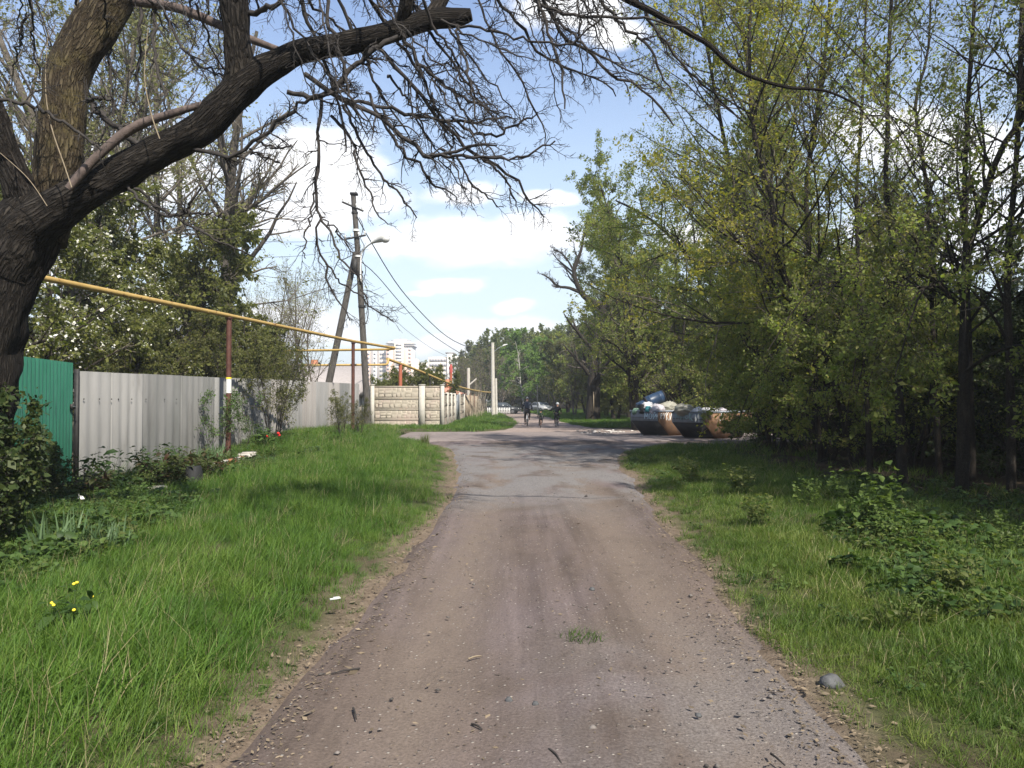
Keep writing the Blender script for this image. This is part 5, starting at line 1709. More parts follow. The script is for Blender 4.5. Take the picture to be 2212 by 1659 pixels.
    for k in range(60):
        y = rng.uniform(68, 96)
        p, R = stem(rng.uniform(1.8, 4.2), 0.018, rng, (0.15 * rng.normal(), 0.1 * rng.normal()), 0.05, 6, (-3.6 + rng.uniform(-0.5, 0.5), y, 0))
        dry.tubes(p, R, 3)
    o = link('dry_stems', dry.mesh('dry_stems', M['dry_stem']), kind='stuff')
    tag(o, 'tall dry pale stems in front of the reed fence', 'weeds')


def bed_plants():
    """shrubs and flowers between the fence and the grass"""
    climb = TreeKind('climber', 41, h=3.3, r=0.03, t0=0.1, n1=9, trunks=7, l1=(0.3, 0.6), a1=(15, 55), n2=6, n3=4, lp=4, lsize=0.055, leaf='leaf_olive', trop=(0, 0, 0.05), bark='bark_twig', droop=0.6)
    climb.place('shrub', 'tall leafy shrub with many dark stems leaning on the grey fence', on(-7.9, 25.6), 0, 1.0, cat='shrub')
    rose = TreeKind('rose', 42, h=1.9, r=0.012, t0=0.1, n1=8, trunks=4, l1=(0.25, 0.5), a1=(15, 50), n2=4, n3=2, lp=5, lsize=0.05, leaf='leaf_herb', trop=(0, 0, 0.1), bark='bark_twig')
    rose.place('shrub', 'thin climbing rose against the grey fence left of the brown post', on(-8.35, 21.6), 0, 1.0, cat='shrub')
    rose.place('shrub', 'thin climbing rose against the grey fence right of the brown post', on(-8.3, 23.6), 2, 0.95, cat='shrub')
    q = P(765, 925, 31)
    climb.place('shrub', 'bushy shrub at the foot of the second pipe post', on(q[0] + 0.3, 30.6), 3, 0.42, cat='shrub')
    q = P(735, 940, 28)
    climb.place('shrub', 'small olive shrub on the grass bank before the second pipe post', on(q[0], 28.2), 5, 0.5, cat='shrub')
    # the bush that hides the foot of the leaning tree
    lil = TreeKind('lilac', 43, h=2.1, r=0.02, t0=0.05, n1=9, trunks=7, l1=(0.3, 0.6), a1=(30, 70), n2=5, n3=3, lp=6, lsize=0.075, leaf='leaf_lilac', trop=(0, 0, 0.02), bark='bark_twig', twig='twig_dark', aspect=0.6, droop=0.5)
    lil.place('shrub', 'dark leafy bush at the foot of the leaning tree, before the green gate', on(-5.75, 8.3), 0, 0.8, cat='shrub')
    lil.place('shrub', 'low leafy bush at the left edge of the picture', on(-6.15, 8.9), 2, 0.78, cat='shrub')
    lil.place('shrub', 'small leafy bush low beside the green gate', on(-7.75, 12.6), 4, 0.55, cat='shrub')


def herb(name, seed, n, h, spread, lsize, leaf, aspect=0.6, per=8, tilt=0.5, stems=True, flower=None, nf=0, fs=0.04):
    """a plant of several leafy stalks, as (stalk mesh, leaf mesh, flower mesh)"""
    rng = np.random.default_rng(seed)
    st, lf, fl = MB(), MB(), MB()
    for k in range(n):
        a = rng.uniform(0, 6.28)
        r = spread * math.sqrt(rng.random())
        p, R = stem(h * rng.uniform(0.6, 1.0), 0.006, rng, (tilt * r * math.cos(a) / max(spread, 0.01), tilt * r * math.sin(a) / max(spread, 0.01)), 0.08, 6, (r * math.cos(a) * 0.4, r * math.sin(a) * 0.4, 0))
        st.tubes(p, R, 4)
        K = per
        f = rng.uniform(0.3, 1, K) * 5
        i = np.minimum(f.astype(int), 4)
        w = (f - i)[:, None]
        pos = p[i] * (1 - w) + p[i + 1] * w
        d = nrm(np.column_stack([rng.normal(size=(K, 2)), rng.uniform(-0.3, 0.5, K)]))
        broad_leaves(lf, pos + d * 0.03, d, rng, lsize, aspect)
        if k < nf:
            fl.blob(p[-1], (fs, fs, fs * 0.8), rng, 8, 5, 0.1, 0.2)
    return st.mesh(name + '_stalk', M['leaf_herb']), lf.mesh(name + '_leaf', M[leaf]), (fl.mesh(name + '_flower', M[flower]) if nf else None)


def broad_leaves(mb, pos, d, rng, size, aspect=0.7, svar=0.3):
    """leaves of six faces: folded on the midrib and bent over"""
    K = len(pos)
    up = np.tile(np.array([0, 0, 1.0]), (K, 1))
    s = nrm(np.cross(d, up + 0.3 * rng.normal(size=(K, 3))))
    n = nrm(np.cross(s, d))
    l = (size * np.exp(rng.normal(size=K) * svar))[:, None]
    w = l * aspect * 0.5
    m1 = pos + d * l * 0.35 + n * l * 0.06
    m2 = pos + d * l * 0.72 + n * l * 0.0
    tip = pos + d * l - n * l * 0.16
    V = np.stack([pos, m1, m2, tip, m1 + s * w + n * w * 0.3, m2 + s * w * 0.8 + n * w * 0.2, m1 - s * w + n * w * 0.3, m2 - s * w * 0.8 + n * w * 0.2], 1)
    o = (np.arange(K) * 8)[:, None]
    q = np.concatenate([o + np.array([[1, 4, 5, 2]]), o + np.array([[1, 2, 7, 6]])])
    t = np.concatenate([o + np.array([[0, 4, 1]]), o + np.array([[0, 1, 6]]), o + np.array([[2, 5, 3]]), o + np.array([[2, 3, 7]])])
    mb.add(V.reshape(-1, 3), q, t)


def place_herb(kind, name, label, x, y, rz=0, s=1.0, group=None, cat='plant'):
    t = thing(name, label, cat, (x, y, hz(x, y) - 0.01), rz, group, s)
    link('stalks', kind[0], t, kind='stuff')
    link('leaves', kind[1], t, kind='stuff')
    if kind[2] is not None:
        link('flowers', kind[2], t, kind='stuff')
    return t


def blade_clump(name, seed, n, h, w, mat, spread=0.15, lean=0.35):
    rng = np.random.default_rng(seed)
    mb = MB()
    for k in range(n):
        a = rng.uniform(0, 6.28)
        r = spread * math.sqrt(rng.random())
        b = np.array([r * math.cos(a), r * math.sin(a), 0])
        hh = h * rng.uniform(0.55, 1.0)
        a2 = rng.uniform(0, 6.28)
        le = lean * rng.uniform(0.2, 1.0)
        d = np.array([math.cos(a2) * le, math.sin(a2) * le, 1.0])
        side = np.array([-math.sin(a2 + 0.6), math.cos(a2 + 0.6), 0]) * w * 0.5 * rng.uniform(0.7, 1.2)
        pts = []
        for f in (0, 0.4, 0.75, 1.0):
            c = b + d * hh * f + np.array([d[0], d[1], -0.35]) * hh * le * 1.3 * f * f
            pts.append((c, side * (1 - f ** 2.2)))
        V = []
        for c, s_ in pts[:-1]:
            V += [c - s_, c + s_]
        V.append(pts[-1][0])
        mb.add(V, [(0, 1, 3, 2), (2, 3, 5, 4)], [(4, 5, 6)])
    return mb.mesh(name, mat)


def flower_bed():
    peony = herb('peony', 51, 26, 0.75, 0.5, 0.13, 'leaf_peony', 0.4, 12, 0.7)
    tall = herb('tall_herb', 52, 14, 0.95, 0.32, 0.13, 'leaf_herb', 0.45, 11, 0.5)
    tulip = herb('tulip', 53, 12, 0.55, 0.5, 0.2, 'leaf_herb', 0.25, 3, 0.4, True, 'petal_red', 3, 0.045)
    place_herb(tall, 'plant', 'leafy upright plant with reddish stalks before the left sheet of the fence', -7.3, 13.6, 0, 1.0)
    place_herb(peony, 'plant', 'reddish leaved peony in the middle of the bed', -6.55, 14.6, 0, 1.05)
    place_herb(peony, 'plant', 'peony plant right of the black pot', -6.2, 15.6, 2, 0.9)
    place_herb(peony, 'plant', 'low peony plant close to the gate', -7.0, 12.9, 4, 0.8)
    place_herb(peony, 'plant', 'peony plant in front of the brick edging', -6.75, 16.8, 1, 0.9)
    place_herb(tall, 'plant', 'leafy plant behind the peonies by the fence', -7.9, 16.8, 2, 0.8)
    place_herb(tall, 'plant', 'leafy plant at the foot of the corrugated sheets', -8.1, 18.4, 3, 0.8)
    place_herb(tall, 'plant', 'bushy plant at the fence foot right of the brown post', -7.9, 24.4, 3, 0.9)
    place_herb(tulip, 'flower', 'clump with red tulip flowers right of the brown post', -7.55, 23.9, 0, 1.1, cat='flower')
    iris = blade_clump('iris_leaves', 54, 46, 0.75, 0.045, M['leaf_iris'], 0.38, 0.4)
    ir = []
    for k, (x, y, s, lab) in enumerate(((-8.0, 20.6, 0.85, 'dark clump of sword leaves by the fence left of the brown post'), (-7.8, 19.4, 0.8, 'clump of sword leaves behind the brick edging'),
                                        (-4.85, 8.35, 0.75, 'large grey green clump of iris leaves in the left groundcover'), (-4.35, 8.3, 0.62, 'small clump of iris leaves right of the large clump'))):
        o = link('iris_clump', iris, None, (x, y, hz(x, y)), k * 1.3)
        o.scale = (s,) * 3
        tag(o, lab, 'plant', 'iris clumps')
    # white flower by the iris
    wf = thing('flower', 'white iris flower standing over the left groundcover', 'flower', (-5.0, 8.9, hz(-5, 8.9)))
    part('stalk', MB().tube([(0, 0, 0), (0.01, 0, 0.55)], 0.006, 5), M['leaf_herb'], wf)
    pt = MB()
    rng = np.random.default_rng(9)
    leaf_quads(pt, np.tile([0.01, 0, 0.54], (9, 1)), nrm(rng.normal(size=(9, 3)) * (1, 1, 0.7)), rng, 0.045, 0.7)
    part('petals', pt, M['petal_white'], wf, kind='stuff')
    # yellow rocket flower
    yf = herb('rocket', 55, 9, 0.42, 0.25, 0.10, 'leaf_herb', 0.4, 6, 0.6, True, 'petal_yellow', 6, 0.014)
    place_herb(yf, 'flower', 'yellow flowering weed in the grass at the lower left', -3.15, 5.5, 0, 0.9, cat='flower')
    # bricks
    t = thing('brick_edging', 'row of old red and pale bricks edging the flower bed by the brown post', 'edging', (-7.3, 20.3, hz(-7.3, 20.3)))
    a, b = np.array([-7.2, 17.6]), np.array([-7.35, 22.2])
    rng = random.Random(3)
    bm = MB().prism([(-0.125, 0), (0.125, 0), (0.125, 0.055), (0.118, 0.065), (-0.118, 0.065), (-0.125, 0.055)], 1, -0.06, 0.06)
    br, bp = bm.mesh('brick', M['brick_red']), bm.mesh('brick', M['brick_pale'])
    n = 17
    for lay in range(2):
        for k in range(n if lay == 0 else 13):
            f = (k + 0.5 * lay + 0.5) / n
            q = a * (1 - f) + b * f
            o = link('brick', br if rng.random() < 0.62 and f < 0.75 else bp, t, (q[0] + 7.3 + rng.uniform(-0.03, 0.03), q[1] - 20.3, 0.0 + 0.067 * lay), math.radians(90) + 0.03 + rng.uniform(-0.12, 0.12))
    mb = MB().box((0, 0, 0.05), (0.5, 0.9, 0.1)).box((0.04, 0.1, 0.115), (0.38, 0.6, 0.035))
    solo('slab', mb, M['brick_pale'], 'broken pale concrete slab at the foot of the brown post', 'slab', (-7.55, 22.0, hz(-7.5, 22) + 0.0), 0.3)
    # black pots
    for k, (x, y, lab) in enumerate(((-7.25, 13.35, 'black bucket turned over near the green gate'), (-6.15, 14.9, 'black plastic pot among the peonies'))):
        t = thing('pot', lab, 'pot', (x, y, hz(x, y)))
        part('bucket', MB().tubes(np.array([(0, 0, 0), (0, 0, 0.04), (0, 0, 0.36), (0, 0, 0.38)])[None], np.array([[0.19, 0.19, 0.145, 0.12]]), 14, True), M['bag_black'], t, True)
        part('rim', MB().tubes(np.array([(0, 0, 0.0), (0, 0, 0.03)])[None], np.array([[0.205, 0.205]]), 14, True), M['bag_black'], t)
    q = P(360, 1043, 15)
    solo('stone', MB().blob((0, 0, 0.03), (0.22, 0.14, 0.07), np.random.default_rng(4), 10, 7, 0.2, 0.3), M['brick_pale'], 'flat pale stone lying before the black pot', 'stone', (-6.5, 14.2, hz(-6.5, 14.2)))


left_garden()
bed_plants()
flower_bed()


# ---------------------------------------------------------------- the wood on the right
def front_tree(label, seed, pts, Y, group, boughs=0, **kw):
    """a trunk seen one by one in the photograph; pts run from the foot up"""
    w = []
    x0, y0, z0 = P(pts[0][0], pts[0][1], Y)
    rng = np.random.default_rng(seed)
    off = 0.0
    for k, q in enumerate(pts):
        off += rng.normal() * 0.25 if k else 0
        x, y, z = P(q[0], q[1], Y + off)
        w.append((x - x0, y - y0, z, 0.68 * q[2] * Y / F))
    w[0] = (0, 0, -0.1, w[0][3] * 1.2)
    s = smooth_path(w, 22)
    stems = [(s[:, :3], s[:, 3])]
    # boughs that arch out over the verge and hang low
    for k in range(boughs):
        i = int(np.argmin(np.abs(s[:, 2] - rng.uniform(2.2, 5.0))))
        a = math.radians(rng.uniform(150, 285))
        ln = rng.uniform(2.0, 3.4)
        z = s[i, 2]
        end = max(1.0, z - rng.uniform(0.8, 2.4))
        o = s[i, :3]
        dx, dy = math.cos(a) * ln, math.sin(a) * ln
        pp = smooth_path([o, o + (dx * 0.3, dy * 0.3, 0.35), o + (dx * 0.65, dy * 0.65, 0.25), (o[0] + dx, o[1] + dy, end)], 12)
        stems.append((pp, np.linspace(max(0.018, s[i, 3] * 0.35), 0.008, 12), 7))
    tk = TreeKind('front_tree', seed, stems=stems, **kw)
    return tk.place('tree', label, (x0, Y, hz(x0, Y)), 0, 1.0, group)


def right_wood():
    G1 = 'trunks at the front of the right hand wood'
    common = dict(l1=(0.22, 0.42), a1=(30, 65), n2=7, n3=5, lp=14, lsize=0.058, trop=(0, 0, 0.06), fall=0.5)
    front_tree('dark trunk leaning left at the wood edge, with yellowish spray of leaves', 61, [(1850, 1015, 13), (1815, 880, 12), (1783, 770, 11), (1743, 696, 11), (1700, 620, 9), (1674, 549, 8), (1668, 443, 8), (1643, 366, 7), (1623, 256, 6), (1619, 100, 5), (1628, -60, 3.5), (1640, -260, 2)], 19.5, G1, 0,
               t0=0.12, n1=44, leaf='leaf_yellow', **{**common, 'lp': 17, 'lsize': 0.07})
    front_tree('slim trunk close to the right of the left leaning trunk', 62, [(1775, 1010, 10), (1762, 800, 9), (1748, 560, 8), (1742, 400, 7), (1765, 250, 6), (1785, 100, 5), (1800, -100, 3)], 20.5, G1, 3, t0=0.2, n1=34, leaf='leaf_elm', **common)
    front_tree('straight dark trunk with clear sky on both sides of its top', 63, [(1950, 1062, 14), (1944, 900, 13), (1938, 787, 12), (1929, 550, 9.5), (1919, 466, 9), (1912, 400, 8.5), (1918, 300, 7.5), (1916, 250, 7), (1921, 100, 6.5), (1927, 0, 6), (1935, -200, 4), (1940, -420, 2)], 14.8, G1, 3,
               t0=0.25, n1=30, leaf='leaf_elm', l1=(0.15, 0.34), a1=(25, 55), n2=7, n3=5, lp=3, lsize=0.05, trop=(0, 0, 0.1))
    front_tree('thin forking trunk just right of the straight dark trunk', 64, [(2030, 1040, 9), (2018, 800, 8), (2012, 620, 7), (2006, 466, 6), (1993, 350, 5.5), (1977, 235, 5), (2005, 120, 4), (2012, -60, 2.5)], 16.0, G1, 3, t0=0.2, n1=26, leaf='leaf_elm', l1=(0.18, 0.38), a1=(25, 55), n2=7, n3=5, lp=4, lsize=0.05, trop=(0, 0, 0.1))
    front_tree('thick dark trunk with a strong bough rising to the right edge', 65, [(2078, 1082, 17), (2082, 800, 15), (2086, 620, 13), (2090, 549, 12), (2104, 516, 11), (2133, 416, 10), (2163, 333, 9), (2212, 262, 8), (2260, 140, 6), (2290, 0, 4)], 13.6, G1, 3, t0=0.3, n1=30, leaf='leaf_elm', **{**common, 'lp': 6})
    front_tree('upright dark stem growing beside the thick forked trunk', 66, [(2100, 1075, 11), (2094, 800, 10), (2086, 549, 8.5), (2083, 433, 7.5), (2093, 200, 6), (2104, 33, 5), (2112, -180, 3)], 13.9, G1, 3, t0=0.25, n1=30, leaf='leaf_elm', **{**common, 'lp': 5})
    front_tree('dark trunk at the right edge of the picture', 67, [(2185, 1100, 13), (2182, 850, 12), (2176, 600, 10), (2196, 350, 8), (2206, 100, 7), (2210, -150, 4)], 12.9, G1, 3, t0=0.25, n1=32, leaf='leaf_olive', **{**common, 'lp': 7})
    front_tree('slim dark trunk between the straight trunk and the yellowish spray', 68, [(1880, 1040, 9), (1872, 850, 8), (1858, 640, 7), (1850, 450, 6), (1862, 250, 5), (1870, 50, 3.6), (1880, -150, 2)], 16.8, G1, 3, t0=0.2, n1=26, leaf='leaf_elm', **{**common, 'lp': 5})
    front_tree('slim trunk standing left of the yellowish spray, leaning over the crossing', 69, [(1720, 985, 9), (1690, 800, 8), (1640, 600, 7.5), (1590, 420, 7), (1555, 260, 6), (1530, 120, 5), (1500, -60, 3)], 24.0, G1, 1, t0=0.15, n1=40, leaf='leaf_elm', **common)
    front_tree('long stemmed sapling arching out above the skips', 70, [(1700, 985, 8), (1655, 830, 7.5), (1590, 700, 7), (1520, 600, 6), (1450, 520, 5), (1390, 470, 4), (1330, 440, 2.5)], 25.0, G1, 0, t0=0.2, n1=34, leaf='leaf_elm', **{**common, 'a1': (30, 75), 'trop': (0, 0, 0.0)})

    elmA = TreeKind('elm_a', 71, h=13.5, r=0.17, trunks=2, t0=0.12, n1=34, l1=(0.22, 0.42), a1=(30, 70), n2=7, n3=5, lp=14, lsize=0.088, leaf='leaf_elm', trop=(0, 0, 0.06))
    elmT = TreeKind('elm_tall', 78, h=18.5, r=0.2, trunks=2, t0=0.36, n1=34, l1=(0.14, 0.27), a1=(30, 62), n2=7, n3=5, lp=13, lsize=0.085, leaf='leaf_elm', trop=(0, 0, 0.07))
    elmB = TreeKind('elm_b', 72, h=11.5, r=0.13, trunks=3, t0=0.08, n1=26, l1=(0.28, 0.5), a1=(35, 80), n2=7, n3=5, lp=14, lsize=0.088, leaf='leaf_elm', trop=(0, 0, 0.02))
    elmC = TreeKind('elm_c', 73, h=10, r=0.12, trunks=2, t0=0.1, n1=30, l1=(0.3, 0.52), a1=(35, 80), n2=7, n3=5, lp=14, lsize=0.085, leaf='leaf_green', trop=(0, 0, 0.03))
    low = TreeKind('low_elm', 74, h=5.2, r=0.05, trunks=6, t0=0.1, n1=12, l1=(0.35, 0.65), a1=(35, 85), n2=6, n3=5, lp=12, lsize=0.07, leaf='leaf_elm', trop=(0, 0, -0.02), droop=0.4)
    lowd = TreeKind('low_dark', 75, h=4.2, r=0.045, trunks=7, t0=0.05, n1=10, l1=(0.35, 0.65), a1=(35, 85), n2=6, n3=4, lp=9, lsize=0.09, leaf='leaf_shaded', trop=(0, 0, -0.01))
    G2 = 'leafy trees round the skips'
    for k, (tk, x, y, s, lab) in enumerate((
            (elmA, 7.2, 44.5, 1.1, 'tall leafy tree right behind the left skip'),
            (elmT, 8.7, 26.8, 1.0, 'tallest leafy tree, its crown filling the sky above the yellowish spray'),
            (elmB, 9.6, 43.8, 1.05, 'broad leafy tree behind the right skip'),
            (elmC, 10.4, 67.0, 1.8, 'bluish green leafy tree whose top stands out leftmost against the cloud'),
            (elmA, 12.6, 44.0, 1.12, 'tall leafy tree standing right of the skips'),
            (elmB, 13.5, 28.8, 0.6, 'broad leafy tree overhanging the right skip'),
            (elmA, 11.2, 26.2, 0.68, 'tall leafy tree at the corner of the crossing road'),
            (elmC, 9.0, 49.0, 1.15, 'green leafy tree behind the blue drum, deeper in'),
            (elmB, 12.0, 24.0, 0.55, 'leafy tree behind the yellowish spray'),
            (elmA, 14.0, 46.0, 1.2, 'tall leafy tree far behind the right skip'))):
        tk.place('tree', lab, on(x, y), k * 1.7 + 0.4, s, G2)
    G3 = 'low bushes along the wood edge'
    for k, (tk, x, y, s, lab) in enumerate((
            (low, 9.1, 27.2, 0.75, 'leafy bush at the road corner in front of the right skip'),
            (low, 8.3, 24.3, 1.25, 'leafy bush arching over the corner grass'),
            (low, 8.5, 20.8, 1.2, 'leafy bush with drooping sprays under the left leaning trunk'),
            (low, 9.4, 18.0, 0.8, 'leafy bush under the straight dark trunk'),
            (low, 11.2, 28.6, 1.0, 'leafy bush across the road, right of the skips'),
            (low, 11.6, 43.4, 1.1, 'leafy bush close behind the right skip'),
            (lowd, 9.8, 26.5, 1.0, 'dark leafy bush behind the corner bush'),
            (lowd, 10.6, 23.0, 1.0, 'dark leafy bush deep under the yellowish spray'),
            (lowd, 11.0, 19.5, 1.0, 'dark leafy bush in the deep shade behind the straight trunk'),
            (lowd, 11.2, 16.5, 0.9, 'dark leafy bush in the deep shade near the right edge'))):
        tk.place('shrub', lab, on(x, y), k * 2.1, s, G3, 'shrub')
    # more trunks in the dark behind: nothing in the picture tells these apart
    wood = TreeKind('back_tree', 76, h=13, r=0.12, trunks=1, t0=0.25, n1=26, l1=(0.2, 0.4), a1=(30, 65), n2=7, n3=4, lp=8, lsize=0.11, leaf='leaf_shaded', trop=(0, 0, 0.08))
    wood2 = TreeKind('back_tree_b', 77, h=12, r=0.10, trunks=2, t0=0.2, n1=20, l1=(0.2, 0.42), a1=(30, 65), n2=7, n3=4, lp=8, lsize=0.10, leaf='leaf_shaded', trop=(0, 0, 0.08))
    rng = np.random.default_rng(5)
    pts = []
    tries = 0
    while len(pts) < 40 and tries < 4000:
        tries += 1
        y = rng.uniform(9, 60)
        x = rng.uniform(15.0 - 0.05 * y, 21 + 0.40 * y)
        if x > 0.75 * y + 5 or (30 < y < 42 and x < 15):
            continue
        if all((x - a) ** 2 + (y - b) ** 2 > 3.0 for a, b in pts):
            pts.append((x, y))
    for k, (x, y) in enumerate(pts):
        (wood if k % 2 else wood2).place('tree', 'slim young tree in the tangled dark wood behind the front trunks', on(x, y), rng.uniform(0, 6), rng.uniform(0.62, 0.85), 'slim trees deep in the right hand wood')
    # the wood goes on along the lane to the right of the camera
    for k, (x, y) in enumerate(((10.5, 8.6), (12.8, 11.0), (9.6, 5.6), (12.0, 4.0), (14.5, 7.4), (10.6, 1.6), (15.5, 12.5), (13.4, 0.2))):
        (elmA, elmB)[k % 2].place('tree', ('leafy tree of the wood at the right of the lane, level with the viewer', 'broad leafy tree of the wood at the right of the lane, level with the viewer')[k % 2], on(x, y), k * 1.9, rng.uniform(0.8, 1.0), 'nearest trees of the right hand wood')
    return wood, wood2, lowd


WOOD = right_wood()


def old_tree():
    Y = 62.0
    b = P(1281, 906, Y)
    b = (b[0], Y, hz(b[0], Y))
    k = Y / F
    def q(px, py, dy=0):
        p = np.array(P(px, py, Y + dy))
        return p - np.array(b)
    rng = np.random.default_rng(12)
    st = [(smooth_path([q(1281, 915), q(1282, 860), q(1284, 800), q(1290, 740), q(1305, 690), q(1300, 655)], 14), np.linspace(0.62, 0.30, 14))]
    st.append((smooth_path([q(1300, 660), q(1285, 655), q(1262, 640), q(1245, 610), q(1240, 580), q(1254, 545), q(1262, 500)], 14), np.linspace(0.28, 0.07, 14)))
    st.append((smooth_path([q(1254, 632), q(1230, 622), q(1205, 618), q(1185, 600), q(1170, 592)], 12), np.linspace(0.15, 0.05, 12)))
    st.append((smooth_path([q(1242, 590), q(1225, 560), q(1210, 545), q(1195, 540)], 10), np.linspace(0.10, 0.04, 10)))
    st.append((smooth_path([q(1290, 740), q(1330, 690), q(1350, 620), q(1340, 560)], 12), np.linspace(0.3, 0.08, 12)))
    tk = TreeKind('old_tree', 12, stems=st, t0=0.3, n1=10, l1=(0.3, 0.6), a1=(25, 70), n2=6, n3=4, lp=0, trop=(0, 0, 0.05), bark='bark_wood', twig='twig_dark', rmin=0.012)
    t = thing('tree', 'old thick dark trunk on the far verge with bare crooked limbs against the sky', 'tree', b)
    link('trunk', tk.trunk, t)
    link('twigs', tk.twigs, t, kind='stuff')
    sp = MB().box((-0.02, -0.60, 1.5), (0.06, 0.1, 1.7))
    link('scar', sp.mesh('scar', M['wood_pale']), t)


old_tree()


def far_wood():
    f1 = TreeKind('far_tree_a', 81, h=11, r=0.16, trunks=2, t0=0.1, n1=30, l1=(0.25, 0.45), a1=(30, 75), n2=8, n3=3, lp=10, lsize=0.17, leaf='leaf_elm', trop=(0, 0, 0.05), rmin=0.01)
    f2 = TreeKind('far_tree_b', 82, h=9, r=0.14, trunks=3, t0=0.08, n1=24, l1=(0.3, 0.5), a1=(35, 80), n2=8, n3=3, lp=10, lsize=0.16, leaf='leaf_olive', trop=(0, 0, 0.03), rmin=0.01)
    f3 = TreeKind('far_tree_c', 83, h=9, r=0.10, trunks=3, t0=0.1, n1=20, l1=(0.25, 0.45), a1=(20, 50), n2=8, n3=4, lp=1, lsize=0.12, leaf='leaf_pale', trop=(0, 0, 0.1), bark='bark_grey', rmin=0.012)
    bi = TreeKind('birch', 84, h=9.5, r=0.08, trunks=1, t0=0.2, n1=34, l1=(0.25, 0.4), a1=(35, 65), n2=9, n3=3, lp=13, lsize=0.14, leaf='leaf_birch', trop=(0, 0, -0.10), bark='bark_birch', droop=1.5, rmin=0.008)
    pop = TreeKind('willow', 85, h=10, r=0.15, trunks=2, t0=0.12, n1=30, l1=(0.3, 0.45), a1=(30, 70), n2=8, n3=3, lp=10, lsize=0.17, leaf='leaf_green', trop=(0, 0, -0.02), rmin=0.01)
    G = 'trees along the path beyond the crossing'
    def at(px, Y):
        x = (px - CX) / F * Y
        return (x, Y, 0.0)
    rows = [
        (f1, 1330, 62, 1.0, 'leafy tree right of the old dark trunk, behind the left skip'),
        (f2, 1365, 68, 1.0, 'olive leafy tree above the left end of the left skip'),
        (f2, 1312, 76, 1.05, 'olive tree close behind the old dark trunk'),
        (f1, 1268, 84, 1.05, 'leafy tree just left of the old dark trunk'),
        (f3, 1240, 78, 0.95, 'half bare greyish tree right of the bigger child on a bicycle'),
        (f2, 1225, 92, 1.0, 'olive tree behind the bigger child on a bicycle'),
        (f1, 1205, 108, 1.1, 'leafy tree on the right of the far path bend'),
        (bi, 1132, 100, 1.15, 'light green drooping birch above the adult cyclist'),
        (bi, 1162, 96, 1.0, 'light green drooping birch with white stem left of the children'),
        (pop, 1190, 125, 1.15, 'fresh green tree rising behind the two birches'),
        (f2, 1105, 130, 1.2, 'olive tree right of the slim concrete pole'),
        (f3, 1080, 120, 1.1, 'bare greyish tree touching the slim concrete pole'),
        (f1, 1130, 150, 1.35, 'tall tree at the end of the path behind the birches'),
        (pop, 1095, 145, 1.15, 'fresh green tree behind the concrete pole'),
        (f3, 1025, 135, 0.9, 'bare greyish tree right of the long apartment block'),
        (f2, 1170, 165, 1.5, 'large olive tree in the far background centre'),
        (f1, 1225, 150, 1.55, 'large leafy tree in the far background right of centre'),
        (f2, 1275, 130, 1.6, 'large olive tree far behind the old dark trunk'),
    ]
    for k, (tk, px, Y, s, lab) in enumerate(rows):
        tk.place('tree', lab, at(px, Y), 1.1 * k, s, G)
    return f1, f2, f3, pop


FAR = far_wood()


# ---------------------------------------------------------------- scattered cover (instanced by geometry nodes)
def scatter(name, label, cat, pts, rots, scl, meshes, kind='stuff'):
    coll = bpy.data.collections.new(name + '_kinds')
    for i, me in enumerate(meshes):
        o = bpy.data.objects.new('%s_kind_%02d' % (name, i), me)
        coll.objects.link(o)
    me = bpy.data.meshes.new(name)
    pts = np.asarray(pts, np.float32)
    me.vertices.add(len(pts))
    me.vertices.foreach_set('co', pts.ravel())
    a = me.attributes.new('rot', 'FLOAT_VECTOR', 'POINT')
    a.data.foreach_set('vector', np.asarray(rots, np.float32).ravel())
    a = me.attributes.new('scl', 'FLOAT', 'POINT')
    a.data.foreach_set('value', np.asarray(scl, np.float32))
    a = me.attributes.new('pick', 'INT', 'POINT')
    a.data.foreach_set('value', (np.arange(len(pts)) * 7919 % len(meshes)).astype(np.int32))
    o = link(name, me, kind=kind)
    tag(o, label, cat)
    ng = bpy.data.node_groups.new(name + '_nodes', 'GeometryNodeTree')
    ng.interface.new_socket('Geometry', in_out='INPUT', socket_type='NodeSocketGeometry')
    ng.interface.new_socket('Geometry', in_out='OUTPUT', socket_type='NodeSocketGeometry')
    n = ng.nodes
    gi, go = n.new('NodeGroupInput'), n.new('NodeGroupOutput')
    ci = n.new('GeometryNodeCollectionInfo')
    ci.inputs['Collection'].default_value = coll
    ci.inputs['Separate Children'].default_value = True
    ci.inputs['Reset Children'].default_value = True
    ip = n.new('GeometryNodeInstanceOnPoints')
    ip.inputs['Pick Instance'].default_value = True

    def att(nm, t):
        q_ = n.new('GeometryNodeInputNamedAttribute')
        q_.data_type = t
        q_.inputs['Name'].default_value = nm
        return [s_ for s_ in q_.outputs if s_.enabled and s_.name == 'Attribute'][0]
    e2r = n.new('FunctionNodeEulerToRotation')
    L = ng.links
    L.new(att('rot', 'FLOAT_VECTOR'), e2r.inputs[0])
    L.new(gi.outputs[0], ip.inputs['Points'])
    L.new(ci.outputs[0], ip.inputs['Instance'])
    L.new(att('pick', 'INT'), ip.inputs['Instance Index'])
    L.new(e2r.outputs[0], ip.inputs['Rotation'])
    L.new(att('scl', 'FLOAT'), ip.inputs['Scale'])
    L.new(ip.outputs[0], go.inputs[0])
    md = o.modifiers.new('scatter', 'NODES')
    md.node_group = ng
    return o


def tuft_mesh(name, seed, n, h, w, mat, spread, lean=0.5):
    return blade_clump(name, seed, n, h, w, mat, spread, lean)


def sample(rng, x0, x1, y0, y1, dens):
    n = int((x1 - x0) * (y1 - y0) * dens)
    return rng.uniform(x0, x1, n), rng.uniform(y0, y1, n)


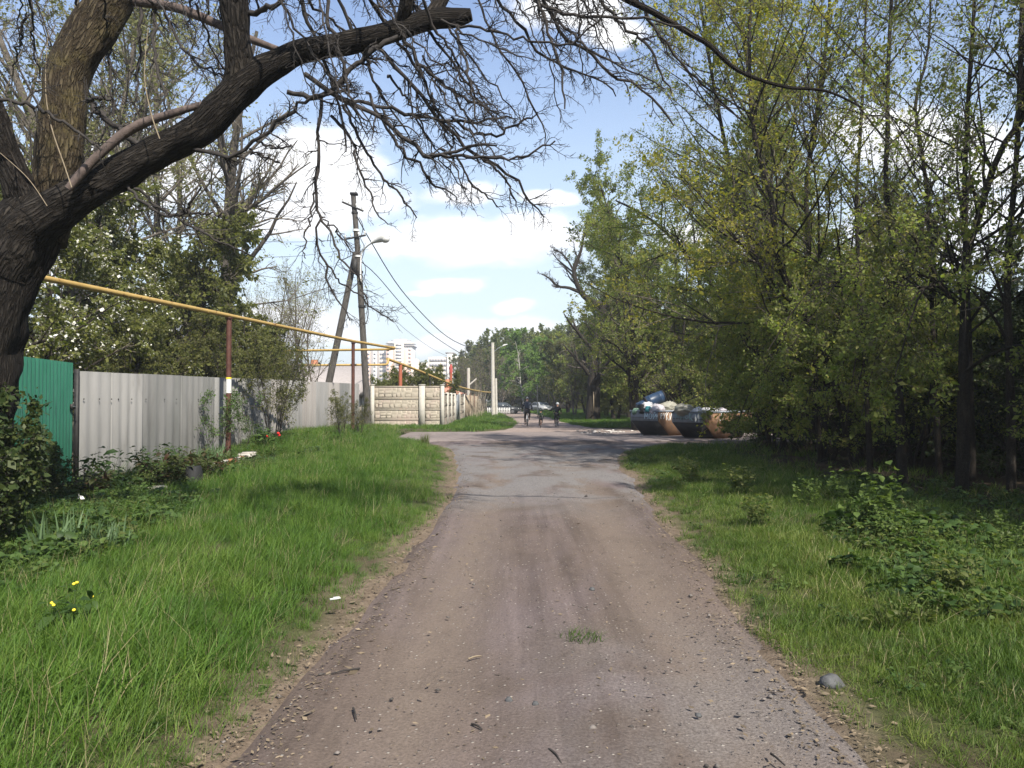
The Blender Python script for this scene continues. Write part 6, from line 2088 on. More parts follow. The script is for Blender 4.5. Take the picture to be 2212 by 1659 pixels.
def grass():
    rng = np.random.default_rng(17)
    # left verge
    kinds = [tuft_mesh('grass_tuft', 100 + k, 24, 0.25, 0.0058, M['grass'], 0.11, 0.6) for k in range(5)]
    kinds += [tuft_mesh('grass_tuft', 120 + k, 18, 0.31, 0.0064, M['grass'], 0.13, 0.9) for k in range(2)]
    kinds += [tuft_mesh('grass_tuft', 125, 4, 0.42, 0.004, M['straw'], 0.12, 0.8), tuft_mesh('grass_tuft', 126, 12, 0.16, 0.016, M['leaf_herb'], 0.1, 1.2)]
    X, Y = [], []
    for y0, y1, dn in ((2.4, 6, 190), (6, 10, 120), (10, 16, 85), (16, 24, 62), (24, 41, 46)):
        x, y = sample(rng, -9.0, 0, y0, y1, dn)
        X.append(x)
        Y.append(y)
    X, Y = np.concatenate(X), np.concatenate(Y)
    d = lane_l(np.minimum(Y, 33.4)) - X
    keep = (d > -0.02 + 0.10 * rng.random(len(X))) & ~in_road(X, Y, 0.05) & (X > -8.8) & (X > -0.72 * Y - 1.2)
    bed = (Y > 11.5) & (Y < 22.5) & (X < -6.3 + 0.35 * vnoise(X, Y, 0.8) + 0.0 * Y)
    keep &= ~(bed & (rng.random(len(X)) < 0.85))
    cover = (X < -4.6 + 0.5 * vnoise(X, Y, 0.7)) & (Y > 6.5) & (Y < 12.5)
    keep &= ~(cover & (rng.random(len(X)) < 0.75))
    fringe = np.clip((d - 0.05 + 0.28 * vnoise(X, Y, 1.7)) / 0.45, 0.0, 1)
    keep &= rng.random(len(X)) < 0.3 + 0.7 * fringe
    X, Y, d = X[keep], Y[keep], d[keep]
    hgt = 0.42 + 0.55 * sstep(0.1, 0.9, d + 0.25 * vnoise(X, Y, 1.4)) + 0.22 * vnoise(X, Y, 0.55) + 0.18 * vnoise(X, Y, 2.0)
    hgt = np.where((d < 1.2) & (Y > 14) & (Y < 30), hgt * 0.62, hgt)
    hgt = np.clip(hgt, 0.28, 1.3) * rng.uniform(0.75, 1.2, len(X)) * (1 + 0.012 * np.maximum(Y - 10, 0))
    tall = (X < -4.8) & (Y > 26)
    hgt = np.where(tall, hgt * 1.15, hgt)
    rot = np.column_stack([rng.normal(0, 0.12, len(X)), rng.normal(0, 0.12, len(X)), rng.uniform(0, 6.28, len(X))])
    scatter('grass', 'lush bright green grass on the left verge', 'grass', np.column_stack([X, Y, H(X, Y) - 0.015]), rot, hgt, kinds)

    # right verge: shorter, mixed with weeds
    kinds = [tuft_mesh('short_tuft', 140 + k, 22, 0.16, 0.0062, M['grass_right'], 0.10, 0.75) for k in range(6)]
    kinds += [tuft_mesh('short_tuft', 150 + k, 12, 0.12, 0.011, M['grass_right'], 0.08, 0.9) for k in range(2)]
    kinds += [tuft_mesh('short_tuft', 155, 5, 0.24, 0.004, M['straw'], 0.1, 0.9)]
    X, Y = [], []
    for y0, y1, dn in ((2.4, 6, 430), (6, 10, 240), (10, 16, 120), (16, 31, 80)):
        x, y = sample(rng, 1.4, 9.5, y0, y1, dn)
        X.append(x)
        Y.append(y)
    X, Y = np.concatenate(X), np.concatenate(Y)
    d = X - lane_r(np.minimum(Y, 33.4))
    keep = (d > 0.03 + 0.08 * rng.random(len(X))) & ~in_road(X, Y, 0.05) & (X < 0.72 * Y + 1.2)
    edge = 6.05 + 0.4 * vnoise(X, Y, 0.6)
    keep &= rng.random(len(X)) < 1 - sstep(-0.6, 0.6, X - edge) * 0.97
    fringe = np.clip((d - 0.1 + 0.25 * vnoise(X, Y, 1.9)) / 0.5, 0, 1)
    keep &= rng.random(len(X)) < 0.25 + 0.75 * fringe
    X, Y, d = X[keep], Y[keep], d[keep]
    hgt = 0.72 + 0.2 * sstep(0.3, 1.5, d) + 0.6 * sstep(1.6, 3.4, d + 0.5 * vnoise(X, Y, 0.7)) + 0.25 * vnoise(X, Y, 0.8)
    hgt = np.clip(hgt, 0.35, 1.9) * rng.uniform(0.7, 1.25, len(X)) * (1 + 0.014 * np.maximum(Y - 10, 0))
    hgt = np.where((Y > 23) & (d > 0.6), hgt * 1.25, hgt)
    rot = np.column_stack([rng.normal(0, 0.15, len(X)), rng.normal(0, 0.15, len(X)), rng.uniform(0, 6.28, len(X))])
    scatter('grass', 'shorter mixed grass on the right verge', 'grass', np.column_stack([X, Y, H(X, Y) - 0.012]), rot, hgt, kinds)

    # verges beyond the crossing
    kinds = [tuft_mesh('far_tuft', 160 + k, 14, 0.34, 0.02, M['grass'], 0.22, 0.6) for k in range(4)]
    x, y = sample(rng, -9, 14, 40.5, 75, 16)
    x2, y2 = sample(rng, -8, 12, 75, 138, 6)
    X, Y = np.concatenate([x, x2]), np.concatenate([y, y2])
    keep = ~in_road(X, Y, 0.15) & ((X > -4.1) | (Y < 47.3)) & (Y > 42.3) & (X > -8.8) & (X < 11)
    X, Y = X[keep], Y[keep]
    worn = np.clip((X + 1.6) / 1.5, 0, 1) * np.clip((2 - X) / 1.0, 0, 1)
    hgt = np.clip(0.8 + 0.35 * vnoise(X, Y, 0.6), 0.35, 1.4) * rng.uniform(0.7, 1.2, len(X)) * (1 - 0.45 * worn) * np.where(Y > 75, 1.3, 1)
    rot = np.column_stack([rng.normal(0, 0.1, len(X)), rng.normal(0, 0.1, len(X)), rng.uniform(0, 6.28, len(X))])
    scatter('grass', 'bright grass on the verges beyond the crossing', 'grass', np.column_stack([X, Y, H(X, Y) - 0.02]), rot, hgt, kinds)

    # the tuft in the middle of the lane and single tussocks
    mid = tuft_mesh('lane_tuft', 170, 110, 0.10, 0.006, M['grass_right'], 0.16, 0.9)
    x, y, z = P(1255, 1378, 5.66)
    tag(link('grass_tuft', mid, None, (x, 5.66, 0.0)), 'small grass tuft growing in the middle of the dirt lane', 'grass tuft')
    dk = tuft_mesh('tussock', 171, 120, 0.55, 0.012, M['leaf_green'], 0.16, 0.35)
    x = (918 - CX) / F * 29.5
    tag(link('grass_tuft', dk, None, (x, 29.5, hz(x, 29.5))), 'dark grass tussock at the left corner of the crossing', 'grass tuft')


def ground_cover():
    rng = np.random.default_rng(23)
    kinds = []
    for k in range(4):
        r2 = np.random.default_rng(200 + k)
        mb = MB()
        n = 22
        a = r2.uniform(0, 6.28, n)
        r = 0.14 * np.sqrt(r2.random(n))
        pos = np.column_stack([r * np.cos(a), r * np.sin(a), r2.uniform(0.04, 0.14, n)])
        d = nrm(np.column_stack([np.cos(a) + 0.4 * r2.normal(size=n), np.sin(a) + 0.4 * r2.normal(size=n), r2.uniform(-0.1, 0.5, n)]))
        broad_leaves(mb, pos, d, r2, (0.05, 0.042, 0.062, 0.036)[k], (0.85, 0.55, 0.9, 0.7)[k])
        st = np.stack([np.column_stack([pos[:, 0] * 0.3, pos[:, 1] * 0.3, np.zeros(n)]), pos], 1)
        mb.tubes(st, np.full((n, 2), 0.003), 3)
        kinds.append(mb.mesh('cover_leaf', M[('leaf_herb', 'leaf_green', 'leaf_herb', 'leaf_maple')[k]]))
    # left patch
    x, y = sample(rng, -8.6, -2.9, 6.3, 13.2, 46)
    keep = (x < -4.3 + 0.55 * vnoise(x, y, 0.7) - 0.18 * (y - 8)) & (x > -0.72 * y - 1.0) & (rng.random(len(x)) < np.clip(0.8 + 0.5 * vnoise(x, y, 1.3), 0.25, 1))
    x, y = x[keep], y[keep]
    rot = np.column_stack([rng.normal(0, 0.2, len(x)), rng.normal(0, 0.2, len(x)), rng.uniform(0, 6.28, len(x))])
    scatter('ground_cover', 'broad leaved groundcover on the left, under the leaning tree', 'ground cover', np.column_stack([x, y, H(x, y)]), rot, np.clip(1.0 + 0.3 * vnoise(x, y, 1.1), 0.5, 1.6) * rng.uniform(0.7, 1.3, len(x)), kinds)
    # sparse weeds through the bed
    x, y = sample(rng, -8.7, -5.8, 12.5, 27, 7)
    x2, y2 = sample(rng, -8.7, -5.5, 27, 40, 5)
    x, y = np.concatenate([x, x2]), np.concatenate([y, y2])
    rot = np.column_stack([rng.normal(0, 0.2, len(x)), rng.normal(0, 0.2, len(x)), rng.uniform(0, 6.28, len(x))])
    scatter('weeds', 'low leafy weeds along the foot of the grey fence', 'weeds', np.column_stack([x, y, H(x, y)]), rot, rng.uniform(0.7, 1.5, len(x)), kinds)
    # right patch
    x, y = sample(rng, 2.6, 9.0, 4.4, 15.0, 46)
    cx = 4.25 + 0.33 * (y - 8.0)
    keep = (np.abs(x - cx - 0.4 * vnoise(x, y, 0.6)) < 0.5 + 0.3 * vnoise(x, y, 1.1) + 0.03 * (y - 6)) & (y > 5.6) & (x < 0.72 * y + 1)
    keep |= (x > 6.3) & (x < 8.4) & (y > 9) & (rng.random(len(x)) < 0.10) & (x < 0.72 * y + 1)
    x, y = x[keep], y[keep]
    rot = np.column_stack([rng.normal(0, 0.2, len(x)), rng.normal(0, 0.2, len(x)), rng.uniform(0, 6.28, len(x))])
    scatter('ground_cover', 'broad leaved groundcover in the right verge', 'ground cover', np.column_stack([x, y, H(x, y)]), rot, np.clip(1.05 + 0.3 * vnoise(x, y, 1.1), 0.5, 1.6) * rng.uniform(0.7, 1.3, len(x)), kinds)
    # small rosettes all over the right verge
    x, y = sample(rng, 1.6, 7.5, 3.2, 26, 3.0)
    d = x - lane_r(y)
    keep = (d > 0.25) & (x < 0.72 * y + 1)
    x, y = x[keep], y[keep]
    rot = np.column_stack([rng.normal(0, 0.2, len(x)), rng.normal(0, 0.2, len(x)), rng.uniform(0, 6.28, len(x))])
    scatter('weeds', 'small leafy weeds among the right verge grass', 'weeds', np.column_stack([x, y, H(x, y)]), rot, rng.uniform(0.4, 0.9, len(x)), kinds)
    # dark undergrowth inside the wood
    low = WOOD[2]
    pts = []
    tries = 0
    while len(pts) < 240 and tries < 6000:
        tries += 1
        y = rng.uniform(10, 58)
        x = rng.uniform(12.5, 20 + 0.42 * y)
        if x > 0.8 * y + 6 or (29.5 < y < 42 and x < 14):
            continue
        pts.append((x, y))
    pts = np.array(pts)
    rot = np.column_stack([np.zeros((len(pts), 2)), rng.uniform(0, 6.28, len(pts))])
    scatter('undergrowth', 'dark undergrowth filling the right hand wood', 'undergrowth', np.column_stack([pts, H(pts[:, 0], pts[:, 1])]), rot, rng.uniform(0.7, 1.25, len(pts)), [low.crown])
    # the far wood as one mass
    pts = []
    for k in range(150):
        y = rng.uniform(130, 330)
        x = rng.uniform(-0.02, 0.42) * y
        pts.append((x, y))
    for k in range(70):
        y = rng.uniform(70, 160)
        x = rng.uniform(0.14, 0.5) * y + 3
        pts.append((x, y))
    for k in range(70):
        y = rng.uniform(125, 230)
        pts.append((rng.uniform(-0.025, 0.075) * y, y))
    for k in range(14):
        y = rng.uniform(150, 260)
        x = rng.uniform(-0.06, 0.0) * y
        pts.append((x, y))
    pts = np.array(pts)
    rot = np.column_stack([np.zeros((len(pts), 2)), rng.uniform(0, 6.28, len(pts))])
    scatter('far_wood', 'far off spring wood beyond the end of the path', 'wood', np.column_stack([pts, np.zeros(len(pts))]), rot, rng.uniform(1.0, 1.5, len(pts)), [FAR[0].crown, FAR[1].crown, FAR[3].crown])
    # low scrub masking the foot of the far wood
    pts = np.array([(rng.uniform(0.055, 0.3) * y + 3, y) for y in rng.uniform(60, 150, 90)] + [(rng.uniform(-0.02, 0.12) * y, y) for y in rng.uniform(140, 200, 60)] + [(rng.uniform(-0.2, -0.05) * y, y) for y in rng.uniform(120, 200, 30)])
    rot = np.column_stack([np.zeros((len(pts), 2)), rng.uniform(0, 6.28, len(pts))])
    scatter('scrub', 'olive scrub at the foot of the far trees', 'undergrowth', np.column_stack([pts, np.zeros(len(pts))]), rot, rng.uniform(0.28, 0.55, len(pts)), [FAR[1].crown])


def right_herbs():
    mp = herb('maple_seedling', 301, 16, 1.05, 0.42, 0.075, 'leaf_maple', 0.9, 15, 0.6)
    nt_ = herb('nettle', 302, 18, 0.8, 0.4, 0.09, 'leaf_green', 0.55, 14, 0.4)
    bd = herb('burdock', 303, 12, 0.28, 0.36, 0.10, 'leaf_herb', 0.85, 3, 0.9)
    def gx(px, py):
        Y = CAMH * F / (py - 864)
        return (px - CX) / F * Y, Y
    G = 'tall weeds along the right verge'
    for k, (kd, px, py, s, lab) in enumerate((
            (mp, 1865, 1165, 0.95, 'bright maple seedling standing tall at the edge of the dark wood'),
            (mp, 1815, 1110, 0.6, 'second bright maple seedling just behind the tall one'),
            (mp, 1745, 1115, 0.55, 'small maple seedling left of the tall one'),
            (mp, 1930, 1195, 0.5, 'low maple seedling right of the tall one'),
            (nt_, 1600, 1085, 0.75, 'leafy nettle clump on the right verge near the lane'),
            (nt_, 1640, 1150, 0.6, 'low nettle clump in the middle of the right verge'),
            (nt_, 1490, 1055, 0.75, 'dark weed clump with white flowers at the lane bend'),
            (mp, 2150, 1185, 0.45, 'leafy young plant at the right edge of the wood floor'),
            (mp, 2195, 1235, 0.5, 'leafy young plant at the right picture edge'),
            (bd, 1850, 1260, 0.9, 'broad leaved burdock left in the right groundcover'),
            (nt_, 2060, 1320, 0.5, 'low nettle clump in the right groundcover'))):
        x, y = gx(px, py)
        place_herb(kd, 'plant', lab, x, y, k * 1.1, s, G)


def lane_litter():
    rng = np.random.default_rng(31)
    # pebbles
    mb = MB()
    n = 4600
    y = 2.6 + 20 * rng.random(n) ** 1.7
    f = rng.random(n)
    l, r = lane_l(y), lane_r(y)
    x = l - 0.15 + f * (r - l + 0.3)
    mid = np.abs(x - 0.35 - 0.02 * y) < 0.28
    right = (x > 0.2) & (y < 6)
    keep = mid | right | (rng.random(n) < 0.3) | (f < 0.12) | (f > 0.88)
    x, y = x[keep], y[keep]
    base = np.array([(1, 0, 0), (0, 1, 0), (-1, 0, 0), (0, -1, 0), (0, 0, 0.8), (0, 0, -0.6)])
    tri = np.array([(0, 1, 4), (1, 2, 4), (2, 3, 4), (3, 0, 4), (1, 0, 5), (2, 1, 5), (3, 2, 5), (0, 3, 5)])
    k = len(x)
    s = 0.0052 * np.exp(rng.normal(size=k) * 0.55)
    V = base[None] * (1 + 0.35 * rng.normal(size=(k, 6, 1))) * s[:, None, None] * np.array([1.2, 1.0, 0.8])
    a = rng.uniform(0, 6.28, k)
    c_, s_ = np.cos(a)[:, None], np.sin(a)[:, None]
    V = np.stack([V[..., 0] * c_ - V[..., 1] * s_, V[..., 0] * s_ + V[..., 1] * c_, V[..., 2]], -1)
    V += np.stack([x, y, np.where(in_road(x, y, -0.05), 0.012, H(x, y) + 0.004)], -1)[:, None]
    T = (np.arange(k) * 6)[:, None, None] + tri[None]
    mb.add(V.reshape(-1, 3), None, T.reshape(-1, 3))
    tag(link('gravel', mb.mesh('gravel', M['pebble']), kind='stuff'), 'loose gravel and grit on the dirt lane', 'gravel')
    # dry leaves and chips along both edges and down the middle
    lf = MB()
    n = 14000
    y = 2.6 + 24 * rng.random(n) ** 1.8
    side = rng.random(n)
    off = rng.normal(-0.02, 0.15, n)
    x = np.where(side < 0.42, lane_l(y) + off, np.where(side < 0.86, lane_r(y) - off, lane_l(y) + rng.random(n) * (lane_r(y) - lane_l(y))))
    z = np.where(in_road(x, y, -0.05), 0.018, H(x, y) + 0.02)
    pos = np.column_stack([x, y, z])
    d = nrm(np.column_stack([rng.normal(size=(n, 2)), 0.12 * rng.normal(size=n)]))
    leaf_quads(lf, pos, d, rng, 0.022, 0.45, 0.45, 4.0)
    tag(link('dry_leaves', lf.mesh('dry_leaves', M['dry_leaf']), kind='stuff'), 'dry fallen leaves along the lane edges', 'leaves')

    def gp(px, py):
        Y = CAMH * F / (py - 864)
        return np.array([(px - CX) / F * Y, Y])
    # sticks lying on the lane
    for (pa, pb, lab) in (((1185, 1620), (1212, 1652), 'dark twig lying at the bottom middle of the lane'), ((766, 1532), (773, 1556), 'short dark twig on the left side of the lane'),
                          ((1020, 1566), (1042, 1578), 'short reddish twig lying left of the lane middle'), ((780, 1447), (718, 1458), 'thin dry twig along the left lane edge'),
                          ((1012, 1426), (1040, 1420), 'pale wood chip on the lane'), ((1660, 1630), (1690, 1655), 'dark twig at the lower right of the lane')):
        a, b = gp(*pa), gp(*pb)
        m = (a + b) / 2 + rng.normal(size=2) * 0.012
        pts = smooth_path([(a[0], a[1], 0.022), (m[0], m[1], 0.03), (b[0], b[1], 0.022)], 7)
        o = np.array((m[0], m[1], 0.0))
        tag(link('twig', MB().tubes((pts - o)[None], np.linspace(0.007, 0.004, 7)[None], 5, True).mesh('twig', M['wood_pale'] if 'pale' in lab else M['bark_twig']), None, tuple(o)), lab, 'twig', 'twigs on the lane')
    for (px, py, r_, lab) in ((1790, 1478, 0.075, 'grey stone at the right lane edge'), (1100, 1514, 0.028, 'dark small stone in the middle of the lane'), (1156, 1522, 0.026, 'small grey stone right of the dark one'),
                              (1278, 1275, 0.03, 'small pale stone further up the lane'), (1505, 1545, 0.02, 'tiny dark stone on the right side of the lane')):
        a = gp(px, py)
        solo('stone', MB().blob((0, 0, r_ * 0.3), (r_, r_ * 0.8, r_ * 0.62), rng, 7, 5, 0.35, 0.6), M['stone'], lab, 'stone', (a[0], a[1], hz(a[0], a[1]) if px > 1700 else 0.01), rng.uniform(0, 6), 'stones by the lane')
    for (px, py, lab) in ((726, 1336, 'white paper scrap lying in the left grass'), (1573, 1338, 'white paper scrap at the right grass edge')):
        a = gp(px, py)
        solo('litter', MB().box((0, 0, 0), (0.085, 0.02, 0.012)).box((0.012, 0.006, 0.008), (0.05, 0.016, 0.008)), M['petal_white'], lab, 'litter', (a[0], a[1], hz(a[0], a[1]) + (0.16 if px < 900 else 0.03)), 0.5)


grass()
ground_cover()
right_herbs()
lane_litter()


# ---------------------------------------------------------------- cyclists and cars
def bicycle(label, x, y, s, fmat, rz=0.0, lean=0.0):
    """rides towards +y"""
    t = thing('bicycle', label, 'bicycle', (x, y, 0.018), rz, 'bicycles ridden down the path', s)
    t.rotation_euler = (0, lean, rz)
    Rw = 0.335
    for yy in (-0.52, 0.52):
        w = part('wheel', MB().tubes(np.array([(-0.05, yy, Rw), (0.05, yy, Rw)])[None], np.array([[0.025, 0.025]]), 8, True), M['chrome'], t)
        a = np.linspace(0, 2 * np.pi, 29)
        ring = np.column_stack([np.zeros(29), yy + (Rw - 0.018) * np.cos(a), Rw + (Rw - 0.018) * np.sin(a)])
        part('tyre', MB().tube(ring, 0.021, 7, False), M['rubber'], w, True)
        ring = np.column_stack([np.zeros(29), yy + (Rw - 0.045) * np.cos(a), Rw + (Rw - 0.045) * np.sin(a)])
        part('rim', MB().tube(ring, 0.012, 6, False), M['chrome'], w, True)
        sp = MB()
        for k in range(14):
            b = k * 2 * math.pi / 14
            sp.tube([(0.02 * (-1) ** k, yy, Rw), (0, yy + (Rw - 0.05) * math.cos(b), Rw + (Rw - 0.05) * math.sin(b))], 0.0025, 3, False)
        part('spokes', sp, M['chrome'], w, kind='stuff')
    fr = MB()
    st, bb, hd, ra, fa = (0, -0.2, 0.86), (0, -0.08, 0.28), (0, 0.36, 0.84), (0, -0.52, Rw), (0, 0.52, Rw)
    for a, b in ((st, bb), (bb, hd), (st, hd)):
        fr.tube([a, b], 0.02, 8)
    for sx in (-0.05, 0.05):
        fr.tube([(sx, ra[1], ra[2]), (sx * 0.6, bb[1], bb[2])], 0.012, 6)
        fr.tube([(sx, ra[1], ra[2]), (sx * 0.4, st[1], st[2] - 0.1)], 0.012, 6)
        fr.tube([(sx, fa[1], fa[2]), (sx, hd[1] + 0.03, hd[2] - 0.2), (0, hd[1], hd[2])], 0.014, 6)
    part('frame', fr, M[fmat], t, True)
    part('seat_post', MB().tube([(0, -0.2, 0.84), (0, -0.23, 0.97)], 0.013, 6), M['chrome'], t)
    part('saddle', MB().blob((0, -0.24, 0.985), (0.085, 0.14, 0.035), np.random.default_rng(1), 10, 6, 0.02), M['rubber'], t, True)
    part('mudguard', MB().tube([(0, -0.86, 0.5), (0, -0.75, 0.66), (0, -0.55, 0.72)], 0.03, 6), M['paper'] if fmat == 'frame_grey' else M['rubber'], t)
    hb = part('handlebar', MB().tube(smooth_path([(-0.3, 0.28, 1.04), (-0.2, 0.36, 1.04), (0, 0.38, 0.98), (0.2, 0.36, 1.04), (0.3, 0.28, 1.04)], 14), 0.013, 6), M['frame_dark'], t, True)
    for sx in (-1, 1):
        part('grip', MB().tube([(sx * 0.31, 0.27, 1.04), (sx * 0.24, 0.325, 1.04)], 0.019, 6), M['rubber'], hb)
    part('crank', MB().tube([(-0.07, -0.08, 0.28), (0.07, -0.08, 0.28)], 0.016, 6).tube([(-0.07, -0.08, 0.28), (-0.09, -0.08, 0.12)], 0.01, 5).tube([(0.07, -0.08, 0.28), (0.09, -0.08, 0.44)], 0.01, 5), M['chrome'], t)
    part('pedal', MB().box((-0.14, -0.08, 0.115), (0.09, 0.09, 0.02)), M['rubber'], t)
    part('pedal', MB().box((0.14, -0.08, 0.445), (0.09, 0.09, 0.02)), M['rubber'], t)
    return t


def skin_mesh(name, verts, edges, radii, mat, parent, level=1):
    me = bpy.data.meshes.new(name)
    me.from_pydata([tuple(v) for v in verts], edges, [])
    o = link(name, me, parent)
    me.materials.append(mat)
    sk = o.modifiers.new('skin', 'SKIN')
    sk.use_smooth_shade = True
    for i, r in enumerate(radii):
        rr = r if hasattr(r, '__len__') else (r, r)
        me.skin_vertices[0].data[i].radius = rr
        me.skin_vertices[0].data[i].use_root = (i == 0)
    ss = o.modifiers.new('smooth', 'SUBSURF')
    ss.levels = level
    ss.render_levels = level
    return o


def rider(label, x, y, s, jacket, trousers, cap, shoe, lean=0.25, head_turn=0.0, helmet=True, rz=0.0, hood=False, child=False):
    """seated on a bicycle of the same scale: hips on the saddle, hands on the grips, feet on the pedals"""
    t = thing('person', label, 'person', (x, y, 0.018), rz, 'cyclists riding away down the path', s)
    hip = np.array([0, -0.22, 1.06])
    sh = np.array([0, -0.22 + lean * 0.85, 1.06 + 0.50])
    nk = sh + (0, 0.03, 0.07)
    hd = nk + (0, 0.05, 0.15)
    hk = 1.22 if child else 1.0
    V, E, R = [], [], []

    def chain(pts, rad, frm=None):
        last = frm
        for p, r in zip(pts, rad):
            V.append(p)
            R.append(r)
            if last is not None:
                E.append((last, len(V) - 1))
            last = len(V) - 1
        return last
    i_hip = chain([hip], [0.09])
    i_sh = chain([hip * 0.6 + sh * 0.4, sh * 0.88 + hip * 0.12], [0.08, 0.085], i_hip)
    i_nk = chain([nk], [0.055], i_sh)
    chain([hd - (0, 0, 0.04), hd + (0, 0, 0.06)], [0.085 * hk, 0.085 * hk], i_nk)
    arms, legs = {}, {}
    for sx, foot in ((-1, (-0.14, -0.05, 0.16)), (1, (0.14, -0.05, 0.48))):
        hand = np.array([sx * 0.29, 0.27, 1.075])
        s0 = sh + (sx * 0.19, 0, -0.02)
        el = (s0 + hand) / 2 + (sx * 0.07, -0.05, -0.06)
        arms[sx] = (s0, el, hand)
        a = chain([s0, el, hand - (0, 0.05, -0.01)], [0.05, 0.04, 0.027], i_sh)
        for k in range(4):       # four fingers closed round the grip, and the thumb
            b = np.array([sx * (0.262 + 0.017 * k), 0.30 - 0.013 * k, 1.085])
            ln = (0.9, 1.0, 0.95, 0.8)[k]
            chain([b, b + np.array((0, 0.035, -0.012)) * ln, b + np.array((0, 0.030, -0.045)) * ln], [0.010, 0.009, 0.008], a)
        chain([hand + (-sx * 0.04, -0.03, 0.005), hand + (-sx * 0.05, 0.0, -0.02)], [0.011, 0.009], a)
        h0 = hip + (sx * 0.09, 0, -0.04)
        foot = np.array(foot)
        mid = (h0 + foot) / 2
        dist = np.linalg.norm(h0 - foot)
        bend = math.sqrt(max(0.0, 0.455 ** 2 - (dist / 2) ** 2))
        kn = mid + np.array((sx * 0.04, bend * 0.95, bend * 0.25))
        legs[sx] = (h0, kn, foot)
        chain([h0, kn, foot + (0, -0.03, 0.03), foot + (0, 0.06, 0.0), foot + (0, 0.14, -0.005)], [0.08, 0.055, 0.038, 0.036, 0.028], i_hip)
    skin_mesh('body', V, E, R, M['skin'], t)
    # face: nose and ears are small, but they are there
    f = MB().blob(hd + (0, 0.105 * hk, 0.0), (0.016, 0.022, 0.024), np.random.default_rng(1), 6, 5, 0.0)
    for sx in (-1, 1):
        f.blob(hd + (sx * 0.09 * hk, 0, 0.0), (0.012, 0.022, 0.034), np.random.default_rng(1), 6, 5, 0.0)
    part('nose_and_ears', f, M['skin'], t, True, kind='stuff')
    # jacket over torso and arms
    V, E, R = [], [], []
    i0 = chain([hip + (0, 0, 0.02)], [(0.17, 0.17)])
    i1 = chain([hip * 0.6 + sh * 0.4, sh * 0.93 + hip * 0.07], [(0.18, 0.17), (0.2, 0.18)], i0)
    chain([nk - (0, 0, 0.01)], [0.085], i1)
    if hood:
        chain([nk + (0, -0.09, -0.03)], [0.085], i1)
    for sx in (-1, 1):
        s0, el, hand = arms[sx]
        chain([s0, el, hand * 0.88 + el * 0.12], [0.072, 0.06, 0.042], i1)
    skin_mesh('jacket', V, E, R, M[jacket], t)
    V, E, R = [], [], []
    i0 = chain([hip], [(0.165, 0.15)])
    for sx in (-1, 1):
        h0, kn, foot = legs[sx]
        chain([h0, kn, foot + (0, -0.035, 0.07)], [0.098, 0.072, 0.052], i0)
    skin_mesh('trousers', V, E, R, M[trousers], t)
    for sx in (-1, 1):
        foot = legs[sx][2]
        part('shoe', MB().blob(foot + (0, 0.05, -0.005), (0.047, 0.135, 0.045), np.random.default_rng(2), 10, 6, 0.03), M[shoe], t, True)
    c = MB().blob(hd + (0, -0.005, 0.065 * hk), (0.108 * hk, 0.125 * hk, 0.095 * hk), np.random.default_rng(3), 14, 9, 0.0)
    v = c.v[0]
    lowz = hd[2] + 0.02
    v[:, 2] = np.maximum(v[:, 2], lowz + (v[:, 1] - hd[1]) * 0.12)
    part('cap', c, M[cap], t, True)
    return t


def cyclists():
    for lab_p, lab_b, px, py, s, j, tr, cap, shoe, fm, le, ch, rz in (
            ('adult cyclist in dark jacket and grey cap riding away', 'dark bicycle under the adult cyclist', 1139, 921, 1.0, 'cloth_navy', 'cloth_black', 'cap_grey', 'rubber', 'frame_grey', 0.2, False, -0.05),
            ('small child in black hooded coat on a tiny bicycle', 'tiny child bicycle with pale wheels, the smallest of the three', 1168, 925, 0.58, 'cloth_green', 'cloth_black', 'cloth_green', 'shoe_white', 'frame_orange', 0.2, True, -0.06),
            ('bigger child in black jacket and white cap riding on the right', 'dark bicycle under the bigger child with white cap', 1203, 922, 0.80, 'cloth_black', 'cloth_black', 'cap_white', 'shoe_white', 'frame_dark', 0.5, True, -0.22)):
        Y = CAMH * F / (py - 864)
        x = (px - CX) / F * Y
        bicycle(lab_b, x, Y, s, fm, rz)
        rider(lab_p, x, Y, s, j, tr, cap, shoe, le, rz=rz, hood=ch, child=ch)


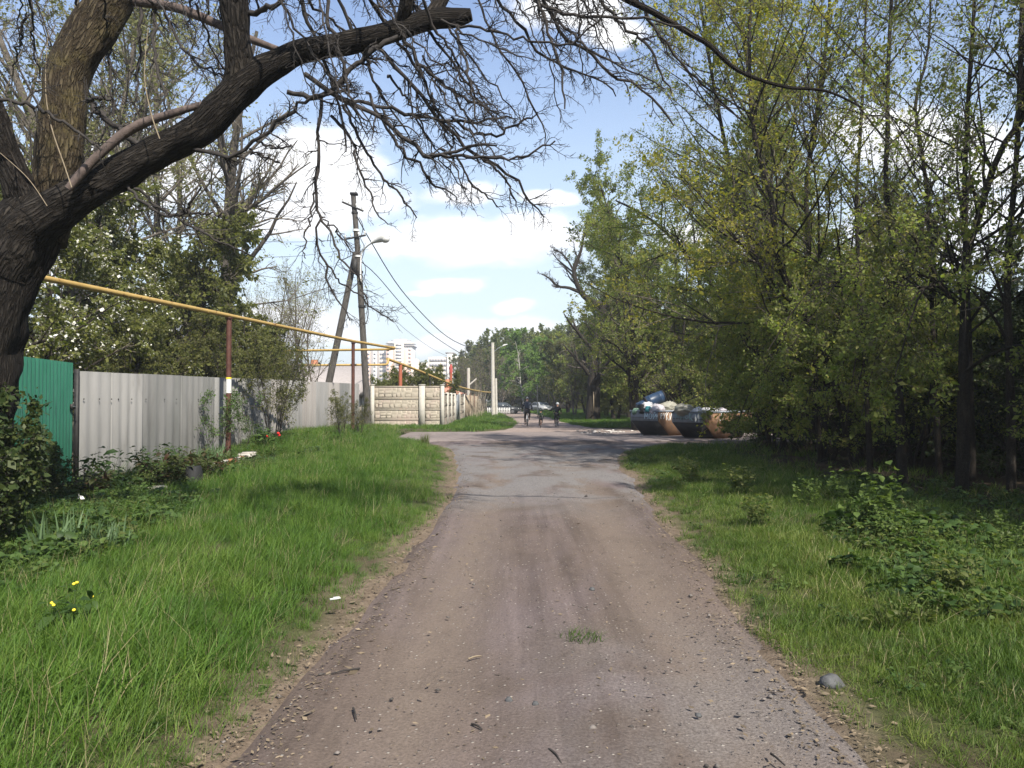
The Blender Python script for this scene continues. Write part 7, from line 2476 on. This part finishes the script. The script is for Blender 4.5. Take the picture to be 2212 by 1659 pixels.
def car(label, x, y, rz, mat):
    """length along y, front towards -y"""
    t = thing('parked_car', label, 'car', (x, y, 0.02), rz, 'parked cars by the far path')
    W = 1.7
    body = [(-2.05, 0.32), (-2.0, 0.70), (-1.85, 0.80), (-0.95, 0.92), (1.55, 0.95), (2.0, 0.90), (2.08, 0.62), (2.05, 0.32)]
    mb = MB().prism(body, 0, -W / 2, W / 2)
    part('body', mb, M[mat], t)
    cab = MB()
    lo = [(-0.95, 0.925), (1.65, 0.945)]
    z1 = 1.42
    V = [(-W / 2 + 0.04, -0.98, 0.925), (W / 2 - 0.04, -0.98, 0.925), (W / 2 - 0.04, 1.62, 0.945), (-W / 2 + 0.04, 1.62, 0.945),
         (-W / 2 + 0.2, -0.28, z1), (W / 2 - 0.2, -0.28, z1), (W / 2 - 0.2, 1.1, z1), (-W / 2 + 0.2, 1.1, z1)]
    cab.add(V, [(0, 1, 5, 4), (1, 2, 6, 5), (2, 3, 7, 6), (3, 0, 4, 7), (4, 5, 6, 7)])
    cb = part('cabin', cab, M[mat], t)
    def inset(a, b, c_, d, f=0.86, push=0.012):
        p = np.array([V[a], V[b], V[c_], V[d]], float)
        m = p.mean(0)
        n = np.cross(p[1] - p[0], p[3] - p[0])
        n /= np.linalg.norm(n)
        if np.dot(n, m - np.array([0, 0.3, 1.1])) < 0:
            n = -n
        w = m + (p - m) * f
        return np.vstack([w + n * push, w - n * 0.01]), [(0, 1, 2, 3), (4, 7, 6, 5), (0, 4, 5, 1), (1, 5, 6, 2), (2, 6, 7, 3), (3, 7, 4, 0)]
    for nm, q_ in (('windscreen', (0, 1, 5, 4)), ('side_window', (1, 2, 6, 5)), ('rear_window', (2, 3, 7, 6)), ('side_window', (3, 0, 4, 7))):
        part(nm, MB().add(*inset(*q_)), M['glass_dark'], cb)
    for sx in (-1, 1):
        for yy in (-1.28, 1.25):
            w = part('wheel', MB().tubes(np.array([(sx * 0.70, yy, 0.31), (sx * 0.88, yy, 0.31)])[None], np.array([[0.31, 0.31]]), 18, True), M['rubber'], t)
            part('rim', MB().tubes(np.array([(sx * 0.86, yy, 0.31), (sx * 0.895, yy, 0.31)])[None], np.array([[0.19, 0.17]]), 14, True), M['chrome'], w)
        part('headlight', MB().blob((sx * 0.62, -2.0, 0.66), (0.17, 0.06, 0.08), np.random.default_rng(1), 10, 6, 0.0), M['lamp_glass'], t, True)
        part('tail_light', MB().box((sx * 0.66, 2.04, 0.74), (0.22, 0.06, 0.14)), M['red_paint'], t)
        part('mirror', MB().box((sx * 0.93, -0.62, 1.0), (0.14, 0.1, 0.1)), M[mat], t)
    part('bumper', MB().box((0, -2.07, 0.42), (1.62, 0.12, 0.18)), M['rubber'], t)
    part('bumper', MB().box((0, 2.08, 0.42), (1.62, 0.12, 0.18)), M['rubber'], t)
    part('number_plate', MB().box((0, -2.14, 0.45), (0.5, 0.02, 0.11)), M['paper'], t)
    return t


cyclists()
car('dark car parked behind the white picket fence at the far left', -1.0, 96, 1.35, 'car_dark')
car('grey car parked under the birches beyond the small child', 4.2, 110, 0.5, 'car_silver')


# ---------------------------------------------------------------- air
def haze():
    m, nt, out = new_mat('air')
    v = nt.new('ShaderNodeVolumePrincipled')
    v.inputs['Color'].default_value = (0.86, 0.90, 0.95, 1)
    v.inputs['Density'].default_value = 0.0008
    v.inputs['Anisotropy'].default_value = 0.2
    nt.l.new(v.outputs[0], out.inputs['Volume'])
    x0, x1, y0, y1, z0, z1 = -2600, 2600, -500, 3600, -1.2, 48.0
    mb = MB().box(((x0 + x1) / 2, (y0 + y1) / 2, (z0 + z1) / 2), (x1 - x0, y1 - y0, z1 - z0))
    link('haze', mb.mesh('haze', m), kind='stuff')


haze()
